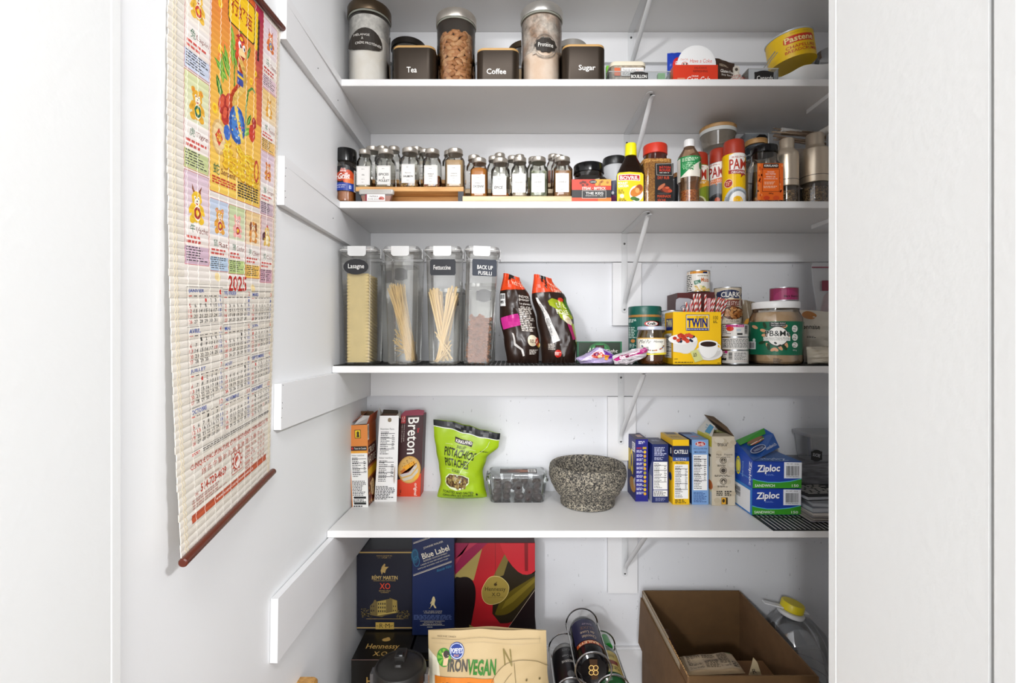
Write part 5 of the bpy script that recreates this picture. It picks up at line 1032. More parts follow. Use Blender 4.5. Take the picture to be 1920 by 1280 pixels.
# snack bags
def bpy_(z, d): return CY-(z-H)*F/d
def cb1(A):
    A.poly([(0, .80), (1, .86), (1, 1), (0, 1)], 'd8461c'); A.poly([(.3, .93), (.75, .97), (.65, 1), (.35, 1)], '1c1512'); A.text('Vickie\'s', .45, .95, .98, .885, 'f2ddc8', shear=0)
    A.poly([(.03, .50), (.52, .56), (.56, .43), (.04, .37)], 'c4308a'); A.rect(.02, .63, .18, .77, 'ececea'); A.rect(.03, .66, .17, .69, '2a2a2a'); A.bars(.03, .71, .17, .76)
    for k, s_ in enumerate(('IND\'OL', 'pour', 'La planète', 'GLOU')): A.text(s_, .62, .775-.042*k, .97, .745-.042*k, 'e9e2da', bold=.01)
    A.mic(.55, .62, .97, .36, 13, 'd9d0c6', words=4); A.ell(.80, .26, .14, .065, 'e9dcc0'); A.mic(.72, .29, .88, .23, 4, '5a3a2a', words=3); A.ell(.93, .25, .05, .05, 'b8301c'); A.ell(.98, .21, .04, .03, 'e0b050'); A.mic(.70, .16, .98, .10, 4, 'd9d0c6', words=4)
    A.poly([(.25, .34), (.30, .33), (.33, .22), (.52, .16), (.55, .09), (.50, .08), (.46, .15), (.28, .20)], 'c8c4c0')
bag('snack_bag', 'dark brown snack bag with a pink sticker, leaning beside the fusilli container', 'bag', [951, 945, 937, 937, 944], [1010, 1011, 1005, 994, 974], [512, 520], bpy_(ZM+.001, 1.30), 1.30, .062, '2a1c16', art=cb1, seed=2, wr=.0045, topt=.2, rough=.28)
def cb2(A):
    A.poly([(0, .78), (1, .84), (1, 1), (0, 1)], 'd8461c'); A.poly([(.3, 1), (.66, 1), (.6, .9), (.48, .84), (.36, .92)], '17120f'); A.text('Miss', .72, .93, .96, .885, 'f2ddc8'); A.text('Vickie\'s', .6, .88, .98, .82, 'f2ddc8')
    A.poly([(.42, .70), (.55, .74), (.85, .72), (.92, .62), (.96, .52), (.72, .48), (.60, .52), (.54, .62), (.42, .65)], '98a81e'); A.ell(.80, .735, .08, .025, 'b8301c'); A.text('DILL', .62, .69, .88, .635, 'f2f2e0', bold=.02); A.text('PICKLE', .54, .615, .86, .56, 'f2f2e0', bold=.02); A.ell(.80, .50, .14, .045, 'e8dcc0', rot=-.3); A.ell(.80, .50, .08, .02, 'd8c89a')
    A.poly([(.78, .46), (.9, .44), (.97, .28), (.86, .27)], 'b02468'); A.poly([(.9, .46), (1, .46), (1, .2), (.95, .25)], '98b02a'); A.ell(.93, .66, .05, .1, '3e6a1e')
    A.poly([(.10, .73), (.16, .73), (.50, .26), (.30, .22)], 'd9d7d4'); A.mic(.14, .66, .22, .5, 16, '3a3a3a', words=2); A.mic(.22, .5, .34, .28, 18, '3a3a3a', words=3); A.ell(.45, .11, .10, .045, 'c8281e'); A.mic(.36, .13, .54, .09, 3, 'f5e9e0', words=3); A.mic(.18, .22, .4, .15, 4, 'c9c0b6', words=4)
bag('snack_bag', 'dark brown snack bag with a green dill pickle panel, right of the other snack bag', 'bag', [1016, 1014, 1007, 997, 1001], [1078, 1081, 1076, 1062, 1034], [514, 522], bpy_(ZM+.001, 1.31), 1.31, .068, '2b1d17', art=cb2, seed=5, wr=.0045, topt=.2, rough=.28)
# box, sachets
def cbox(name, label, cat, TL, TR, BR, BL, d, dp, fc, sc=None, tc_=None, z=Z4, yaw=0.0, front=None, side=None, top=None, rough=.45, open_=False, sw=None):
    """carton: photo px of the front face's corners at depth d, dp deep; right = which side is seen"""
    bx = (XX(BL[0], d)+XX(BR[0], d))/2; t = thing(name, label, cat, (bx, d, z+.0004)); o = t.location
    P = [Vector((XX(p[0], d)-o.x, 0, (ZZ(p[1], d)-o.z) if i < 2 else 0)) for i, p in enumerate((TL, TR, BR, BL))]
    off = Vector((yaw, dp, 0)); B = [p+off for p in P]; mb = MB()
    sc = sc or fc; tc_ = tc_ or fc; vs = P+B
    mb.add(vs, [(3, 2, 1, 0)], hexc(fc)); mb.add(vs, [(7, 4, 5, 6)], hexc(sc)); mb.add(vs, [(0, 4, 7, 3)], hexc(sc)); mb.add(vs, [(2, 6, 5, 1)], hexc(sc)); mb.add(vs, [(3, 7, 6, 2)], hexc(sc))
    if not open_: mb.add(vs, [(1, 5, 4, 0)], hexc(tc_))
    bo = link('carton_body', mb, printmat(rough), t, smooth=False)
    mm = bo.modifiers.new('edge', 'BEVEL'); mm.width = .0007; mm.segments = 1
    fw, fh = TR[0]-TL[0], BL[1]-TL[1]
    def face(a, b, c, e, w_, h_, art, nm):   # a upper left, b upper right, c lower left, e lower right
        n_ = (b-a).cross(a-c).normalized()
        def fn(u, v, h):
            u, v = u/w_, v/h_; return tuple((a*(1-u)+b*u)*(1-v)+(c*(1-u)+e*u)*v+n_*(h+.0002))
        A = Art(fn); art(A); A.put(t, nm, printmat(rough))
    if front: face(P[0], P[1], P[3], P[2], fw, fh, front, 'printed_front')
    sw = sw or dp/(1/F*d)
    if side:
        if (bx > 0): face(B[0], P[0], B[3], P[3], sw, fh, side, 'printed_side')
        else: face(P[1], B[1], P[2], B[2], sw, fh, side, 'printed_side')
    if top: face(B[0], B[1], P[0], P[1], fw, sw, top, 'printed_top')
    return t, P, B
def plate(name, parent, pts, th, m, nrm=None):
    pts = [Vector(p) for p in pts]; n_ = nrm or (pts[1]-pts[0]).cross(pts[2]-pts[0]).normalized()
    return link(name, MB().stack([[p for p in pts], [p+n_*th for p in pts]]), m, parent, smooth=False)
def vt(A, s_, x0, y0, x1, y1, c, up=False, **k):
    cx, cy, w, h = (x0+x1)/2, (y0+y1)/2, x1-x0, y1-y0; A.text(s_, cx-h/2, cy-w/2, cx+h/2, cy+w/2, c, rot=-pi/2 if up else pi/2, **k)
def fa8(A):
    A.rect(0, 0, 84, 37, '1f6a44'); A.rect(3, 1.5, 81, 36, '20301f'); A.ell(42, 16, 20, 14, '2f6a3a'); A.ell(42, 14, 14, 9, '3a8a4c'); A.rect(34, 7, 51, 18, '2a1a14'); A.rect(36, 9, 49, 12, '4a3024'); A.text('After', 20, 12, 42, 24, 'f0ede4', shear=.3); A.text('Eight', 54, 15, 76, 24, 'f0ede4', shear=.2); A.rect(42, 11, 43.5, 20, 'f0ede4')
cbox('chocolate_box', 'flat dark green chocolate box standing behind the purple sachet', 'box', (1082, 640), (1166, 640), (1166, 681), (1082, 681), 1.33, .022, '20402e', z=ZM, front=fa8)
def fp1(A): A.poly([(0, .2), (.25, .55), (.5, .95), (.75, .9), (.6, .5), (.3, .35)], 'e9dff0'); A.poly([(.62, .95), (1, .75), (.97, .5), (.72, .35)], '7a2ca8'); A.ell(.5, .55, .16, .2, 'd84a28'); A.ell(.46, .6, .07, .1, '7a1a5a'); A.ell(.55, .45, .06, .1, 'f0d8a0'); A.mic(.1, .3, .4, .15, 3, '9a8ab0'); A.poly([(.66, .6), (.8, .62), (.74, .25), (.68, .3)], 'e8a030')
bag('sachet', 'crumpled lavender and purple sachet lying before the green chocolate box', 'sachet', [1088, 1080, 1098], [1150, 1155, 1146], [662, 651, 659], bpy_(ZM+.001, 1.262), 1.262, .045, 'b7a8cc', art=fp1, seed=9, wr=.006, topt=.5, rough=.22)
def fp2(A): A.poly([(0, .3), (.3, .7), (.7, 1), (1, .85), (1, .7), (.5, .5), (.1, .2)], 'b8287c'); A.mic(.5, .92, .95, .7, 3, 'f2b8dc'); A.ell(.28, .45, .1, .13, 'f2e4ea'); A.ell(.42, .62, .1, .12, 'f2e4ea'); A.ell(.55, .72, .08, .12, 'f2e4ea'); A.ell(.4, .5, .06, .08, '7a2448'); A.mic(.3, .35, .7, .2, 3, '888888')
bag('sachet', 'crumpled magenta and white sachet lying before the honey jar', 'sachet', [1152, 1148, 1184], [1186, 1212, 1216], [654, 650], bpy_(ZM+.001, 1.235), 1.235, .022, 'cfc8cc', art=fp2, seed=13, wr=.005, topt=.5, rough=.22)
single('sweet_wrapper', 'small silver wrapper between the purple and the magenta sachets', 'wrapper', MB().stack([[Vector((XX(x_, 1.27), 1.255+.01*q, ZZ(y_, 1.27))) for x_, y_ in ((1150, 681), (1178, 681), (1182, 672), (1168, 665), (1152, 671))] for q in (0, 1)]), mat('c8c4cc', .3, .4))
# green-lidded jar
def a_kr(A):
    A.rect(1176, 594, 1242, 684, '15584c'); A.rect(1176, 589.5, 1242, 593.5, 'a8763a'); A.ell(1226, 606, 17, 5.5, '2c1a14'); A.ell(1221, 606.5, 13, 5.2, 'c8281e'); A.ell(1222, 606.5, 11, 4.3, 'f5f2ee'); A.text('Kraft', 1214, 603.5, 1229, 609, '1c1c22', bold=.03); A.mic(1179, 597, 1194, 604, 3, 'd8e4dc', words=3); A.mic(1179, 612, 1195, 634, 7, 'c0d4ca', words=3); A.ell(1187, 639, 4, 3.5, 'c8864a'); A.mic(1181, 644, 1193, 652, 3, 'c0d4ca', words=2)
rbottle('peanut_butter_jar', 'dark green jar with a green lid and red-white oval badge', 'jar', 1178, 1240, 1.315, ZM, [(.95, 0), (.98, 681), (.98, 594), (.9, 590)], [(1, 590), (1.01, 588), (1.01, 575), (.98, 573), (.001, 573)], None, mat('a8763a', .3), mat('12564a', .35), a_kr, capname='lid', contm=None)
def a_hon(A):
    A.rect(1192, 633, 1252, 661.5, 'f4f1e6'); A.rect(1192, 633, 1252, 635, 'd8a84a'); A.poly([(1192, 660), (1222, 663), (1252, 660), (1252, 664.5), (1222, 665), (1192, 664.5)], 'f0dc3c'); A.text('Miel Pur', 1200, 636.5, 1221, 643.5, '2a2a30', shear=.3); A.text('Honey', 1226, 637.5, 1243, 643.5, '2a2a30', shear=.3); R_ = random.Random(3)
    for k in range(40): q = R_.uniform(0, 3.14); A.ell(1224+20*cos(q), 649+10*sin(q)-2, 1.6, 1.5, R_.choice(['c86a2a', '8a5a8a', 'b8402a', '6a7a4a', '4a5a9a', 'd8a04a']), 8, 5)
rbottle('honey_jar', 'glass honey jar with a pale metal lid and floral label', 'jar', 1193.5, 1250, 1.240, ZM, [(.93, 0), (.97, 681), (1, 676), (1, 634), (.96, 626), (.9, 620), (.88, 618)], [(.94, 618), (.95, 617), (.94, 612), (.88, 611), (.001, 611)], [(.88, 682), (.95, 677), (.95, 664), (.001, 663)], glass('f0dcb8', .2, .02, .05, 'c89040'), mat('c8cfe2', .35, .3), a_hon, contm=mat('4a1c08', .15), capname='lid')
# yellow sweetener box
def f_tw(A):
    A.rect(24, 5, 68, 35, '1c2860'); A.rect(25, 6, 67, 34, 'e8e4d8'); A.rect(26, 7, 66, 33, 'f2c314'); A.rect(26, 30, 66, 34, '1c2a78'); A.mic(27, 31, 65, 33.2, 1, 'e8e8f0', words=8, just=True); A.text('SUGAR', 43, 7.5, 62, 14.5, '1c1c24', bold=-.005); A.text('TWIN', 26, 12, 64.5, 29, '1c2a78', bold=.04); A.rect(26, 12, 39, 15.5, '1c2a78'); A.text('100', 75, 7.5, 84, 14.5, '3a3010'); A.mic(75, 16, 84, 21, 3, '3a3010', words=2)
    A.poly([(0, 51)]+[(23+23*cos(a), 53+25*sin(a)) for a in [0, .2, .5, .8, 1.1, 1.4, 1.7, 2.0]]+[(0, 74)], 'dedcd8'); A.ell(18, 51, 27, 9.5, 'ecebe8', n=30); R_ = random.Random(6)
    for k in range(34):
        q = R_.uniform(0, 6.28); p = sqrt(R_.random()); x, y = 20+21*p*cos(q), 49+7.5*p*sin(q)
        if x > 2: A.ell(x, y, *( (4, 3.2) if k % 2 else (2.4, 2.2)), R_.choice(['b8301c', 'd04a30', 'c83a28']) if k % 2 else R_.choice(['1c2238', '2a3050']), n=10)
    A.ell(66, 76, 26, 14, 'e2e0dc', n=34); A.ell(66, 75, 22, 11, 'cfccc8', n=34); A.poly([(47, 60)]+[(65+18*cos(a), 62+24*sin(a)) for a in [pi-k*pi/14 for k in range(15)]]+[(83, 60)], 'f0efec'); A.ell(65, 59, 18, 6.5, 'f4f3f0', n=30); A.ell(65, 60, 15, 5, '2c1810', n=26); A.ring(84, 66, 4, 6, 1.5, 'f0efec')
    A.poly([(31, 74), (44, 69), (56, 89), (40, 94)], 'cfd088'); A.mic(37, 76, 45, 84, 3, '3a3a20', words=2); A.mic(1, 86.5, 12, 88.5, 1, '3a3010'); A.mic(2, 92.5, 36, 95, 1, '3a3010', words=7, just=True); A.mic(82, 94, 89, 96, 1, '3a3010', words=2)
def s_tw(A): A.rect(8, 12, 44, 34, '1c2a78'); A.text('TWIN', 11, 14, 40, 28, 'e8dc90', bold=.03); A.rect(8, 5, 40, 11, 'e8a020'); A.facts(10, 40, 38, 86, 12)
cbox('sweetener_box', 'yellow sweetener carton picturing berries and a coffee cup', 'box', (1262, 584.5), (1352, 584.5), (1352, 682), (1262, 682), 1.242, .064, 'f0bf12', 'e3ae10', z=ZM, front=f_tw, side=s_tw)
canm2 = mat('b9bcc0', .3, 1)
def can(label, l, r, top, df, z, base, art, bot=None, group=None, cat='can'):
    X, c, R = place(l, r, df); t = thing('food_can', label, cat, (X, c, z), group); h = ZZ(top, df)-z
    link('can_wall', lathe([(R*.985, .0012), (R*.985, h-.0012)], 40, cap0=False, cap1=False), mat(base, .35), t)
    link('bottom_rim', lathe([(R*.93, .0), (R, .0), (R, .0018), (R*.96, .0024), (R*.96, .002)], 40), canm2, t)
    link('top_rim', MB().stack([ci(R*.97, h-.0026, 40), ci(R, h-.0018, 40), ci(R, h, 40), ci(R*.95, h, 40), ci(R*.93, h-.002, 40), ci(.001, h-.002, 40)]), canm2, t)
    if art: A = Art(cyl(t, X, c, R*.987, df), 5); art(A); A.put(t, 'paper_label', printmat(.35))
    return t, z+h
def c_t(a, b, k):
    def f(A):
        A.rect(1351, a, 1405, b, 'd9d6d0'); A.mic(1355, a+3, 1364, b-3, 5, '5a5a5a', words=2)
        if k == 0: A.rect(1361, a, 1395, a+6, 'b8307c'); A.text('Tuna', 1383, a+2, 1393, a+4.4, 'f5e8f0'); A.ell(1369, a+9, 7, 4.5, 'c8341e'); A.mic(1362, b-6, 1374, b-4, 1, '222222'); A.mic(1381, a+9, 1392, a+14, 2, '8aa8c0'); A.rect(1382, b-6, 1392, b-2.5, '2c2c2c'); A.bars(1396, a+3, 1401, b-4, vert=False)
        if k == 1: A.mic(1357, a+3, 1402, b-3, 7, '6a6a6a', words=9, just=True)
        if k == 2: A.rect(1353, a, 1364, a+6, 'b8307c'); A.bars(1366, a+4, 1373, b-5, vert=False); A.mic(1377, a+4, 1402, b-5, 7, '6a6a6a', words=6); A.rect(1354, b-8, 1362, b-4, '2c2c2c'); A.rect(1377, b-3.4, 1403, b-3, 'b04040')
    return f
z_ = ZM+.0002
for k, (a, b, w_) in enumerate(((656.5, 681, 'bottom can of the flat three-can stack'), (631.7, 656, 'middle can of the flat three-can stack, covered in small print'), (607, 631.2, 'top can of the flat three-can stack, magenta band'))):
    _, z_ = can(w_+' beside the white-lidded jar', 1352.5, 1404, a, 1.242, z_+.0001, 'd5d2cc', c_t(a, b-1, 2-k), group='flat tins in a stack of three')
def c_cl(A): A.rect(1336, 538, 1393, 608, 'c9bda8'); A.poly([(1336, 553), (1345, 546), (1363, 543), (1382, 545), (1393, 551), (1393, 559), (1336, 559)], '1f2a4c'); A.ell(1367, 551, 24, 8.5, '1f2a4c', n=28); A.text('CLARK', 1352, 546.5, 1388, 556.5, 'f2eee4', bold=.02); A.ell(1371, 559.5, 6, 2.2, 'efe6d6'); A.rect(1336, 561.5, 1393, 573, '7a3a2c'); A.text('MAPLE STYLE', 1351, 564.5, 1387, 571.5, 'f0e6d8'); R_ = random.Random(9); A.ell(1374, 586, 19, 13, '5a3018', n=30); [A.ell(1374+17*sqrt(R_.random())*cos(q), 586+11*sqrt(R_.random())*sin(q), 2.7, 2.1, R_.choice(['b0703a', 'c98a4c', '8a4c22', 'd8a468']), 40, 8) for q in [R_.uniform(0, 6.28) for k in range(60)]]; A.rect(1348, 598, 1388, 605, 'e6dac4'); A.text('BY / PAR CLARK', 1362, 600, 1386, 603.4, '3a2a1c'); A.rect(1336, 560, 1393, 561, 'c9a04a')
def c_pl(A): A.rect(1340, 600, 1400, 680, 'c8c4bc')
z_ = ZM+.0002
tb, z_ = can('plain tall can hidden behind the three flat tins, carrying the baked bean can', 1349, 1392, 609.5, 1.365, z_, 'b8b4ac', None)
can('baked bean can with a navy and brown label, standing behind the striped straws', 1338, 1391, 537.5, 1.36, z_+.0003, 'c9bda8', lambda A: c_cl(A))
can('steel can with a small-print label behind the yellow sweetener box', 1238, 1283, 581.5, 1.322, ZM+.0002, 'b8bcc2', lambda A: (A.rect(1238, 585, 1283, 680, 'c9ccd0'), A.mic(1242, 588, 1251, 606, 7, '4a4a55', words=2)))
# maroon box with straws and a corn can
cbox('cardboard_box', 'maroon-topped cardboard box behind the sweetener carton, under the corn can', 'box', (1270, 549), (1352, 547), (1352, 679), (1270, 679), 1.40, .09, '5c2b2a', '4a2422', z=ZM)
t = single('card_divider', 'grey rounded card sticking up left of the striped straws', 'card', MB().slab([(XX(1268, 1.34), ZZ(678, 1.34)), (XX(1300, 1.34), ZZ(678, 1.34)), (XX(1300, 1.34), ZZ(562, 1.34)), (XX(1292, 1.34), ZZ(559, 1.34)), (XX(1274, 1.34), ZZ(558, 1.34)), (XX(1269, 1.34), ZZ(561, 1.34)), (XX(1268, 1.34), ZZ(568, 1.34))], lambda u, v, h: (u, 1.345-h, v), .002), mat('a9aab2', .5))
link('lettering', Art(lambda u, v, h: (XX(u, 1.343), 1.343-h-.0004, ZZ(v, 1.343))).ring(1283, 577, 7, 5, .8, '4a4c58').text('Original', 1283, 570, 1296, 580, '5a5c68', shear=.2).mb, printmat(), t)
def c_corn(A): A.rect(1285, 507, 1334, 552, 'eeeae2'); A.rect(1285, 507, 1334, 512, 'd8902a'); A.rect(1318, 509, 1326, 512, '1f2c5a'); A.mic(1288, 513, 1299, 548, 10, '3a3a3a', words=2); A.text('Maïs', 1314.5, 520, 1328, 528, 'c86a24', bold=.01); A.mic(1308, 515, 1328, 518, 1, '9a8a6a', words=6); A.poly([(1301, 526), (1313, 523.5), (1314, 530), (1304, 533), (1302, 532)], '1c6a4a'); A.mic(1303, 526.5, 1312, 531, 2, 'cfe4d8', words=2); R_ = random.Random(1); [A.ell(R_.uniform(1303, 1329), R_.uniform(536, 550), 2.4, 2, R_.choice(['d8b048', 'e8cc78', 'a8b06a', 'c89830', 'f0e0a8']), 30, 7) for k in range(40)]
can('corn can with a white label and orange top band, on the maroon box', 1287.5, 1332, 506, 1.402, ZZ(546.5, 1.402)+.0006, 'eeeae2', c_corn)
X, c_ = XX(1318, 1.327), 1.332
single('straw_cup', 'clear cup behind the sweetener carton holding the paper straws', 'cup', lathe([(.024, 0), (.026, .09)], 24, cap1=False), G_PL, (X, c_, ZM+.0004))
R = random.Random(21); red, wht = hexc('c02a22'), hexc('efe9e4')
def straw(a, b, pink):
    mb = MB(); n = 12; a, b = Vector(a), Vector(b); L_ = (b-a).length; ax = (b-a).normalized(); u = ax.orthogonal().normalized(); w = ax.cross(u); m_ = 46; r_ = .0031; vs = []
    for j in range(m_+1):
        tw = j*L_/m_*2*pi/.034
        for k in range(n): q = 2*pi*k/n+tw; vs.append(a+ax*(L_*j/m_)+(u*cos(q)+w*sin(q))*r_)
    o = 0
    for j in range(m_):
        for k in range(n):
            col = (red if (k // 3) % 2 else wht) if not pink else hexc('e8b8bc' if k % 3 else 'd06a78')
            mb.add([], []); mb.f.append((j*n+k, j*n+(k+1) % n, (j+1)*n+(k+1) % n, (j+1)*n+k)); mb.c.append(col)
    mb.v = vs; return mb
for k, (xt, yt) in enumerate(((1286, 566), (1281, 577), (1301, 551), (1307, 550), (1312, 551), (1323, 552), (1297, 563), (1304, 560), (1313, 560), (1340, 559), (1348, 557.5), (1352, 558), (1357, 560), (1363, 562), (1336, 560), (1331, 559), (1328, 559), (1294, 569))):
    pink = k in (15, 16, 17); dx = .010*((k*7) % 5-2)/2
    a = (X+(xt-1321)/45*.017, c_+.012*((k*3) % 5-2)/2, ZM+.004); b = W(xt, yt, 1.318+.006*((k*3) % 5))
    nm = {15: 'pink-striped clear straw, left in the middle gap of the paper straws', 16: 'pink-striped clear straw, right in the middle gap of the paper straws', 17: 'pink-striped clear straw at the left of the paper straws'}
    single('drinking_straw', nm.get(k, 'red-and-white striped paper straw behind the sweetener carton'), 'straw', straw(a, b, pink), printmat(.5), group='striped straws')
# big jar of powdered peanut butter
def a_pb(A):
    A.rect(1400, 602, 1512, 665.5, '15684a'); A.rect(1404, 640, 1417, 655, 'e8e8e8'); A.bars(1406, 642, 1415, 653); A.ell(1414, 637, 2.6, 3, 'd8e4dc')
    for x, y, r_ in ((1431, 619, .3), (1471, 612, -.4), (1434, 628, 0), (1440, 648, 1), (1454, 655, .4), (1474, 646, 1.2), (1476, 631, 0), (1463, 652, .8), (1416, 612, .5), (1450, 655, -.4)): A.ell(x, y, 6, 3, 'd8a078', rot=r_)
    for x, y, r_ in ((1434, 609, 1.2), (1429, 642, -.3), (1471, 651, .9), (1441, 650, 1.4)): A.ell(x, y, 6.5, 3, '1f3a20', rot=r_)
    A.rect(1443, 603.5, 1473, 612, '1f2420'); A.text('No Sugar Added', 1446, 604.2, 1472, 607.4, 'f2f2ee'); A.text('Sans sucre ajouté', 1446, 608.2, 1472, 611, 'f2f2ee'); A.ell(1458, 630, 20.5, 19, '1f2420', n=36); A.ell(1458, 630, 19, 17.6, 'f6f4ee', n=36); A.text('PB&Me', 1435, 619, 1481, 630.5, 'f6f4ee', bold=.03); A.text('PB&Me', 1435, 619.5, 1481, 630, '1f2420', bold=.01); A.rect(1432, 631.5, 1481, 634.8, 'f6f4ee'); A.rect(1432, 635.3, 1481, 638.6, 'f6f4ee'); A.text('Powdered Peanut Butter', 1433.5, 632, 1480, 634.6, '1f2420'); A.text("Beurre d'arachide en poudre", 1431, 635.6, 1482, 638.2, '1f2420'); A.ell(1454, 643, 3, 2, '1f2420', rot=.6); A.ell(1461, 648, 4, 2, '1f2420', rot=-.5)
    for y, s_ in ((616, ''), (632, '7g'), (646.5, '')): A.ell(1489, y, 5.2, 6.6 if y < 640 else 5.2, 'f0efe8'); A.text(s_ or '0g', 1486.5, y-4, 1491.5, y-.5, '1f2420'); A.mic(1485.5, y+.5, 1492.5, y+4, 2, '1f2420', words=2)
    A.text('450 g', 1485, 655, 1492, 658, 'e8f0e8'); A.mic(1450, 671, 1468, 681, 4, '7a6a5a', words=6)
rbottle('powder_jar', 'large round jar of powdered peanut butter with a white lid and green label', 'jar', 1403, 1507.5, 1.238, ZM, [(.92, 0), (.97, 682), (1, 677), (1, 605), (.97, 594), (.88, 585), (.85, 582), (.85, 576)], [(.88, 576.5), (.885, 575.5), (.885, 565), (.865, 563.5), (.001, 563.5)], [(.88, 682), (.965, 678), (.965, 606), (.94, 596), (.84, 587), (.82, 584), (.001, 583)], glass('f5efe6', .16, .03), whitep, a_pb, capname='lid', contm=powder('c9ac8a', 'dcc7ab', 0))
X, c, R_ = place(1403, 1507.5, 1.238); zl = ZZ(563.5, 1.238+R_*.115*.6)
can('low maroon black bean can standing on the white lid', 1442.5, 1498, 537.5, 1.255, zl+.002, '8a2448', lambda A: (A.rect(1440, 541, 1500, 566, '8a2a54'), A.ell(1475, 557, 24, 14, '9c3462', n=30), A.text('Black Beans', 1470, 552.5, 1496, 556.8, '2a0c1a', bold=.02)))
def f_bb(A): A.rect(0, 0, 1, .55, 'b0703a'); A.ell(.5, .5, .3, .18, '5a8a2a'); A.ell(.3, .6, .25, .1, 'e0a03c'); A.ell(.7, .4, .2, .1, '8a3a1c'); A.ell(.5, .2, .3, .1, 'e8d8a8')
bag('food_bag', 'brown food bag between the baked bean can and the large white-lidded jar', 'bag', [1390, 1390], [1420, 1416], [562, 566], bpy_(ZM+.001, 1.42), 1.42, .05, '8a7a64', art=f_bb, seed=3, wr=.003)
def f_my(A): A.text('onnaise', .05, .62, .45, .50, '2a241c', bold=.01); A.mic(.2, .35, .6, .31, 1, '3a3028'); A.ell(.12, .95, .3, .14, 'c08040'); A.ell(.1, -.0, .3, .12, '4a2e1c')
bag('food_bag', 'cream paper bag lettered onnaise at the right of the large jar', 'bag', [1501, 1499], [1590, 1592], [581, 588], bpy_(ZM+.11, 1.36)-0, 1.36, .06, 'd8d0c0', art=f_my, seed=4, wr=.005) if 0 else None
bag('food_bag', 'cream paper bag lettered onnaise right of the large white-lidded jar', 'bag', [1502, 1500, 1499], [1600, 1600, 1600], [581, 588], bpy_(ZM+.001, 1.37), 1.37, .07, 'd5cdbd', art=lambda A: (A.text('onnaise', .01, .72, .26, .63, '2a241c', bold=.01), A.mic(.06, .5, .2, .46, 2, '3a3028'), A.ell(.13, .9, .11, .08, 'b87a40')), seed=4, wr=.006)
bag('food_bag', 'low cream packet at the foot of the onnaise bag', 'bag', [1514, 1512], [1580, 1580], [650, 648], bpy_(ZM+.001, 1.255), 1.255, .05, 'cfc6b4', seed=6, wr=.006)
bag('food_bag', 'green packet corner cut by the doorway on the pasta shelf', 'bag', [1538, 1548], [1590, 1590], [668, 655], bpy_(ZM+.001, 1.224), 1.224, .02, '3f8a2a', art=lambda A: (A.ell(.2, .5, .2, .3, 'c8d83a'), A.rect(.5, .2, 1, .6, '2a2a30')), seed=7, wr=.003) if 0 else None
t = thing('zip_bag', 'clear zip bag of pink sweets standing at the far right of the pasta shelf', 'bag', W(1545, 680, 1.46)); lo = t.location
link('bag_film', MB().stack([[(XX(x_, 1.455)-lo.x, y_-.005, ZZ(py, 1.455)-lo.z) for x_, y_ in ((a, -.003), (1600, -.003), (1600, .003), (a, .003))] for a, py in ((1536, 674), (1532, 580), (1524, 530), (1522, 500), (1523, 492))]), glass('f5f5f7', .3, .08, .2), t); link('zip', MB().box(XX(1522, 1.45)-lo.x, XX(1600, 1.45)-lo.x, -.012, -.010, ZZ(502, 1.45)-lo.z, ZZ(500, 1.45)-lo.z), mat('9a4a5a', .5), t)
link('sweets', MB().stack([ci(.03, 0, 12), ci(.035, .05, 12), ci(.03, .15, 12), ci(.018, .20, 12), ci(.002, .215, 12)]), mat('b05a64', .5, var=.4, vs=40), t, loc=(.016, .0, .004)).scale = (1, .25, 1)
link('inner_label', MB().box(XX(1540, 1.45)-lo.x, XX(1570, 1.45)-lo.x, -.0135, -.0128, ZZ(545, 1.45)-lo.z, ZZ(526, 1.45)-lo.z), mat('8a3a4c', .5), t)
# ================================================================ shelf four
def d4(py): return (H-Z4)*F/(py-CY)
def tableart(w, h, ink='2e2e2e', a=.08, b=.92, c=.15, e=.95, rows=22):
    return lambda A: A.facts(w*a, h*c, w*b, h*e, rows, None, ink)
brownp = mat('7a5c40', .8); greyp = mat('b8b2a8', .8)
# orange cracker carton, torn open
dA = d4(950)
def fa(A):
    A.rect(0, 0, 36.5, 56, 'd8843c'); A.rect(12, 9, 23.5, 25, '2c2418'); A.rect(13, 10, 22.5, 24, 'e8c820'); A.ell(18, 15, 2.5, 3, '3a3018'); A.poly([(16, 17), (20, 17), (21, 23), (15, 23)], '3a3018'); A.rect(2.5, 40, 34.5, 48, '1c1a1a'); A.ell(6.5, 44, 2, 2.5, 'c8281e'); A.text('Taste de Canada', 10, 42.2, 33, 45.6, 'f4f0ea'); A.rect(2, 49, 34.5, 53, 'e8a83c')
    A.rect(2, 53, 35.5, 154, 'f0eeea'); A.text('Valeur nutritive', 4, 55, 29, 58.5, '2a2a2a'); A.facts(3, 58, 34.5, 100, 11, None, '3a3a3a'); A.mic(3, 104, 33, 133, 10, '4a4a4a', words=7); A.rect(5, 134, 31, 138, '1c1c1c'); A.mic(4, 139, 32, 145, 2, '333333'); A.rect(5, 145, 31, 149, '1c1c1c'); A.mic(4, 150, 32, 154, 1, '333333')
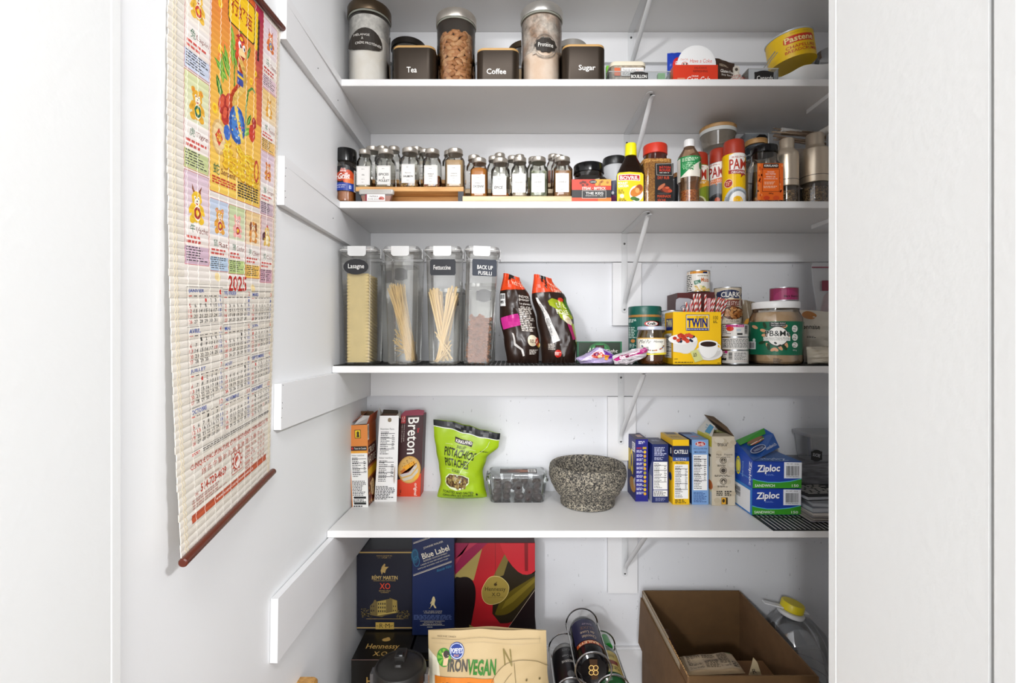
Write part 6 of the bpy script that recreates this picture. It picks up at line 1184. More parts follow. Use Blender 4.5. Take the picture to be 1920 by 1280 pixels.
def sa(A):
    A.rect(0, 0, 60, 153, 'b8622a'); A.rect(0, 0, 60, 35, 'a8501e'); A.rect(4, 0, 14, 30, 'e9e6e0'); A.bars(5.5, 3, 12.5, 27, vert=False); A.poly([(2, 42), (60, 40), (60, 78), (2, 80)], '5a1c14'); A.text('CRISP', 6, 45, 50, 57, 'f2e6d0'); A.text('NATURE', 6, 61, 55, 75, 'f2e6d0'); A.poly([(2, 85), (60, 82), (60, 97), (2, 100)], 'e8b020'); R_ = random.Random(2)
    A.rect(0, 102, 60, 153, '6a3418'); [A.ell(R_.uniform(2, 58), R_.uniform(104, 150), 4, 2.5, R_.choice(['c87a3a', '8a4a20', 'a83a20', 'd8a060']), n=7, rot=R_.uniform(0, 3)) for k in range(40)]; A.ell(24, 122, 12, 16, 'd8b078'); A.mic(18, 112, 30, 132, 7, '5a3a20', words=3)
t, P, B = cbox('cracker_box', 'torn-open orange cracker carton standing nearest the left wall on the lowest shelf', 'box', (652.5, 797), (687, 796), (690, 950), (660, 950.5), dA, .095, 'd8843c', 'a8521e', front=fa, side=sa, open_=True)
up = Vector((0, 0, 1))
plate('flap', t, [P[0]+up*.0004, B[0]+up*.0004, B[0]+Vector((.030, 0, .030)), P[0]+Vector((.030, .03, .022))], .0009, mat('a8501e', .6)); plate('flap', t, [P[1], B[1], B[1]+Vector((.006, 0, .028)), P[1]+Vector((.004, .02, .024))], .0009, mat('a84a20', .6)); plate('flap', t, [B[1]+up*.0003, B[0]+up*.0003, B[0]+Vector((.008, -.01, .028)), B[1]+Vector((-.004, -.01, .026))], .0009, brownp)
plate('inner_bag', t, [P[0]+Vector((.012, .02, -.004)), P[1]+Vector((-.004, .03, -.004)), P[1]+Vector((.002, .05, .016)), P[0]+Vector((.026, .04, .020))], .004, mat('c8c4c0', .3, .3))
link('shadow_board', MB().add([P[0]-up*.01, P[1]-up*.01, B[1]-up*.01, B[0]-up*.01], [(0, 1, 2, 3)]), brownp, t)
# white carton
dB = d4(940)
def fb(A):
    A.rect(0, 0, 36, 161, 'efeeec'); A.ell(19, 8, 3.5, 4, '8a7a60'); A.rect(16, 5, 22, 11, '8a7a60'); A.text('Nutrition Facts', 3, 23, 28, 26.5, '2a2a2a'); A.facts(2.5, 27, 31, 75, 13, None, '3a3a3a'); A.text('Valeur nutritive', 3, 77, 27, 80.5, '2a2a2a'); A.facts(2.5, 81, 31, 126, 12, None, '3a3a3a'); A.mic(1, 131, 33, 157, 9, '4a4a4a', words=7)
t, P, B = cbox('cracker_box', 'white carton covered in nutrition tables, between the orange and the maroon cracker cartons', 'box', (712, 779), (743, 779), (738, 940), (702, 939.5), dB, .044, 'efeeec', '6a5040', yaw=-.004, front=fb, open_=True, side=lambda A: (A.rect(0, 0, 60, 161, '5a3a3a'), A.ell(10, 110, 20, 20, 'a0703c')))
plate('flap', t, [B[0], B[1], B[1]+Vector((-.002, .0, .010)), B[0]+Vector((.004, 0, .012))], .0009, mat('3f3428', .8)); plate('flap', t, [P[0], B[0], B[0]+Vector((-.01, 0, .016)), P[0]+Vector((-.008, .03, .018))], .0009, greyp); plate('flap', t, [P[1], B[1], B[1]+Vector((.006, 0, .008)), P[1]+Vector((.008, .02, -.012))], .0009, greyp)
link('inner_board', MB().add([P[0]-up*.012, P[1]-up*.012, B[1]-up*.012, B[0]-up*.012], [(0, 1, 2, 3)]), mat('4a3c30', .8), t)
# maroon cracker carton
dC = d4(930.5)
def fc_(A):
    A.rect(0, 0, 43, 152, 'd8401e'); A.poly([(0, 0), (43, 0), (43, 108), (0, 120)], '3c1a1c'); A.rect(2, 0, 10.5, 14, 'b8202a'); vt(A, 'Made', 6.5, 1.5, 9, 12, 'f4e8e0'); vt(A, 'With Love', 3, 1.5, 5.5, 12, 'f4e8e0'); vt(A, 'Breton', 15, 3.5, 35.5, 72, 'fbf8f2', bold=.012); vt(A, 'Dare', 33, 24, 37, 32, 'c8202a', bold=.02)
    vt(A, '• Source of whole grain', 7.5, 15, 9.5, 48, 'f0e6da'); vt(A, '• High in fibre and flavour', 3.5, 15, 5.5, 50, 'f0e6da')
    A.ell(21, 101, 21, 25.5, 'c99a4c', n=36); A.ell(21, 101, 19, 23.5, 'd8ae60', n=36); R_ = random.Random(5); [A.ell(21+15*sqrt(R_.random())*cos(q), 92+13*sqrt(R_.random())*sin(q), .9, .8, '8a5a24', 20, 5) for q in [R_.uniform(0, 6.28) for k in range(36)]]
    A.poly([(8, 96), (30, 84), (34, 96), (12, 106)], 'f0a820'); A.poly([(4, 104), (12, 98), (16, 104), (10, 112)], 'c8742c'); A.poly([(3, 110), (20, 106), (32, 92), (34, 88), (35, 96), (24, 110), (8, 115)], 'c9c4c0'); A.poly([(3, 110), (20, 106), (34, 88), (22, 104), (6, 109)], '8a2a34'); A.poly([(8, 118), (26, 112), (37, 98), (37, 106), (26, 118), (12, 122)], 'cfc8b8'); A.poly([(32, 112), (39, 104), (38, 116), (30, 122)], 'f0b030'); vt(A, 'original', 30, 126, 37, 149, 'fbf0e4', bold=.008); vt(A, '200 g', 4, 138, 8, 148, '4a1a10')
def tc_f(A): A.rect(0, 0, 43, 40, 'b0485a'); A.ell(12, 20, 4, 6, '6a2a2c')
t, P, B = cbox('cracker_box', 'maroon and orange cracker carton with large white vertical lettering', 'box', (750.5, 779.5), (793.5, 778), (788, 930.5), (744, 930.5), dC, .052, 'd8401e', 'a83018', 'a84454', front=fc_, side=lambda A: (A.rect(0, 0, 60, 152, 'c83a1c'), A.rect(0, 0, 60, 105, '4a2224')))
plate('flap', t, [P[0]+up*.0005, P[1]+up*.0005, P[1]+Vector((0, .02, .011)), P[1]+Vector((-.02, .025, .013)), P[0]+Vector((.01, .02, .012))], .0009, mat('b5566a', .5))
# pistachio bag
dp_ = 1.462
def a_pi(A):
    A.poly([(0, .925), (.5, .905), (1, .90), (1, 1), (0, 1)], '1b1d20'); A.poly([(0, .915), (.5, .895), (1, .89), (1, .90), (.5, .906), (0, .926)], 'e8eee0'); A.poly([(.34, .83), (.61, .81), (.61, .745), (.34, .765)], '2c1c1c'); A.text('KIRKLAND', .355, .81, .60, .77, 'f4efe8', bold=.02); A.text('SHELLED', .39, .735, .54, .70, '2a3010', bold=.01); A.text('PISTACHIOS', .19, .69, .76, .58, '23280e', bold=.02); A.text('PISTACHES', .19, .555, .68, .445, '23280e', bold=.02); A.text('ÉCALÉES', .33, .42, .5, .375, '23280e', bold=.01)
    for y in (.725, .41): A.rect(.2, y, .32, y+.004, 'e4eeb0'); A.rect(.58, y-.01, .7, y-.006, 'e4eeb0')
    A.poly([(.14+.56*u, v) for u, v in ((0, .24), (.05, .30), (.2, .345), (.5, .355), (.8, .35), (1, .33), (.95, .24), (.75, .17), (.45, .135), (.2, .15), (.05, .19))], 'e8efc8'); A.poly([(.16+.52*u, .01+v*.97) for u, v in ((0, .24), (.05, .29), (.2, .335), (.5, .345), (.8, .34), (1, .32), (.95, .25), (.75, .18), (.45, .145), (.2, .16), (.05, .20))], '4a3018')
    R_ = random.Random(12)
    for k in range(80):
        x = R_.uniform(.18, .66); y = R_.uniform(.17, .33)
        if ((x-.42)/.26)**2+((y-.25)/.09)**2 < .92: A.ell(x, y, .024, .016, R_.choice(['8a6a3c', 'a0854a', '7a5a34', '9a8a3c', '6a4a2c', 'b09a5a']), 30+k % 5, 8, rot=R_.uniform(0, 3))
    A.text('TOASTED AND SALTED', .10, .125, .76, .09, '2c3410', bold=.01); A.text('GRILLÉES ET SALÉES', .12, .08, .74, .045, '2c3410', bold=.01); A.text('680 g', .4, .03, .55, .008, '2c3410'); A.mic(.78, .72, .95, .70, 1, '3a4a10', words=4); A.ell(.82, .08, .02, .02, '2c3410'); A.line([(.86, .86), (.8, .70), (.62, .5), (.50, .37), (.42, .28)], .006, 'e0ecc0'); A.ell(.48, .27, .03, .02, 'c8d4d8')
bag('pistachio_bag', 'lime-green stand-up bag of pistachios with a black top strip', 'bag', [820, 826, 823, 818, 814, 812.5], [913, 908, 905, 912, 935, 938], [786, 789, 797, 806, 812], bpy_(Z4+.0008, dp_), dp_, .075, 'a4c41c', art=a_pi, seed=7, wr=.0032, topt=.12, n=24, m=34, rough=.3)
# dates box
dD = d4(943.5); x0, x1 = XX(917, dD), XX(1023, dD); w = (x1-x0)/2; t = thing('date_box', 'clear plastic box of dark dates with a snap lid and printed label', 'box', ((x0+x1)/2, dD+.052, Z4+.0004)); cl = glass('f6f8f8', .14, .03, .02)
hb = .066; h2 = .081; db = .050
link('box_body', rlathe([(w*.94, db*.9, .012, 0), (w*.97, db*.94, .014, .004), (w*1.05, db*1.0, .016, hb-.006), (w*1.12, db*1.04, .018, hb-.004), (w*1.12, db*1.04, .018, hb)], seg=6, cap1=False), cl, t)
link('lid', rlathe([(w*1.13, db*1.05, .018, hb+.0004), (w*1.13, db*1.05, .018, hb+.004), (w*1.06, db*.98, .018, hb+.006), (w*1.03, db*.95, .018, h2-.003), (w*1.0, db*.92, .016, h2)], seg=6, cap0=False), cl, t)
A = Art(lambda u, v, h: (u, v, h2+.0004+h)); A.rect(-w*.62, -.028, w*.72, .022, '2a1c18'); A.ell(.012, -.004, .03, .014, '8a4a20'); A.ell(-.01, -.006, .02, .01, '5a2a14'); A.text('Organic Medjool Dates', -w*.58, .018, w*.2, .010, 'e9e2d8'); A.text('Dattes biologiques', -w*.58, -.018, w*.1, -.025, 'e9e2d8'); A.rect(w*.4, -.02, w*.68, .014, 'e4e2de'); A.bars(w*.43, -.017, w*.65, .01); A.put(t, 'printed_label')
dm = [mat('24120c', .35, var=.3, vs=60, bump=.4, bs=90), mat('301a12', .35, var=.3, vs=60, bump=.4, bs=90)]; src = []
def date_mb(seed):
    mb = MB(); R_ = random.Random(seed); prof = []
    for k in range(9): s_ = k/8; x = -1+2*s_; prof.append([(x*.019, (.0108*sqrt(max(.004, 1-x*x)))*(1+.07*R_.uniform(-1, 1))*cos(2*pi*j/14)*(1+.06*sin(j*3+k)), (.0108*sqrt(max(.004, 1-x*x)))*(1+.07*R_.uniform(-1, 1))*sin(2*pi*j/14)) for j in range(14)])
    return mb.stack(prof)
R = random.Random(31); k = 0; X0, Y0, Zb = t.location
for row in range(3):
    for col in range(5):
        for dep in range(2):
            if row == 2 and (dep == 0 and col in (3,) or dep == 1 and col == 1): continue
            k += 1; x = -w*.74+col*w*.37+R.uniform(-.007, .007); m0 = 'dark wrinkled date in the clear date box'
            if dep == 0 and row == 1 and False: pass
            o = single('date', m0, 'date', date_mb(k), dm[k % 2], (X0+max(-w*.72, min(w*.72, x)), Y0-.027+dep*.042+R.uniform(-.003, .003), Zb+.013+row*.0165+R.uniform(-.001, .001)), 'dates in the clear box', rot=(R.uniform(0, 6), R.uniform(-.5, .5), R.uniform(.8, 2.3)))
            q_ = R.uniform(.98, 1.2); o.scale = (q_, q_, q_)
# stone mortar
stone = newmat('granite'); m, n, l, b = stone
tc = n.new('ShaderNodeTexCoord'); v = n.new('ShaderNodeTexVoronoi'); v.inputs['Scale'].default_value = 330; r_ = n.new('ShaderNodeValToRGB'); sp_ = n.new('ShaderNodeSeparateColor')
r_.color_ramp.interpolation = 'CONSTANT'; e = r_.color_ramp.elements
gc = ['32302d', '5f5b53', '7c766a', '4a4741', '8e8676', '262422', 'a89f8d', '68635a']
while len(e) < 8: e.new(1)
for i, q in enumerate(gc): e[i].position = i/8; e[i].color = (*hexc(q), 1)
bn = n.new('ShaderNodeBump'); bn.inputs['Strength'].default_value = .7; bn.inputs['Distance'].default_value = .002
nz_ = n.new('ShaderNodeTexNoise'); nz_.inputs['Scale'].default_value = 260; nz_.inputs['Detail'].default_value = 3
l.new(tc.outputs['Object'], v.inputs['Vector']); l.new(tc.outputs['Object'], nz_.inputs['Vector']); l.new(v.outputs['Color'], sp_.inputs[0]); l.new(sp_.outputs[0], r_.inputs[0]); l.new(r_.outputs[0], b.inputs['Base Color']); l.new(nz_.outputs[0], bn.inputs['Height']); l.new(bn.outputs[0], b.inputs['Normal']); b.inputs['Roughness'].default_value = .75
X, c, R_ = XX(1101, 1.405), 1.4035, .1125
t = thing('stone_mortar', 'large grey granite mortar bowl in the middle of the lowest shelf', 'mortar', (X, c, Z4+.0004)); hm = .1185; q = R_
mb = lathe([(.070, 0), (.0775, .002), (.079, .010), (.0765, .017), (.080, .024), (.094, .040), (.106, .062), (q*.998, .085), (q, .100), (q*.975, .113), (q*.945, hm-.001), (q*.90, hm), (q*.86, hm-.003), (q*.82, hm-.014), (q*.78, .085), (q*.65, .055), (q*.4, .035), (.001, .03)], 64)
for i, p in enumerate(mb.v):
    p = Vector(p); k_ = noise.noise(p*35)*.0012+noise.noise(p*120)*.0005; rr_ = Vector((p.x, p.y, 0)); mb.v[i] = tuple(p+(rr_.normalized()*k_ if rr_.length > .001 else Vector((0, 0, 0))))
link('bowl', mb, m, t, ang=60)
# pasta cartons
dE, dF, dG, dT_ = d4(939.8), d4(942), d4(945.7), d4(947.7)
def s_kd(A): A.rect(0, 0, 60, 118, '1c1d6a'); A.rect(34, 8, 56, 26, 'e4e2e8'); A.mic(36, 10, 54, 24, 4, '3a3a5a', words=3); A.ell(30, 46, 11, 22, 'f0d020', n=26); A.ell(30, 46, 5, 13, '1c1d6a'); A.rect(8, 26, 17, 68, 'f0d020'); A.ell(38, 62, 6, 10, 'f0d020'); A.ell(40, 90, 22, 14, 'e0a028', n=20); A.poly([(46, 80), (58, 70), (60, 74), (52, 96)], 'd8d8e0'); A.mic(2, 10, 12, 18, 2, 'c8c8e0', words=3)
def f_kd(A):
    A.rect(0, 0, 23, 117, '20207e'); A.mic(5, 3, 18, 9, 3, 'e8e8f4', words=2); A.rect(1.5, 15, 11, 18, '8a2a4a'); A.rect(13, 14.5, 20, 18.5, 'c8a82a')
    for k in range(11): A.mic(1.5, 20+k*7.8, 16, 25+k*7.8, 3, 'dcdcf0', words=3); A.ell(17, 24+k*7.8, 2.6, 3, ['e0b828', 'd8a020', 'a89a30'][k % 3], n=9)
cbox('macaroni_box', 'dark blue macaroni carton with big yellow letters on its side, beside the mortar', 'box', (1192, 823.5), (1214.5, 823), (1214.5, 940), (1191.5, 940), dE, .094, '20207e', '1c1d6a', '2a2048', front=f_kd, side=s_kd, top=lambda A: (A.rect(0, 0, 23, 60, '2a2048'), A.rect(9, 18, 19, 40, 'b89a88')))
def f_nv(A): A.rect(0, 0, 30, 109, '1e2a62'); A.mic(4, 5, 27, 22, 6, 'c8cce4', words=5); A.mic(4, 24, 24, 30, 3, 'c8cce4', words=4); A.facts(2, 33, 28, 85, 17); A.rect(2, 86.5, 28, 98, 'f0efec'); A.mic(3, 87.5, 27, 97, 4, '2a2a2a', words=6); A.mic(6, 100, 25, 107, 3, '8a90b8', words=4)
cbox('macaroni_box', 'navy carton with a white nutrition panel, second from the mortar', 'box', (1223, 832.5), (1252.5, 832.5), (1253, 942), (1222.6, 942), dF, .094, '1e2a62', '2a3470', '4a4e6a', front=f_nv, side=lambda A: (A.rect(0, 0, 60, 109, '8a94c0'), A.poly([(0, 0), (60, 0), (60, 30), (30, 68), (0, 60)], '1a2a78'), A.ell(20, 88, 22, 16, 'c8a04a'), A.rect(44, 60, 60, 109, 'c8ccdc')), top=lambda A: (A.rect(0, 0, 30, 60, '4a4e66'), A.mic(8, 20, 24, 34, 2, 'a8acc0', words=3)))
def f_ca(A): A.rect(0, 0, 30.5, 122, 'f0c012'); A.rect(0, 11.5, 30.5, 33, '17254e'); A.text('CATELLI', 2.5, 19, 28, 26.5, 'f7f5ef', bold=.02); A.rect(0, 33, 30.5, 40.5, '3c5a9a'); A.text('ROTINI', 6, 34.5, 25, 39, 'e4e8f4'); A.text('PROTEIN+', 5.5, 42.2, 24.5, 45.6, '2a2410', bold=.01); A.facts(3, 46.5, 28.5, 111, 19); A.mic(4, 112, 26, 120, 3, '4a3a10', words=4)
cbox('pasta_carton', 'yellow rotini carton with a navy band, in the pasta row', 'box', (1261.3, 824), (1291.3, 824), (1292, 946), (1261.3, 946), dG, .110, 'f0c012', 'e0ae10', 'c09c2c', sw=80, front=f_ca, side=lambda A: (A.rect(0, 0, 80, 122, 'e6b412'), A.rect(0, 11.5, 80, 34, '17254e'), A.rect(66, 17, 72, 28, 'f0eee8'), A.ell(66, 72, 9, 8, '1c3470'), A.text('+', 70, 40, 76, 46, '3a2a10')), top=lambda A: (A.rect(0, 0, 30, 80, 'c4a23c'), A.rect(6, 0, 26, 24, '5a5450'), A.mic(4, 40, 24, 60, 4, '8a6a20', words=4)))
def f_ba(A): A.rect(0, 0, 31, 122, '7ea4d4'); A.ell(16, 8, 10, 5, 'e8e4ea'); A.ell(16, 8, 9.3, 4.4, 'b0202c'); A.text('Barilla', 9.5, 5, 22.5, 11, 'fbf4ee', shear=.15, bold=.01); A.text('SANS GLUTEN FREE', 3, 15.5, 29, 18, '1f2c5a'); A.text('MACARONI', 5, 21.5, 26, 25, '1f2c5a', bold=.005); A.facts(2.5, 28, 28.5, 95, 20); A.mic(3, 98, 29, 118, 8, '3c5c94', words=6)
cbox('pasta_carton', 'light blue macaroni carton with a red oval badge, beside the torn white-tan carton', 'box', (1297, 824), (1327.5, 824), (1328, 946), (1297.2, 946), dG, .110, '7ea4d4', '2a3a6a', '6a88b4', sw=80, front=f_ba, side=lambda A: (A.rect(0, 0, 80, 122, '22305c'), A.rect(60, 11, 80, 26, '5a8ac8')), top=lambda A: (A.rect(0, 0, 31, 80, '6c8cba'), A.rect(0, 0, 22, 24, '3a4468'), A.ell(16, 48, 8, 7, 'b87a88')))
def f_tr(A):
    A.rect(0, 0, 42.5, 129, 'cbbfa8'); R_ = random.Random(8); [A.ell(R_.uniform(2, 40), R_.uniform(4, 126), 6, 5, R_.choice(['c4b69c', 'd2c8b4', 'beb096']), 3+k % 4, 9) for k in range(26)]; A.line([(21, 4), (30, 13), (21, 22), (12, 13), (21, 4)], .5, 'a8905a'); A.text('triscuit', 10.5, 10.5, 33, 18, '2a2622', bold=.015); A.text('Made', 8.5, 32, 18, 35.5, '2a2622', shear=.15); A.text('Préparés', 23, 32, 38.5, 36.5, '2a2622', shear=.15); A.mic(8, 37.5, 20, 39, 1, '3a342c'); A.mic(24, 37.5, 38, 39, 1, '3a342c')
    for y in (44.5, 63.5, 83.5): A.ell(21, y, 6.5, 6.5, '3a342c', n=26); A.ell(21, y, 5.4, 5.4, 'cbbfa8', n=26); A.ell(21, y, 4.2, 4.2, '4a4238', n=20); A.mic(10 if y != 63.5 else 5, y+8, 32 if y != 63.5 else 37, y+11.5, 2, '3a342c', words=5)
    A.line([(21, 41), (21, 48)], 1, 'cbbfa8'); A.line([(18.5, 45), (21, 48), (23.5, 45)], 1, 'cbbfa8'); A.ell(21, 85, 2, 2.8, 'cbbfa8'); A.mic(8, 101, 20, 111, 3, '2c2822', words=3); A.mic(23, 101, 36, 111, 3, '2c2822', words=3); A.rect(17, 114, 28.5, 127, '3a2c10'); A.rect(17.5, 114.5, 25, 126.5, 'e0a428'); A.ell(21, 120, 2.5, 3.5, '3a2c10')
t, P, B = cbox('cracker_box', 'tan wheat-cracker carton, torn open on top, beside the blue sandwich bag boxes', 'box', (1334.6, 818.5), (1376.3, 818), (1377.5, 948), (1334.6, 948), dT_, .105, 'cbbfa8', 'b4b47c', sw=80, front=f_tr, open_=True, side=lambda A: (A.rect(0, 0, 80, 129, 'c8c8a0'), A.rect(0, 0, 80, 40, 'c4b83c'), A.rect(60, 20, 80, 90, 'dcd6c4'), A.text('T', 62, 34, 76, 58, '2a2622', bold=.03), A.ell(70, 92, 16, 9, 'b0602c'), A.rect(50, 104, 80, 129, 'b8c4cc')))
plate('flap', t, [P[0], P[1]+Vector((-.002, 0, 0)), P[1]+Vector((-.008, .03, .003)), P[0]+Vector((.006, .03, .004))], .0009, mat('b8ab94', .6))
plate('flap', t, [P[1], B[1], B[1]+Vector((-.048, -.01, .048)), P[1]+Vector((-.040, .045, .050)), P[1]+Vector((-.012, .02, .024))], .0009, mat('5e4b38', .8))
f_ = plate('flap', t, [P[0], B[0], B[0]+Vector((.028, 0, .034)), P[0]+Vector((.022, .03, .026))], .0009, mat('c9c6bd', .6))
A = Art(quad(P[0]+Vector((0, .02, .002)), B[0], P[0]+Vector((.020, .03, .026)), B[0]+Vector((.026, 0, .033)))); A.rect(.0, .1, .45, .9, '3a8ab0', 12); A.mic(.05, .3, .4, .7, 3, 'd8e8f0', 13); A.mic(.5, .2, .95, .8, 3, '7a98a8', 13); A.rect(0, 0, 1, .1, 'c8c030', 12); A.put(f_, 'print')
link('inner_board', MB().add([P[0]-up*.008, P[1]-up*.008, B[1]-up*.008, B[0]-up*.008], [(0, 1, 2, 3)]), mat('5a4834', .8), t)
# sandwich bag boxes
dZ = d4(967)
def f_z(A):
    A.rect(0, 0, 91, 51, '1c3fa0'); A.rect(0, 0, 91, 2, '17348c'); A.poly([(0, 34), (10, 37), (28, 40), (50, 40), (70, 38), (91, 33), (91, 51), (0, 51)], '3c9a28'); A.poly([(0, 33), (10, 36), (28, 39), (50, 39), (70, 37), (91, 32), (91, 33.4), (70, 38.4), (50, 40.4), (28, 40.4), (10, 37.4), (0, 34.4)], '5ab4d8'); A.text('Ziploc', 8, 7.5, 51, 25, '0c1c58', shear=.12, bold=.035, rot=-.05); A.text('Ziploc', 7.5, 6.5, 50.5, 24, 'f7f7fb', shear=.12, bold=.03, rot=-.05); A.mic(24, 24, 42, 27.5, 2, '6a88d0', words=4); A.text('SANDWICH', 4, 43.5, 41, 48.6, 'f2f6ee', bold=.012); A.text('150', 73, 43.5, 85.5, 48.6, 'f2f6ee', bold=.012); A.rect(58, 1, 91, 32, 'eceef2'); A.text('FPO. MAT.: 152126', 63, 3, 85, 5.8, '3a3a3a'); A.bars(62, 8, 86, 27, n=20); A.mic(62, 28, 86, 30, 1, '2a2a2a', words=10, just=True)
def s_z1(A): A.rect(0, 0, 160, 53, '1d4ab0'); A.rect(0, 35, 160, 36.5, '4a8ad0'); A.ell(80, 22, 14, 18, 'e8d81c', n=24); A.ell(80, 22, 10, 14, '2a6ac0', n=20); A.ell(80, 22, 9, 12, 'f0e860'); vt(A, 'Ziploc', 138, 3, 154, 48, 'f0f2fa', bold=.02, up=False); vt(A, 'DOUBLE', 104, 10, 110, 40, '9ac0e8')
def s_z2(A): A.rect(0, 0, 160, 53, '2a7ac8'); A.rect(50, 6, 150, 50, 'e6e8ec'); A.bars(60, 12, 96, 32, vert=False); A.rect(62, 16, 70, 24, '3a3a3a'); A.mic(4, 6, 40, 46, 10, '7ab4e8', words=5)
zb_ = Z4+.003
link_ = liner('black slatted liner under the sandwich bag boxes at the right end of the lowest shelf', .664, .99, 1.2005, 1.47, Z4+.0002, .0122, .0072)
t2, P2, B2 = cbox('sandwich_bag_box', 'lower of the two blue and green sandwich bag boxes, closed', 'box', (1410.5, 915.5), (1501.8, 916.5), (1501.8, 967), (1410, 967), dZ, .165, '1c3fa0', '2a7ac8', '1c3fa0', sw=160, z=zb_-.0004, front=f_z, side=s_z2)
t1, P1, B1 = cbox('sandwich_bag_box', 'upper of the two blue and green sandwich bag boxes, its lid torn up', 'box', (1412, 864), (1502.3, 865.5), (1501.8, 915), (1411, 915), dZ, .165, '1c3fa0', '1d4ab0', '2a5aa8', sw=160, z=P2[0].z+t2.location.z+.0006, front=f_z, side=s_z1, open_=False, top=lambda A: (A.rect(0, 0, 91, 160, '24589c'), A.rect(0, 0, 40, 120, '8a6a4c'), A.text('Ziploc', 20, 122, 72, 150, 'c8d8ec', rot=pi), A.rect(14, 60, 40, 118, '15171c')))
o = t1.location
fl = [P1[0]+Vector((.001, 0, .001)), W(1379, 827, 1.44)-o, W(1433, 803, 1.49)-o, W(1450, 813, 1.47)-o, W(1461.5, 838, 1.42)-o, W(1428, 856, 1.345)-o]
f_ = plate('lid_flap', t1, fl, .001, mat('2258a8', .4))
qa = quad(fl[0]+Vector((0, 0, .0015)), fl[4]+Vector((0, 0, .0015)), fl[1]+Vector((0, 0, .0015)), fl[2]+Vector((0, 0, .0015)))
n0 = (fl[1]-fl[0]).cross(fl[2]-fl[0]); s0 = -1 if n0.z < 0 else 1
A = Art(lambda u, v, h: tuple(Vector(qa(u, v, 0))+Vector((0, 0, .0015+h)))); A.poly([(0, .72), (.9, .72), (.98, .98), (0, .99)], '3a9a2c', 3); A.ell(.48, .62, .3, .13, '2c7a24', 4, rot=.05); A.ell(.48, .66, .28, .10, '7a4a2c', 5, rot=.05); A.ell(.48, .67, .25, .07, '94684a', 6, rot=.05); A.ell(.5, .56, .26, .03, 'e8dcc8', 6, rot=.05); A.ell(.5, .53, .24, .02, 'c8402c', 7, rot=.05); A.ell(.36, .28, .26, .14, 'd8e0ec', 4); A.ell(.36, .28, .24, .12, '1c2c6a', 5); A.text('WINDOW', .20, .31, .54, .22, 'c8d4ec', 6); A.text('Sandwich', .55, .22, .95, .08, 'f2f4f8', 6); A.put(f_, 'print', label='printed lid with a sandwich picture')
plate('side_flap', t1, [P1[0], B1[0]*.9+P1[0]*.1, W(1379, 827, 1.44)-o], .001, mat('1d4ab0', .4))
# right end: dark box, clear container, books and papers
t = single('patterned_box', 'dark grey wood-patterned box at the right end of the lowest shelf', 'box', MB().box(XX(1503, 1.40), XR-.01, 1.40, 1.50, Z4+.0032, ZZ(868, 1.40)), wood('4c4c50', '7c7c80', 8, 0))
X0 = XX(1514, 1.405); t = thing('storage_container', 'clear container with a black plaque on the dark patterned box', 'container', (X0+.08, 1.45, ZZ(868, 1.40)+.0006)); h = ZZ(812, 1.41)-t.location.z
link('body', rlathe([(.066, .038, .014, 0), (.074, .042, .014, h-.012)], cap1=False), glass('e8eaec', .2, .06, .14, 'c8c8ca'), t); link('lid', rlathe([(.078, .044, .014, h-.011), (.080, .045, .014, h-.002), (.074, .042, .014, h)]), glass('e8eaec', .2, .06, .45, 'c4c4c6'), t)
A = Art(flat(t, 1.405)); A.poly(fancy(1531, 854, 11, 10), '1a1a1c'); A.text('SUCRE', 1524, 850, 1538, 856, 'c8c8cc', rot=.2); A.put(t, 'plaque')
R = random.Random(4); zt = Z4+.003
pap = ['a8a4a0', '9c98a0', 'b8b0a8', '8c8890', 'b0a8a4', 'c0b8b0', '9a9496']
for k in range(12):
    a = R.uniform(-.06, .06); th = .0016; x_ = .795+R.uniform(-.008, .008); y_ = 1.252+R.uniform(-.01, .012)
    single('paper', 'topmost loose sheet right under the grey book at the right end' if k == 11 else 'sheet of the loose paper pile under the books at the right end', 'paper', MB().box(0, .19, 0, .13, 0, th*.8), mat(R.choice(pap) if k < 11 else 'd0c8c0', .7), (x_, y_, zt), 'papers under the books', rot=(0, 0, a)); zt += th
for k, (c_, th, x_, y_, lb) in enumerate((('7c8088', .013, .800, 1.262, 'thin grey book lying on the paper pile'), ('8e9094', .010, .805, 1.27, 'light grey book under the black one at the right end'), ('1d1e20', .011, .802, 1.285, 'black book on top of the pile at the right end of the lowest shelf'))):
    t = thing('book', lb, 'book', (x_, y_, zt+.0004), rot=(0, 0, (.03, -.12, .10)[k])); link('cover', MB().box(0, .2, 0, .115, 0, .0012).box(0, .2, 0, .115, th-.0012, th), mat(c_, .5), t); link('pages', MB().box(.002, .198, .002, .113, .0013, th-.0013), mat('aeb0b4', .7), t)
    if k == 2: A = Art(lambda u, v, h: (u, v, th+h)); A.mic(.02, .10, .14, .02, 7, 'd0ccc4', words=5); A.put(t, 'print')
    zt += th+.0006
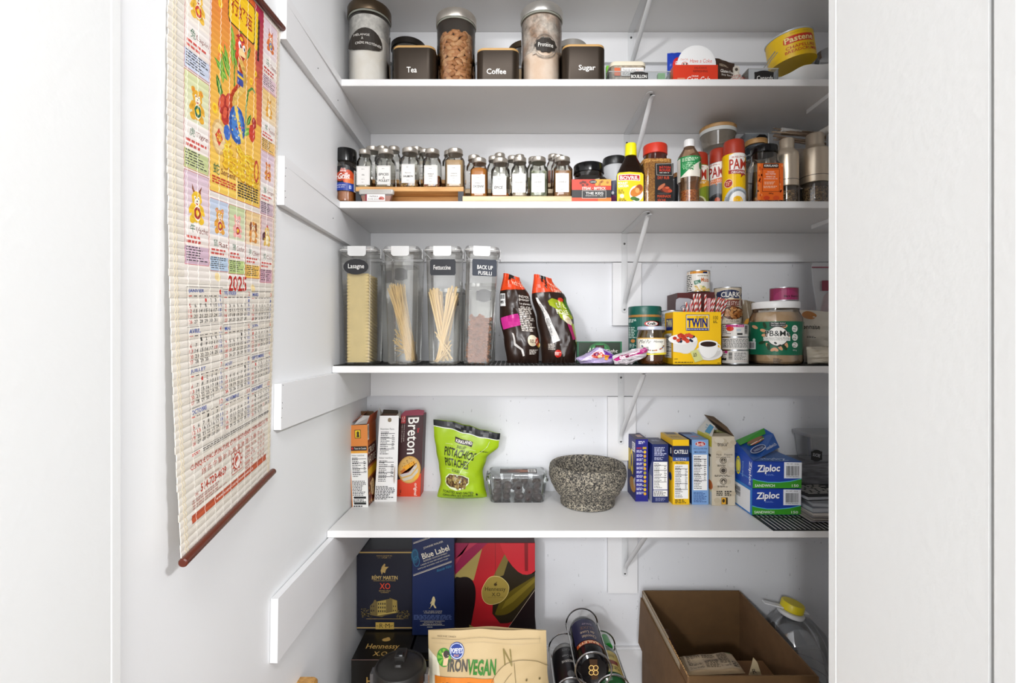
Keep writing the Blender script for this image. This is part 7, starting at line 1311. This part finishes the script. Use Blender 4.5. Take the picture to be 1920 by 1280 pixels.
# ================================================================ floor level
def fbox(name, label, cat, l, r, ytop, ybot, d, dp, c, zb=None, front=None, top=None, tc_=None, rough=.35):
    z = ZZ(ybot, d) if zb is None else zb
    x0, x1 = XX(l, d), XX(r, d); t = thing(name, label, cat, ((x0+x1)/2, d, z)); w = (x1-x0)/2; h = ZZ(ytop, d)-z
    b_ = link('box_body', MB().box(-w, w, 0, dp, 0, h), mat(c, rough), t, smooth=False); mm = b_.modifiers.new('edge', 'BEVEL'); mm.width = .001; mm.segments = 2
    if front: A = Art(flat(t, d)); front(A); A.put(t, 'printed_front', printmat(rough))
    if top: A = Art(lambda u, v, q: (u, v, h+q+.0001)); top(A, w, dp); A.put(t, 'printed_top', printmat(rough))
    return t, w, h
gold = 'b89a5c'
gm = mat('a88a48', .35, .9)
zt_ = ZZ(1181, 1.42)
def top_h(A, w, dp): A.text('Hennessy', -.050, dp*.52, .042, dp*.30, 'c9a45e', bold=.01); A.text('X.O', -.022, dp*.26, .016, dp*.12, 'c9a45e', bold=.01); A.ell(-.002, dp*.66, .012, .008, 'c9a45e'); A.ell(.001, dp*.70, .006, .006, 'c9a45e')
x0, x1 = -.4265, -.277; t = thing('gift_box', 'black gift box with gold lettering on its top, under the house-picture box', 'box', ((x0+x1)/2, 1.290, .0005)); w = (x1-x0)/2; hh = zt_-.001
b_ = link('box_body', MB().box(-w, w, 0, .215, 0, hh-.0005), mat('14110e', .3), t, smooth=False); mm = b_.modifiers.new('edge', 'BEVEL'); mm.width = .001; mm.segments = 2
A = Art(lambda u, v, q: (u, v, hh-.0003+q)); top_h(A, w, .13); A.put(t, 'printed_top', printmat(.35)); link('gold_edge', MB().tube([(-w, 0, hh-.0008), (w, 0, hh-.0008)], .0008, 5), mat('6a4a44', .4), t)
A = Art(flat(t, 1.2895)); A.text('H', 687, 1269, 697, 1284, 'b8924c', bold=.02); A.put(t, 'printed_front')
t = thing('gift_box', 'black gift box behind the tan powder bag, under the blue and red boxes', 'box', (-.095, 1.32, .0005)); b_ = link('box_body', MB().box(-.175, .175, 0, .185, 0, hh-.0005), mat('141312', .35), t, smooth=False); link('gold_line', MB().box(-.17, -.10, -.0006, -.0001, hh-.022, hh-.0205), gm, t)
def f_rm(A):
    A.rect(669, 1030, 772.5, 1180, '1a1c2a'); A.rect(669, 1034, 772.5, 1036.5, gold); A.rect(669, 1175.5, 705, 1177.5, gold); A.rect(738, 1175.5, 772.5, 1177.5, gold); A.rect(670, 1030, 772, 1031, '3a2c34'); A.text('MAISON FONDÉE EN', 706, 1040, 735, 1042.6, gold); A.text('— 1724 —', 708, 1043.5, 733, 1046.5, gold)
    A.poly([(714, 1070), (716, 1062), (719, 1058), (722, 1062), (729, 1062), (724, 1067), (722, 1074), (718, 1072), (716, 1077)], gold); A.ell(721, 1058.5, 1.6, 2.2, gold); A.line([(714, 1070), (717, 1063)], 1, gold)
    A.text('RÉMY MARTIN', 697.5, 1077, 745.5, 1086, 'c9ac6c', bold=.012); A.text('COGNAC FINE CHAMPAGNE', 700, 1087, 742, 1089, gold); A.text('XO', 712, 1092.5, 732, 1104, 'd8482a', bold=.01); A.text('EXTRA OLD', 711, 1105.8, 732, 1108, gold); A.text('COGNAC', 714, 1109, 729, 1111, gold)
    A.poly([(694, 1152), (694, 1135), (700, 1129), (702, 1124), (705, 1124), (706, 1127), (730, 1122), (731, 1120), (734, 1121), (745, 1125), (746, 1148), (722, 1153), (716, 1156)], '6f5f38'); A.poly([(708, 1152), (708, 1127), (724, 1124), (724, 1150)], 'a8924e'); A.poly([(736, 1147), (736, 1123), (744, 1125), (745, 1146)], '9c8646')
    for x in (710, 714, 718, 722): [A.rect(x-.9, y, x+.9, y+3.6, '1c1c24', 30) for y in (1129, 1136, 1143)]
    for x in (697, 701, 738, 742): [A.rect(x-.7, y, x+.7, y+3, '1c1c24', 30) for y in (1134, 1142)]
    R_ = random.Random(3); [A.ell(R_.uniform(678, 698), R_.uniform(1140, 1156), 1.2, 1, R_.choice(['6a5c38', '4a4230', '8a7848']), 25, 5) for k in range(60)]; [A.ell(R_.uniform(744, 768), R_.uniform(1144, 1158), 1.2, 1, R_.choice(['6a5c38', '4a4230', '8a7848']), 25, 5) for k in range(70)]; A.line([(708, 1152), (746, 1146)], 1.5, 'c8b060'); A.rect(687, 1159, 757, 1159.6, gold); A.rect(704.5, 1165.8, 739, 1178.6, 'b89a4c'); A.text('R·M', 712, 1168, 731, 1176, '2a2418'); A.mic(706, 1171, 711, 1174, 2, '5a4a20', words=2); A.mic(732, 1171, 738, 1174, 2, '5a4a20', words=2)
fbox('gift_box', 'navy-black cognac gift box with a golden house picture', 'box', 669, 772.5, 1030, 1180.7, 1.42, .09, '16171f', front=f_rm, zb=zt_+.0006)
def f_jw(A):
    A.rect(773, 1004, 851.5, 1190, '16244e'); bl = '3a7a9c'; c_ = 'd8d0bc'
    A.ell(778, 1042, 7, 14, '1c4a6a'); A.ring(778, 1040, 6, 10, 1.5, '2c6a8a'); A.ring(781, 1052, 6, 10, 1.2, '2c6a8a')
    A.line([(775, 1019), (806, 1008)], .8, c_); A.line([(775, 1017), (800, 1008)], .6, c_); A.line([(775, 1079), (847, 1053)], .9, c_); A.line([(775, 1077), (847, 1051)], .5, c_); A.text('JOHNNIE WALKER', 793, 1019, 832, 1023.6, c_, rot=-.33); A.text('Blue Label', 790, 1029, 843, 1040, 'e4dcc8', rot=-.33, bold=.015); A.text('BLENDED SCOTCH WHISKY', 793, 1042.5, 840, 1045.2, c_, rot=-.33); A.mic(0, 0, 0, 0, 1, c_)
    A.text('A BLEND OF OUR VERY RAREST WHISKIES', 787, 1048.5, 845, 1050.8, c_, rot=-.34); A.text('DISTILLED BLENDED AND BOTTLED', 782, 1055.5, 842, 1057.5, c_, rot=-.34); A.text('Alexander Walker', 818, 1062, 848, 1067, bl, rot=-.33, shear=.3)
    A.poly([(807, 1139), (809, 1130), (810, 1122), (812, 1118), (814.5, 1118), (816.5, 1124), (815, 1130), (815, 1133), (818, 1138), (818, 1139.6), (815, 1139), (812, 1133), (810, 1135), (806, 1139.8), (804, 1139)], 'c9b888'); A.ell(813, 1119, 1.5, 1.5, 'c9b888'); A.line([(807, 1131), (811, 1124)], 1.2, 'c9b888'); A.text('1 IN 10,000 CASKS', 794, 1144, 829, 1146, c_); A.text('A RARE DEPTH OF BLUE', 795, 1147, 828, 1149, c_); A.mic(776, 1151.5, 847, 1161, 4, '5a6a98', words=9, just=True); A.rect(788, 1163, 834, 1163.6, c_); A.text('JOHN, LTD', 795, 1165, 828, 1167, c_); A.text('BOTTLED IN SCOTLAND', 793, 1168, 829, 1170, c_); A.rect(788, 1170.6, 834, 1171.2, c_); A.mic(801, 1173, 818, 1176, 1, 'a8a898')
fbox('gift_box', 'tall navy whisky gift box with slanted silver lettering', 'box', 773, 851.5, 1002, 1190, 1.395, .10, '16244e', front=f_jw, zb=zt_+.0006)
def sm(P, n=6):
    out = []
    for i in range(len(P)):
        a, b, c, d = P[i-1], P[i], P[(i+1) % len(P)], P[(i+2) % len(P)]
        for k in range(n): t = k/n; out.append(tuple(.5*(2*b[j]+(c[j]-a[j])*t+(2*a[j]-5*b[j]+4*c[j]-d[j])*t*t+(3*b[j]-a[j]-3*c[j]+d[j])*t**3) for j in (0, 1)))
    return out
def f_hn(A):
    x0, x1, y0, y1 = 853.5, 1003, 1017.5, 1181; A.rect(x0, y0, x1, y1, 'a81c24'); A.poly([(x0, y0), (914, y0), (x0, 1078)], '8c1440'); A.poly([(x0, 1060), (x0, 1048), (895, y0), (880, y0)], 'b0304c'); A.poly([(x0, 1077), (904, 1028), (888, 1088), (870, 1081), (x0, 1092)], '9c8a4c')
    A.poly([(x0, 1181)]+[(x0, 1091)]+sm([(x0, 1091), (864, 1082), (878, 1082), (888, 1092), (892, 1112), (888, 1145), (876, 1181)], 5)[:31]+[(876, 1181)], '150a0c'); SW = lambda k: [(x1, 1068)]+[(925+k, 1080), (947, 1037+k)]+sm([(947, 1037+k), (962, 1062), (984, 1076), (x1, 1068)], 5)[:15]+[(x1, 1068), (x1, 1110-k)]+[(x1-(x1-916)*q/12, 1106-k+(1168-1106)*sin(min(1, q/7.5)*pi/2)-(0 if q < 9 else (q-9)*9)) for q in range(1, 12)]; A.poly(SW(0)[1:], '241c0e'); A.poly(SW(0)[1:3]+[(953, 1050), (944, 1078), (932, 1082)], '6f602e'); A.poly([(x1, 1079), (x1, 1097)]+sm([(x1, 1097), (970, 1137), (946, 1152), (930, 1146)], 4)[:12]+[(940, 1120), (965, 1102)], '54470f'); A.poly([(x1, 1082), (x1, 1090), (962, 1128), (940, 1142), (948, 1126)], '6e5f1c'); A.poly([(x1, 1105), (x1, y1), (950, y1)], '170b0e'); A.line([(x1, 1105), (950, y1)], .6, 'c8b8a0'); A.poly([(880, y1), (880, 1170), (900, y1)], '8a7a3c')
    A.rect(928.4, y0, 929, 1082, '6a141c'); A.poly([(937, y0), (x1, y0), (x1, 1070), (996, 1075), (988, 1077), (980, 1076), (971, 1071), (961, 1061), (952, 1049), (943, 1033)], 'b8242e'); A.poly([(983, y0), (990, y0), (990, 1070), (984, 1070)], '7a141c')
    P_ = [(903, 1110), (906, 1098), (916, 1083), (928, 1079), (942, 1083), (954, 1097), (952, 1113), (942, 1126), (928, 1132), (915, 1132), (906, 1124)]; P_ = sm(P_, 4); A.poly(P_, 'e0cc88'); A.poly([((x-928)*.975+928, (y-1106)*.975+1106) for x, y in P_], '8e7a38'); A.text('Hennessy', 909.5, 1099.5, 948, 1109.5, '2a2010', bold=.005); A.text('X.O', 922, 1110, 938, 1117, '2a2010', bold=.005); A.ell(929, 1095, 3, 2.6, '3a2c14'); A.line([(929, 1093), (932, 1090)], 1, '3a2c14'); A.text('EXTRA OLD COGNAC', 915, 1118.2, 944, 1119.8, '4a3a18'); A.text('LIMITED EDITION', 967, 1176.5, 996, 1178.5, '7a6a4a')
t, w, h = fbox('gift_box', 'wide red and gold cognac gift box with an oval badge', 'box', 853.5, 1003, 1017.5, 1181, 1.42, .088, '4a0f16', front=f_hn, zb=zt_+.0006)
# black jug lid
jb = mat('2a2826', .42, .1, bump=.1, bs=80); X, c, R_ = place(699, 800, 1.075)
t = thing('insulated_jug', 'black jug with a domed locking lid in front of the black gift box', 'jug', (X, c, .0005)); hh = ZZ(1213, c+R_*.5); rz = hh-.022
link('jug_body', lathe([(R_*.86, 0), (R_*.9, .01), (R_*.92, rz-.035), (R_*.98, rz-.03)], 40), jb, t); link('lid', lathe([(R_*.99, rz-.03), (R_, rz-.02), (R_*.98, rz-.006), (R_*.93, rz), (R_*.88, rz+.001), (R_*.86, rz-.002), (R_*.8, rz-.001), (R_*.6, rz+.007), (R_*.3, rz+.010), (.001, rz+.011)], 48), jb, t)
link('latch', MB().stack([rr(.013, .019, .004, rz+.006, 3, 0, .012), rr(.013, .019, .004, rz+.020, 3, 0, .012), rr(.011, .017, .004, rz+.022, 3, 0, .012)]), jb, t); link('button', MB().stack([rr(.008, .008, .002, rz+.0222, 3, 0, .004), rr(.007, .007, .002, rz+.025, 3, 0, .004)]), blackg, t); link('catch', MB().stack([rr(.010, .010, .003, rz+.002, 3, 0, -.016), rr(.008, .008, .003, rz+.014, 3, 0, -.014)]), jb, t)
for s_ in (-1, 1): link('side_clip', MB().box(s_*R_*1.0-.006, s_*R_*1.0+.006, -.012, .012, rz-.055, rz-.014), mat('8a8a8c', .25, .8), t)
# tan powder bag
def a_iv(A):
    A.poly([(0, .88), (.09, .83), (.11, .70), (.06, .62), (0, .62)], 'e8e0c8'); A.text('MADE IN BC CANADA', .08, .972, .24, .962, '6a5a3a'); A.ell(.137, .845, .060, .055, '3a8a2a', n=30); A.ell(.137, .845, .054, .049, '7ab43c', n=30)
    for k in range(8): q = k*pi/4+.2; A.poly([(.137, .845), (.137+.054*cos(q), .845+.049*sin(q)), (.137+.054*cos(q+.35), .845+.049*sin(q+.35))], '3a8a2a')
    A.poly([(.13, .80), (.135, .84), (.12, .87), (.16, .885), (.18, .86), (.165, .80)], 'e8c09a'); A.ell(.158, .865, .026, .022, '3a3430'); A.ell(.245, .885, .062, .052, '1c3a8c', n=30); A.ring(.245, .885, .058, .048, .006, 'c8d0e8'); A.text("POPEYE'S", .198, .902, .292, .870, 'f2f2f6', bold=.02); A.mic(.22, .865, .27, .85, 2, 'd8a080', words=3)
    A.text('IRON', .172, .838, .335, .765, '4a4640', bold=.03, shear=.1); A.text('VEGAN', .335, .838, .57, .745, '2e7a24', bold=.03, shear=.1); A.poly([(.06, .735), (.55, .725), (.55, 0), (.06, 0)], 'd87a1c'); A.text("ATHLETE'S", .10, .705, .50, .615, '26221c', bold=.03); A.text('BLEND', .10, .58, .5, .49, '26221c', bold=.03); A.text('PROTEIN', .10, .46, .5, .37, 'f4ecdc', bold=.02)
    A.text('N', .635, .90, .70, .80, '8a7a44', shear=-.1); A.ring(.80, .60, .30, .24, .003, '6a5c38', n=30, a0=.8, a1=2.9); A.line([(.72, .82), (.74, .60), (.78, .50)], .004, '7a6a40'); A.line([(.56, .64), (.70, .76)], .003, '7a6a40'); A.line([(.76, .66), (.82, .685), (.97, .67)], .006, '7a6a40'); A.line([(.77, .645), (.85, .67), (.97, .655)], .004, '7a6a40'); A.ell(.82, .72, .008, .007, '6a5c38'); A.ell(.93, .715, .008, .007, '6a5c38')
    A.rect(.03, .955, .95, .957, '8a7a5a'); A.rect(.04, .93, .96, .931, 'a8987a'); A.rect(.94, .93, .942, .975, 'a8987a')
zf = .002; dv = 1.195
t, _ = bag('protein_bag', 'tall tan kraft bag of plant protein powder with an orange panel', 'bag', [800, 800, 806, 804, 803], [1055, 1052, 1034, 1026, 1024], [1180.5, 1179, 1176, 1179, 1181], bpy_(zf, dv), dv, .075, 'c4ac80', art=a_iv, seed=11, wr=.004, topt=.12, n=26, m=34, rough=.6)
# wire bottle rack with lying bottles
chrome = mat('b8b8ba', .18, 1); dkg = mat('0c0b0d', .12)
def lying(label, cx, cy, dbase, rb, c, art, gcol=None, length=.19):
    x, z = XX(cx, dbase), ZZ(cy, dbase); t = thing('liqueur_bottle', label, 'bottle', (x, dbase, z), rot=(radians(-90), 0, 0))   # local +z points away from the camera
    link('bottle_body', lathe([(rb*.55, .003), (rb*.8, 0), (rb*.95, .004), (rb, .012), (rb, length), (rb*.95, length+.012), (rb*.75, length+.026), (rb*.4, length+.036), (rb*.3, length+.05)], 40), gcol or dkg, t); 
    if art: A = Art(lambda u, v, h: ((rb+h+.0003)*sin(u), -(rb+h+.0003)*cos(u), v), .15); art(A); A.put(t, 'label', printmat(.4))
    return t, x, z
# local frame of a lying bottle: top side of the wall is local +/-y
tst = Matrix.Rotation(radians(-90), 3, 'X')@Vector((0, -1, 0))
sg = 1 if tst.z > 0 else -1
def upmap(rb): return lambda u, v, h: ((rb+h+.0003)*sin(u), -sg*(rb+h+.0003)*cos(u), v)
def lying2(label, cx, cy, dbase, rb, art, m_, length=.19):
    t, x, z = lying(label, cx, cy, dbase, rb, None, None, m_, length)
    if art: A = Art(upmap(rb), .15); art(A); A.put(t, 'label', printmat(.4))
    return t
def a_bl(A):
    A.rect(-1.1, .058, 1.1, .150, '1a1a3c'); A.rect(-1.0, .040, 1.0, .056, '3a100c'); A.rect(-1.0, .042, 1.0, .054, 'b04a20'); A.text('BAILEYS', .55, .0435, -.8, .0525, 'f0dcb0', bold=.01); A.text('Chocolat', .5, .066, -.45, .078, 'c8b090', shear=.1); A.text('de Luxe', .45, .083, -.5, .095, 'c8b090', shear=.1); A.text('LUXE', .45, .103, -.45, .115, '6a4a3a', bold=.01); A.mic(.4, .122, -.4, .130, 2, '8a7a8a', words=4)
t = lying2('dark round bottle lying base outward on top of the rack, gold emblem on its base', 1113, 1256, 1.19, .0405, a_bl, dkg, .155)
A = Art(lambda u, v, h: (u, -sg*v, .0001-h))
A.poly([(-.011, .027), (.009, .027), (.011, -.022), (-.005, -.024)], '3a2410'); [A.ring(x_, z__, .0066, .0066, .0016, 'e8c070', n=18) for x_, z__ in ((-.0055, .006), (.0055, .006), (-.0055, -.006), (.0055, -.006))]; A.put(t, 'gold_emblem')
def a_sb(A): A.rect(-1.1, .128, 1.1, .140, '8a8a88'); A.text('SELECT', .3, .112, -.35, .120, '7a7a7a'); A.text('Irish Cream', .4, .085, -.4, .095, '8a8a8a', shear=.2); A.text('RESERVE', .3, .065, -.5, .074, 'c8c4bc', bold=.01); A.ell(.0, .02, .25, .012, '5a5a5a')
t = lying2('black bottle with a grey band lying at the left of the rack', 1073, 1302, 1.20, .0385, a_sb, mat('121113', .3), .135)
def a_gb(A): A.rect(-1.2, .02, 1.2, .105, 'c0ac60'); A.text('WHISKEY', .6, .078, -.3, .092, '6a5a20', bold=.01); A.rect(-.4, .05, .7, .066, '7a2a1c'); A.mic(-.5, .03, .7, .044, 2, '5a4a20', words=4)
t = lying2('green bottle with a yellow label lying at the right of the rack', 1150, 1297, 1.20, .0375, a_gb, mat('14401f', .12), .12)
single('green_bottle', 'bright green bottle neck glimpsed behind the top bottle in the rack', 'bottle', lathe([(.012, -.03), (.012, .03)], 20), mat('1e8a2c', .3), W(1137, 1205, 1.37), rot=(radians(80), 0, 0))
t = thing('bottle_rack', 'round chrome wire rack holding the lying bottles, left of the cardboard box', 'rack', (XX(1112, 1.25), 1.25, 0)); o = t.location
def ringw(cx, cy, d, r, nm='ring', w=.0022): P_ = [Vector((XX(cx, d)+r*cos(2*pi*k/36), d, ZZ(cy, d)+r*sin(2*pi*k/36)))-o for k in range(37)]; link(nm, MB().tube(P_, w, 6, caps=False), chrome, t)
def strip(a, b, w=.004): a, b = Vector(a)-o, Vector(b)-o; m_ = MB(); u = Vector((0, 0, w)); q = Vector((.001, 0, 0)); m_.stack([[a-u-q, a-u+q, a+u+q, a+u-q], [b-u-q, b-u+q, b+u+q, b+u-q]]); link('side_strip', m_, mat('c9c9c6', .3, .8), t)
for cx, cy, r_, d0 in ((1113, 1256, .0445, 1.178), (1073, 1302, .0425, 1.19), (1150, 1297, .0435, 1.19)):
    ringw(cx, cy, d0, r_); x_, z_ = XX(cx, d0), ZZ(cy, d0); d1_ = 1.37; P_ = [Vector((x_+r_*cos(2*pi*k/36), d1_, z_+r_*sin(2*pi*k/36)))-o for k in range(37)]; link('ring', MB().tube(P_, .0022, 6, caps=False), chrome, t)
    for s_ in (-1, 1): strip((x_+s_*r_, d0, z_), (x_+s_*r_, d1_, z_))
for x_, y_ in ((XX(1060, 1.19), 1.19), (XX(1160, 1.19), 1.19), (XX(1060, 1.19), 1.37), (XX(1160, 1.19), 1.37)): link('leg', MB().tube([Vector((x_, y_, .0005))-o, Vector((x_, y_, ZZ(1302, 1.19)-.0445))-o], .003, 8), chrome, t)
# cardboard box
cb = mat('644828', .75, var=.12, vs=25, bump=.15, bs=60); cb2 = mat('705234', .75, var=.12, vs=25, bump=.15, bs=60); fl_ = mat('b08a5a', .8)
x0, x1, y0, y1 = .412, .7165, 1.107, 1.485; zr = H-.7776; t = thing('cardboard_box', 'large open cardboard box on the floor at the right', 'box', ((x0+x1)/2, (y0+y1)/2, .0005)); cx, cy = t.location.x, t.location.y; th = .004
X0, X1, Y0, Y1 = x0-cx, x1-cx, y0-cy, y1-cy
link('bottom', MB().box(X0, X1, Y0, Y1, 0, th), cb, t)
zl = zr-.0005
link('side_wall', MB().box(X0, X0+th, Y0, Y1, th, zl), cb2, t); link('side_wall', MB().box(X1-th, X1, Y0, Y1, th, zl-.001), cb2, t); link('end_wall', MB().box(X0+th, X1-th, Y0, Y0+th, th, zl+.001), cb, t); link('end_wall', MB().box(X0+th, X1-th, Y1-th, Y1, th, zl+.002), cb, t)
# folded flaps: outer flap on the left leaning out, its corrugated edge showing; rear flap upright
m_ = MB(); n_ = 60
for i in range(n_): y = Y0+(Y1-Y0)*i/n_; m_.box(X0+.0008, X0+th-.0008, y, y+(Y1-Y0)/n_*.5, zl, zl+.0015+.0008*(i % 3))
link('corrugated_edge', m_, fl_, t, kind='stuff')
link('outer_flap', MB().add([(X0-.001, Y0, zl-.02), (X0-.001, Y1, zl-.02), (X0-.001, Y1, zl-.16), (X0-.001, Y0, zl-.16), (X0-.005, Y0, zl-.02), (X0-.005, Y1, zl-.02), (X0-.012, Y1, zl-.16), (X0-.012, Y0, zl-.16)], [(0, 1, 2, 3), (7, 6, 5, 4), (0, 3, 7, 4), (1, 5, 6, 2), (0, 4, 5, 1), (3, 2, 6, 7)]), cb2, t)
tape = MB().box(X0-.0006, X0-.0001, Y0+.05, Y1-.01, zl-.018, zl).box(X0-.0003, X0+th+.0003, Y0+.14, Y1-.005, zl+.0026, zl+.0030); link('packing_tape', tape, glass('e8dcc8', .3, .15, .5, 'c8b494'), t)
for z_ in (zl-.13,): link('crease', MB().box(X0+th, X1-th, Y1-th-.0006, Y1-th, z_, z_+.0012), mat('6a4826', .8), t)
# contents
zc = ZZ(1262, 1.16)-.006
t = single('filler_box', 'brown inner carton raised up by older cartons inside the cardboard box', 'box', MB().box(x0+.03, x1-.03, y0+.02, y0+.19, .006, zc-.055), mat('6e4c2a', .8))
def a_pb2(A): A.rect(.04, .08, .96, .92, 'b09c80'); A.mic(.08, .85, .32, .15, 16, '4a3c2c', words=4, just=True); A.mic(.36, .85, .6, .15, 18, '4a3c2c', words=4, just=True); A.mic(.64, .8, .82, .2, 14, '4a3c2c', words=3, just=True); A.ell(.9, .9, .06, .06, '5a8a3a'); A.mic(.84, .4, .95, .12, 3, '3a3028', words=2); A.text('Nutrition', .08, .95, .2, .88, '3a3028')
def lay(name, label, cat, P4, th, col, art=None, seed=0, rough=.6):
    a, b, c_, d_ = [Vector(p) for p in P4]; t = thing(name, label, cat, (a+b+c_+d_)/4); o = t.location.copy(); n, m_2 = 14, 12
    def s_(u, v, h, side=1):
        p = (a*(1-u)+b*u)*(1-v)+(d_*(1-u)+c_*u)*v; e_ = (max(0, 1-(2*u-1)**4)*max(0, 1-(2*v-1)**4))**.5
        return tuple(p-o+Vector((0, 0, side*(th/2*e_)+noise.noise(Vector((u*3+seed, v*3, seed)))*.010*e_+(h if side > 0 else 0))))
    mb = MB()
    for side in (1, -1):
        q0 = len(mb.v); mb.v += [s_(i/n, j/m_2, 0, side) for j in range(m_2+1) for i in range(n+1)]
        for j in range(m_2):
            for i in range(n): f = (q0+j*(n+1)+i, q0+j*(n+1)+i+1, q0+(j+1)*(n+1)+i+1, q0+(j+1)*(n+1)+i); mb.f.append(f if side > 0 else f[::-1]); mb.c.append(hexc(col))
    link('pouch', mb, printmat(rough), t)
    if art: A = Art(lambda u, v, h: s_(u, v, h+.0006), 1/n, 1/m_2); art(A); A.put(t, 'printed_front', printmat(rough))
    return t
zc0 = zc+.004
lay('paper_pouch', 'crumpled tan pouch with small print lying in the cardboard box', 'pouch', (W(1290, 1266, 1.15), W(1398, 1262, 1.17), W(1372, 1226, 1.27), W(1274, 1231, 1.25)), .022, 'a8906f', a_pb2, 3)
lay('paper_pouch', 'second pouch half hidden under the crumpled tan one in the cardboard box', 'pouch', (W(1300, 1296, 1.15), W(1415, 1292, 1.16), W(1412, 1271, 1.22), W(1300, 1274, 1.21)), .010, '8e7c60', lambda A: A.mic(.05, .8, .95, .2, 8, '4a3c2c', words=9), 5)
def standpoly(name, label, cat, pts, d, th, m_, col=None, art=None):
    t = thing(name, label, cat, W(*pts[0], d)); o = t.location.copy(); link('sheet', MB().stack([[W(x_, y_, d)+Vector((0, q, 0))-o for x_, y_ in pts] for q in (0, th)]), m_, t, smooth=False)
    if art: A = Art(flat(t, d-.0003)); art(A); A.put(t, 'print')
    return t
standpoly('cardboard_divider', 'dark brown rounded flap standing at the left inside the cardboard box', 'divider', [(1231, 1186), (1251, 1179), (1255, 1182), (1273, 1226), (1268, 1240), (1240, 1250)], 1.372, .003, mat('5c402c', .7))
standpoly('paper_sheet', 'cream paper corner standing at the right inside the cardboard box', 'paper', [(1404, 1268), (1413, 1233), (1420, 1241), (1429, 1268)], 1.16, .002, mat('b8a684', .6), art=lambda A: A.text('R', 1411, 1253, 1418, 1262, '3a3028', rot=-.3))
# water jug
t = thing('water_jug', 'large clear plastic jug with a yellow cap, behind the right side of the cardboard box', 'jug', (XX(1512, 1.40)-.022, 1.395, .0006)); pl = glass('eceff2', .3, .05, .10, 'b4b8bc'); ax = Vector((-.26, -.05, 1)).normalized()
ztop = ZZ(1135, 1.39)
R4 = .100; body = [(R4*.9, 0), (R4, .02), (R4, ztop-.17), (R4*.97, ztop-.12), (R4*.8, ztop-.075), (R4*.5, ztop-.04), (R4*.28, ztop-.028), (R4*.25, ztop-.02)]
rings = []
for r_, z_ in body:
    k = max(0, z_-(ztop-.2)); cx_ = -.13*k; rings.append([(cx_+r_*cos(2*pi*j/44), r_*sin(2*pi*j/44), z_) for j in range(44)])
link('jug_body', MB().stack(rings, True, False), pl, t)
for z_ in (ztop-.20, ztop-.23, ztop-.26, ztop-.30): link('moulded_ring', MB().tube([(R4*1.004*cos(2*pi*j/44), R4*1.004*sin(2*pi*j/44), z_) for j in range(45)], .0016, 5, caps=False), pl, t)
def tilted(r_, z0, z1, nm, m_, dx=-.024): 
    T = Matrix.Rotation(radians(14), 3, 'Y'); o_ = Vector((dx, 0, ztop-.012)); link(nm, MB().stack([[tuple(o_+T@Vector((r__*cos(2*pi*j/36), r__*sin(2*pi*j/36), z__))) for j in range(36)] for r__, z__ in r_], True, True), m_, t)
tilted([(.034, -.018), (.036, -.016), (.036, -.008), (.030, -.006)], 0, 0, 'collar', mat('dcdcdc', .4)); tilted([(.029, -.004), (.031, -.002), (.031, .016), (.029, .019)], 0, 0, 'cap', mat('d8c414', .4))
T = Matrix.Rotation(radians(14), 3, 'Y'); o_ = Vector((-.024, 0, ztop-.014)); link('carry_handle', MB().stack([[tuple(o_+T@Vector(p)) for p in ((-.085, -.008, z_), (.045, -.012, z_), (.045, .012, z_), (-.085, .008, z_))] for z_ in (0, .003)]), mat('e4e4e6', .4), t)
link('label_band', MB().stack([[(.0, 0, 0)]*3, [(.0, 0, 0)]*3]) if 0 else lathe([(R4*1.002, ztop-.36), (R4*1.002, ztop-.34)], 40, cap0=False, cap1=False), mat('8a3a3c', .5), t)
# wooden knob of something below the frame
t = single('wooden_crate', 'rounded wooden crate corner poking up at the bottom beside the left wall', 'crate', MB().stack([rr(.026, .03, .008, z_, 4) for z_ in (0, ZZ(1276, 1.05)-.002)]+[rr(.023, .027, .008, ZZ(1273, 1.05), 4)]), wood('a87838', 'c99a58', 6, 2), (XX(565, 1.03), 1.03, .0005))
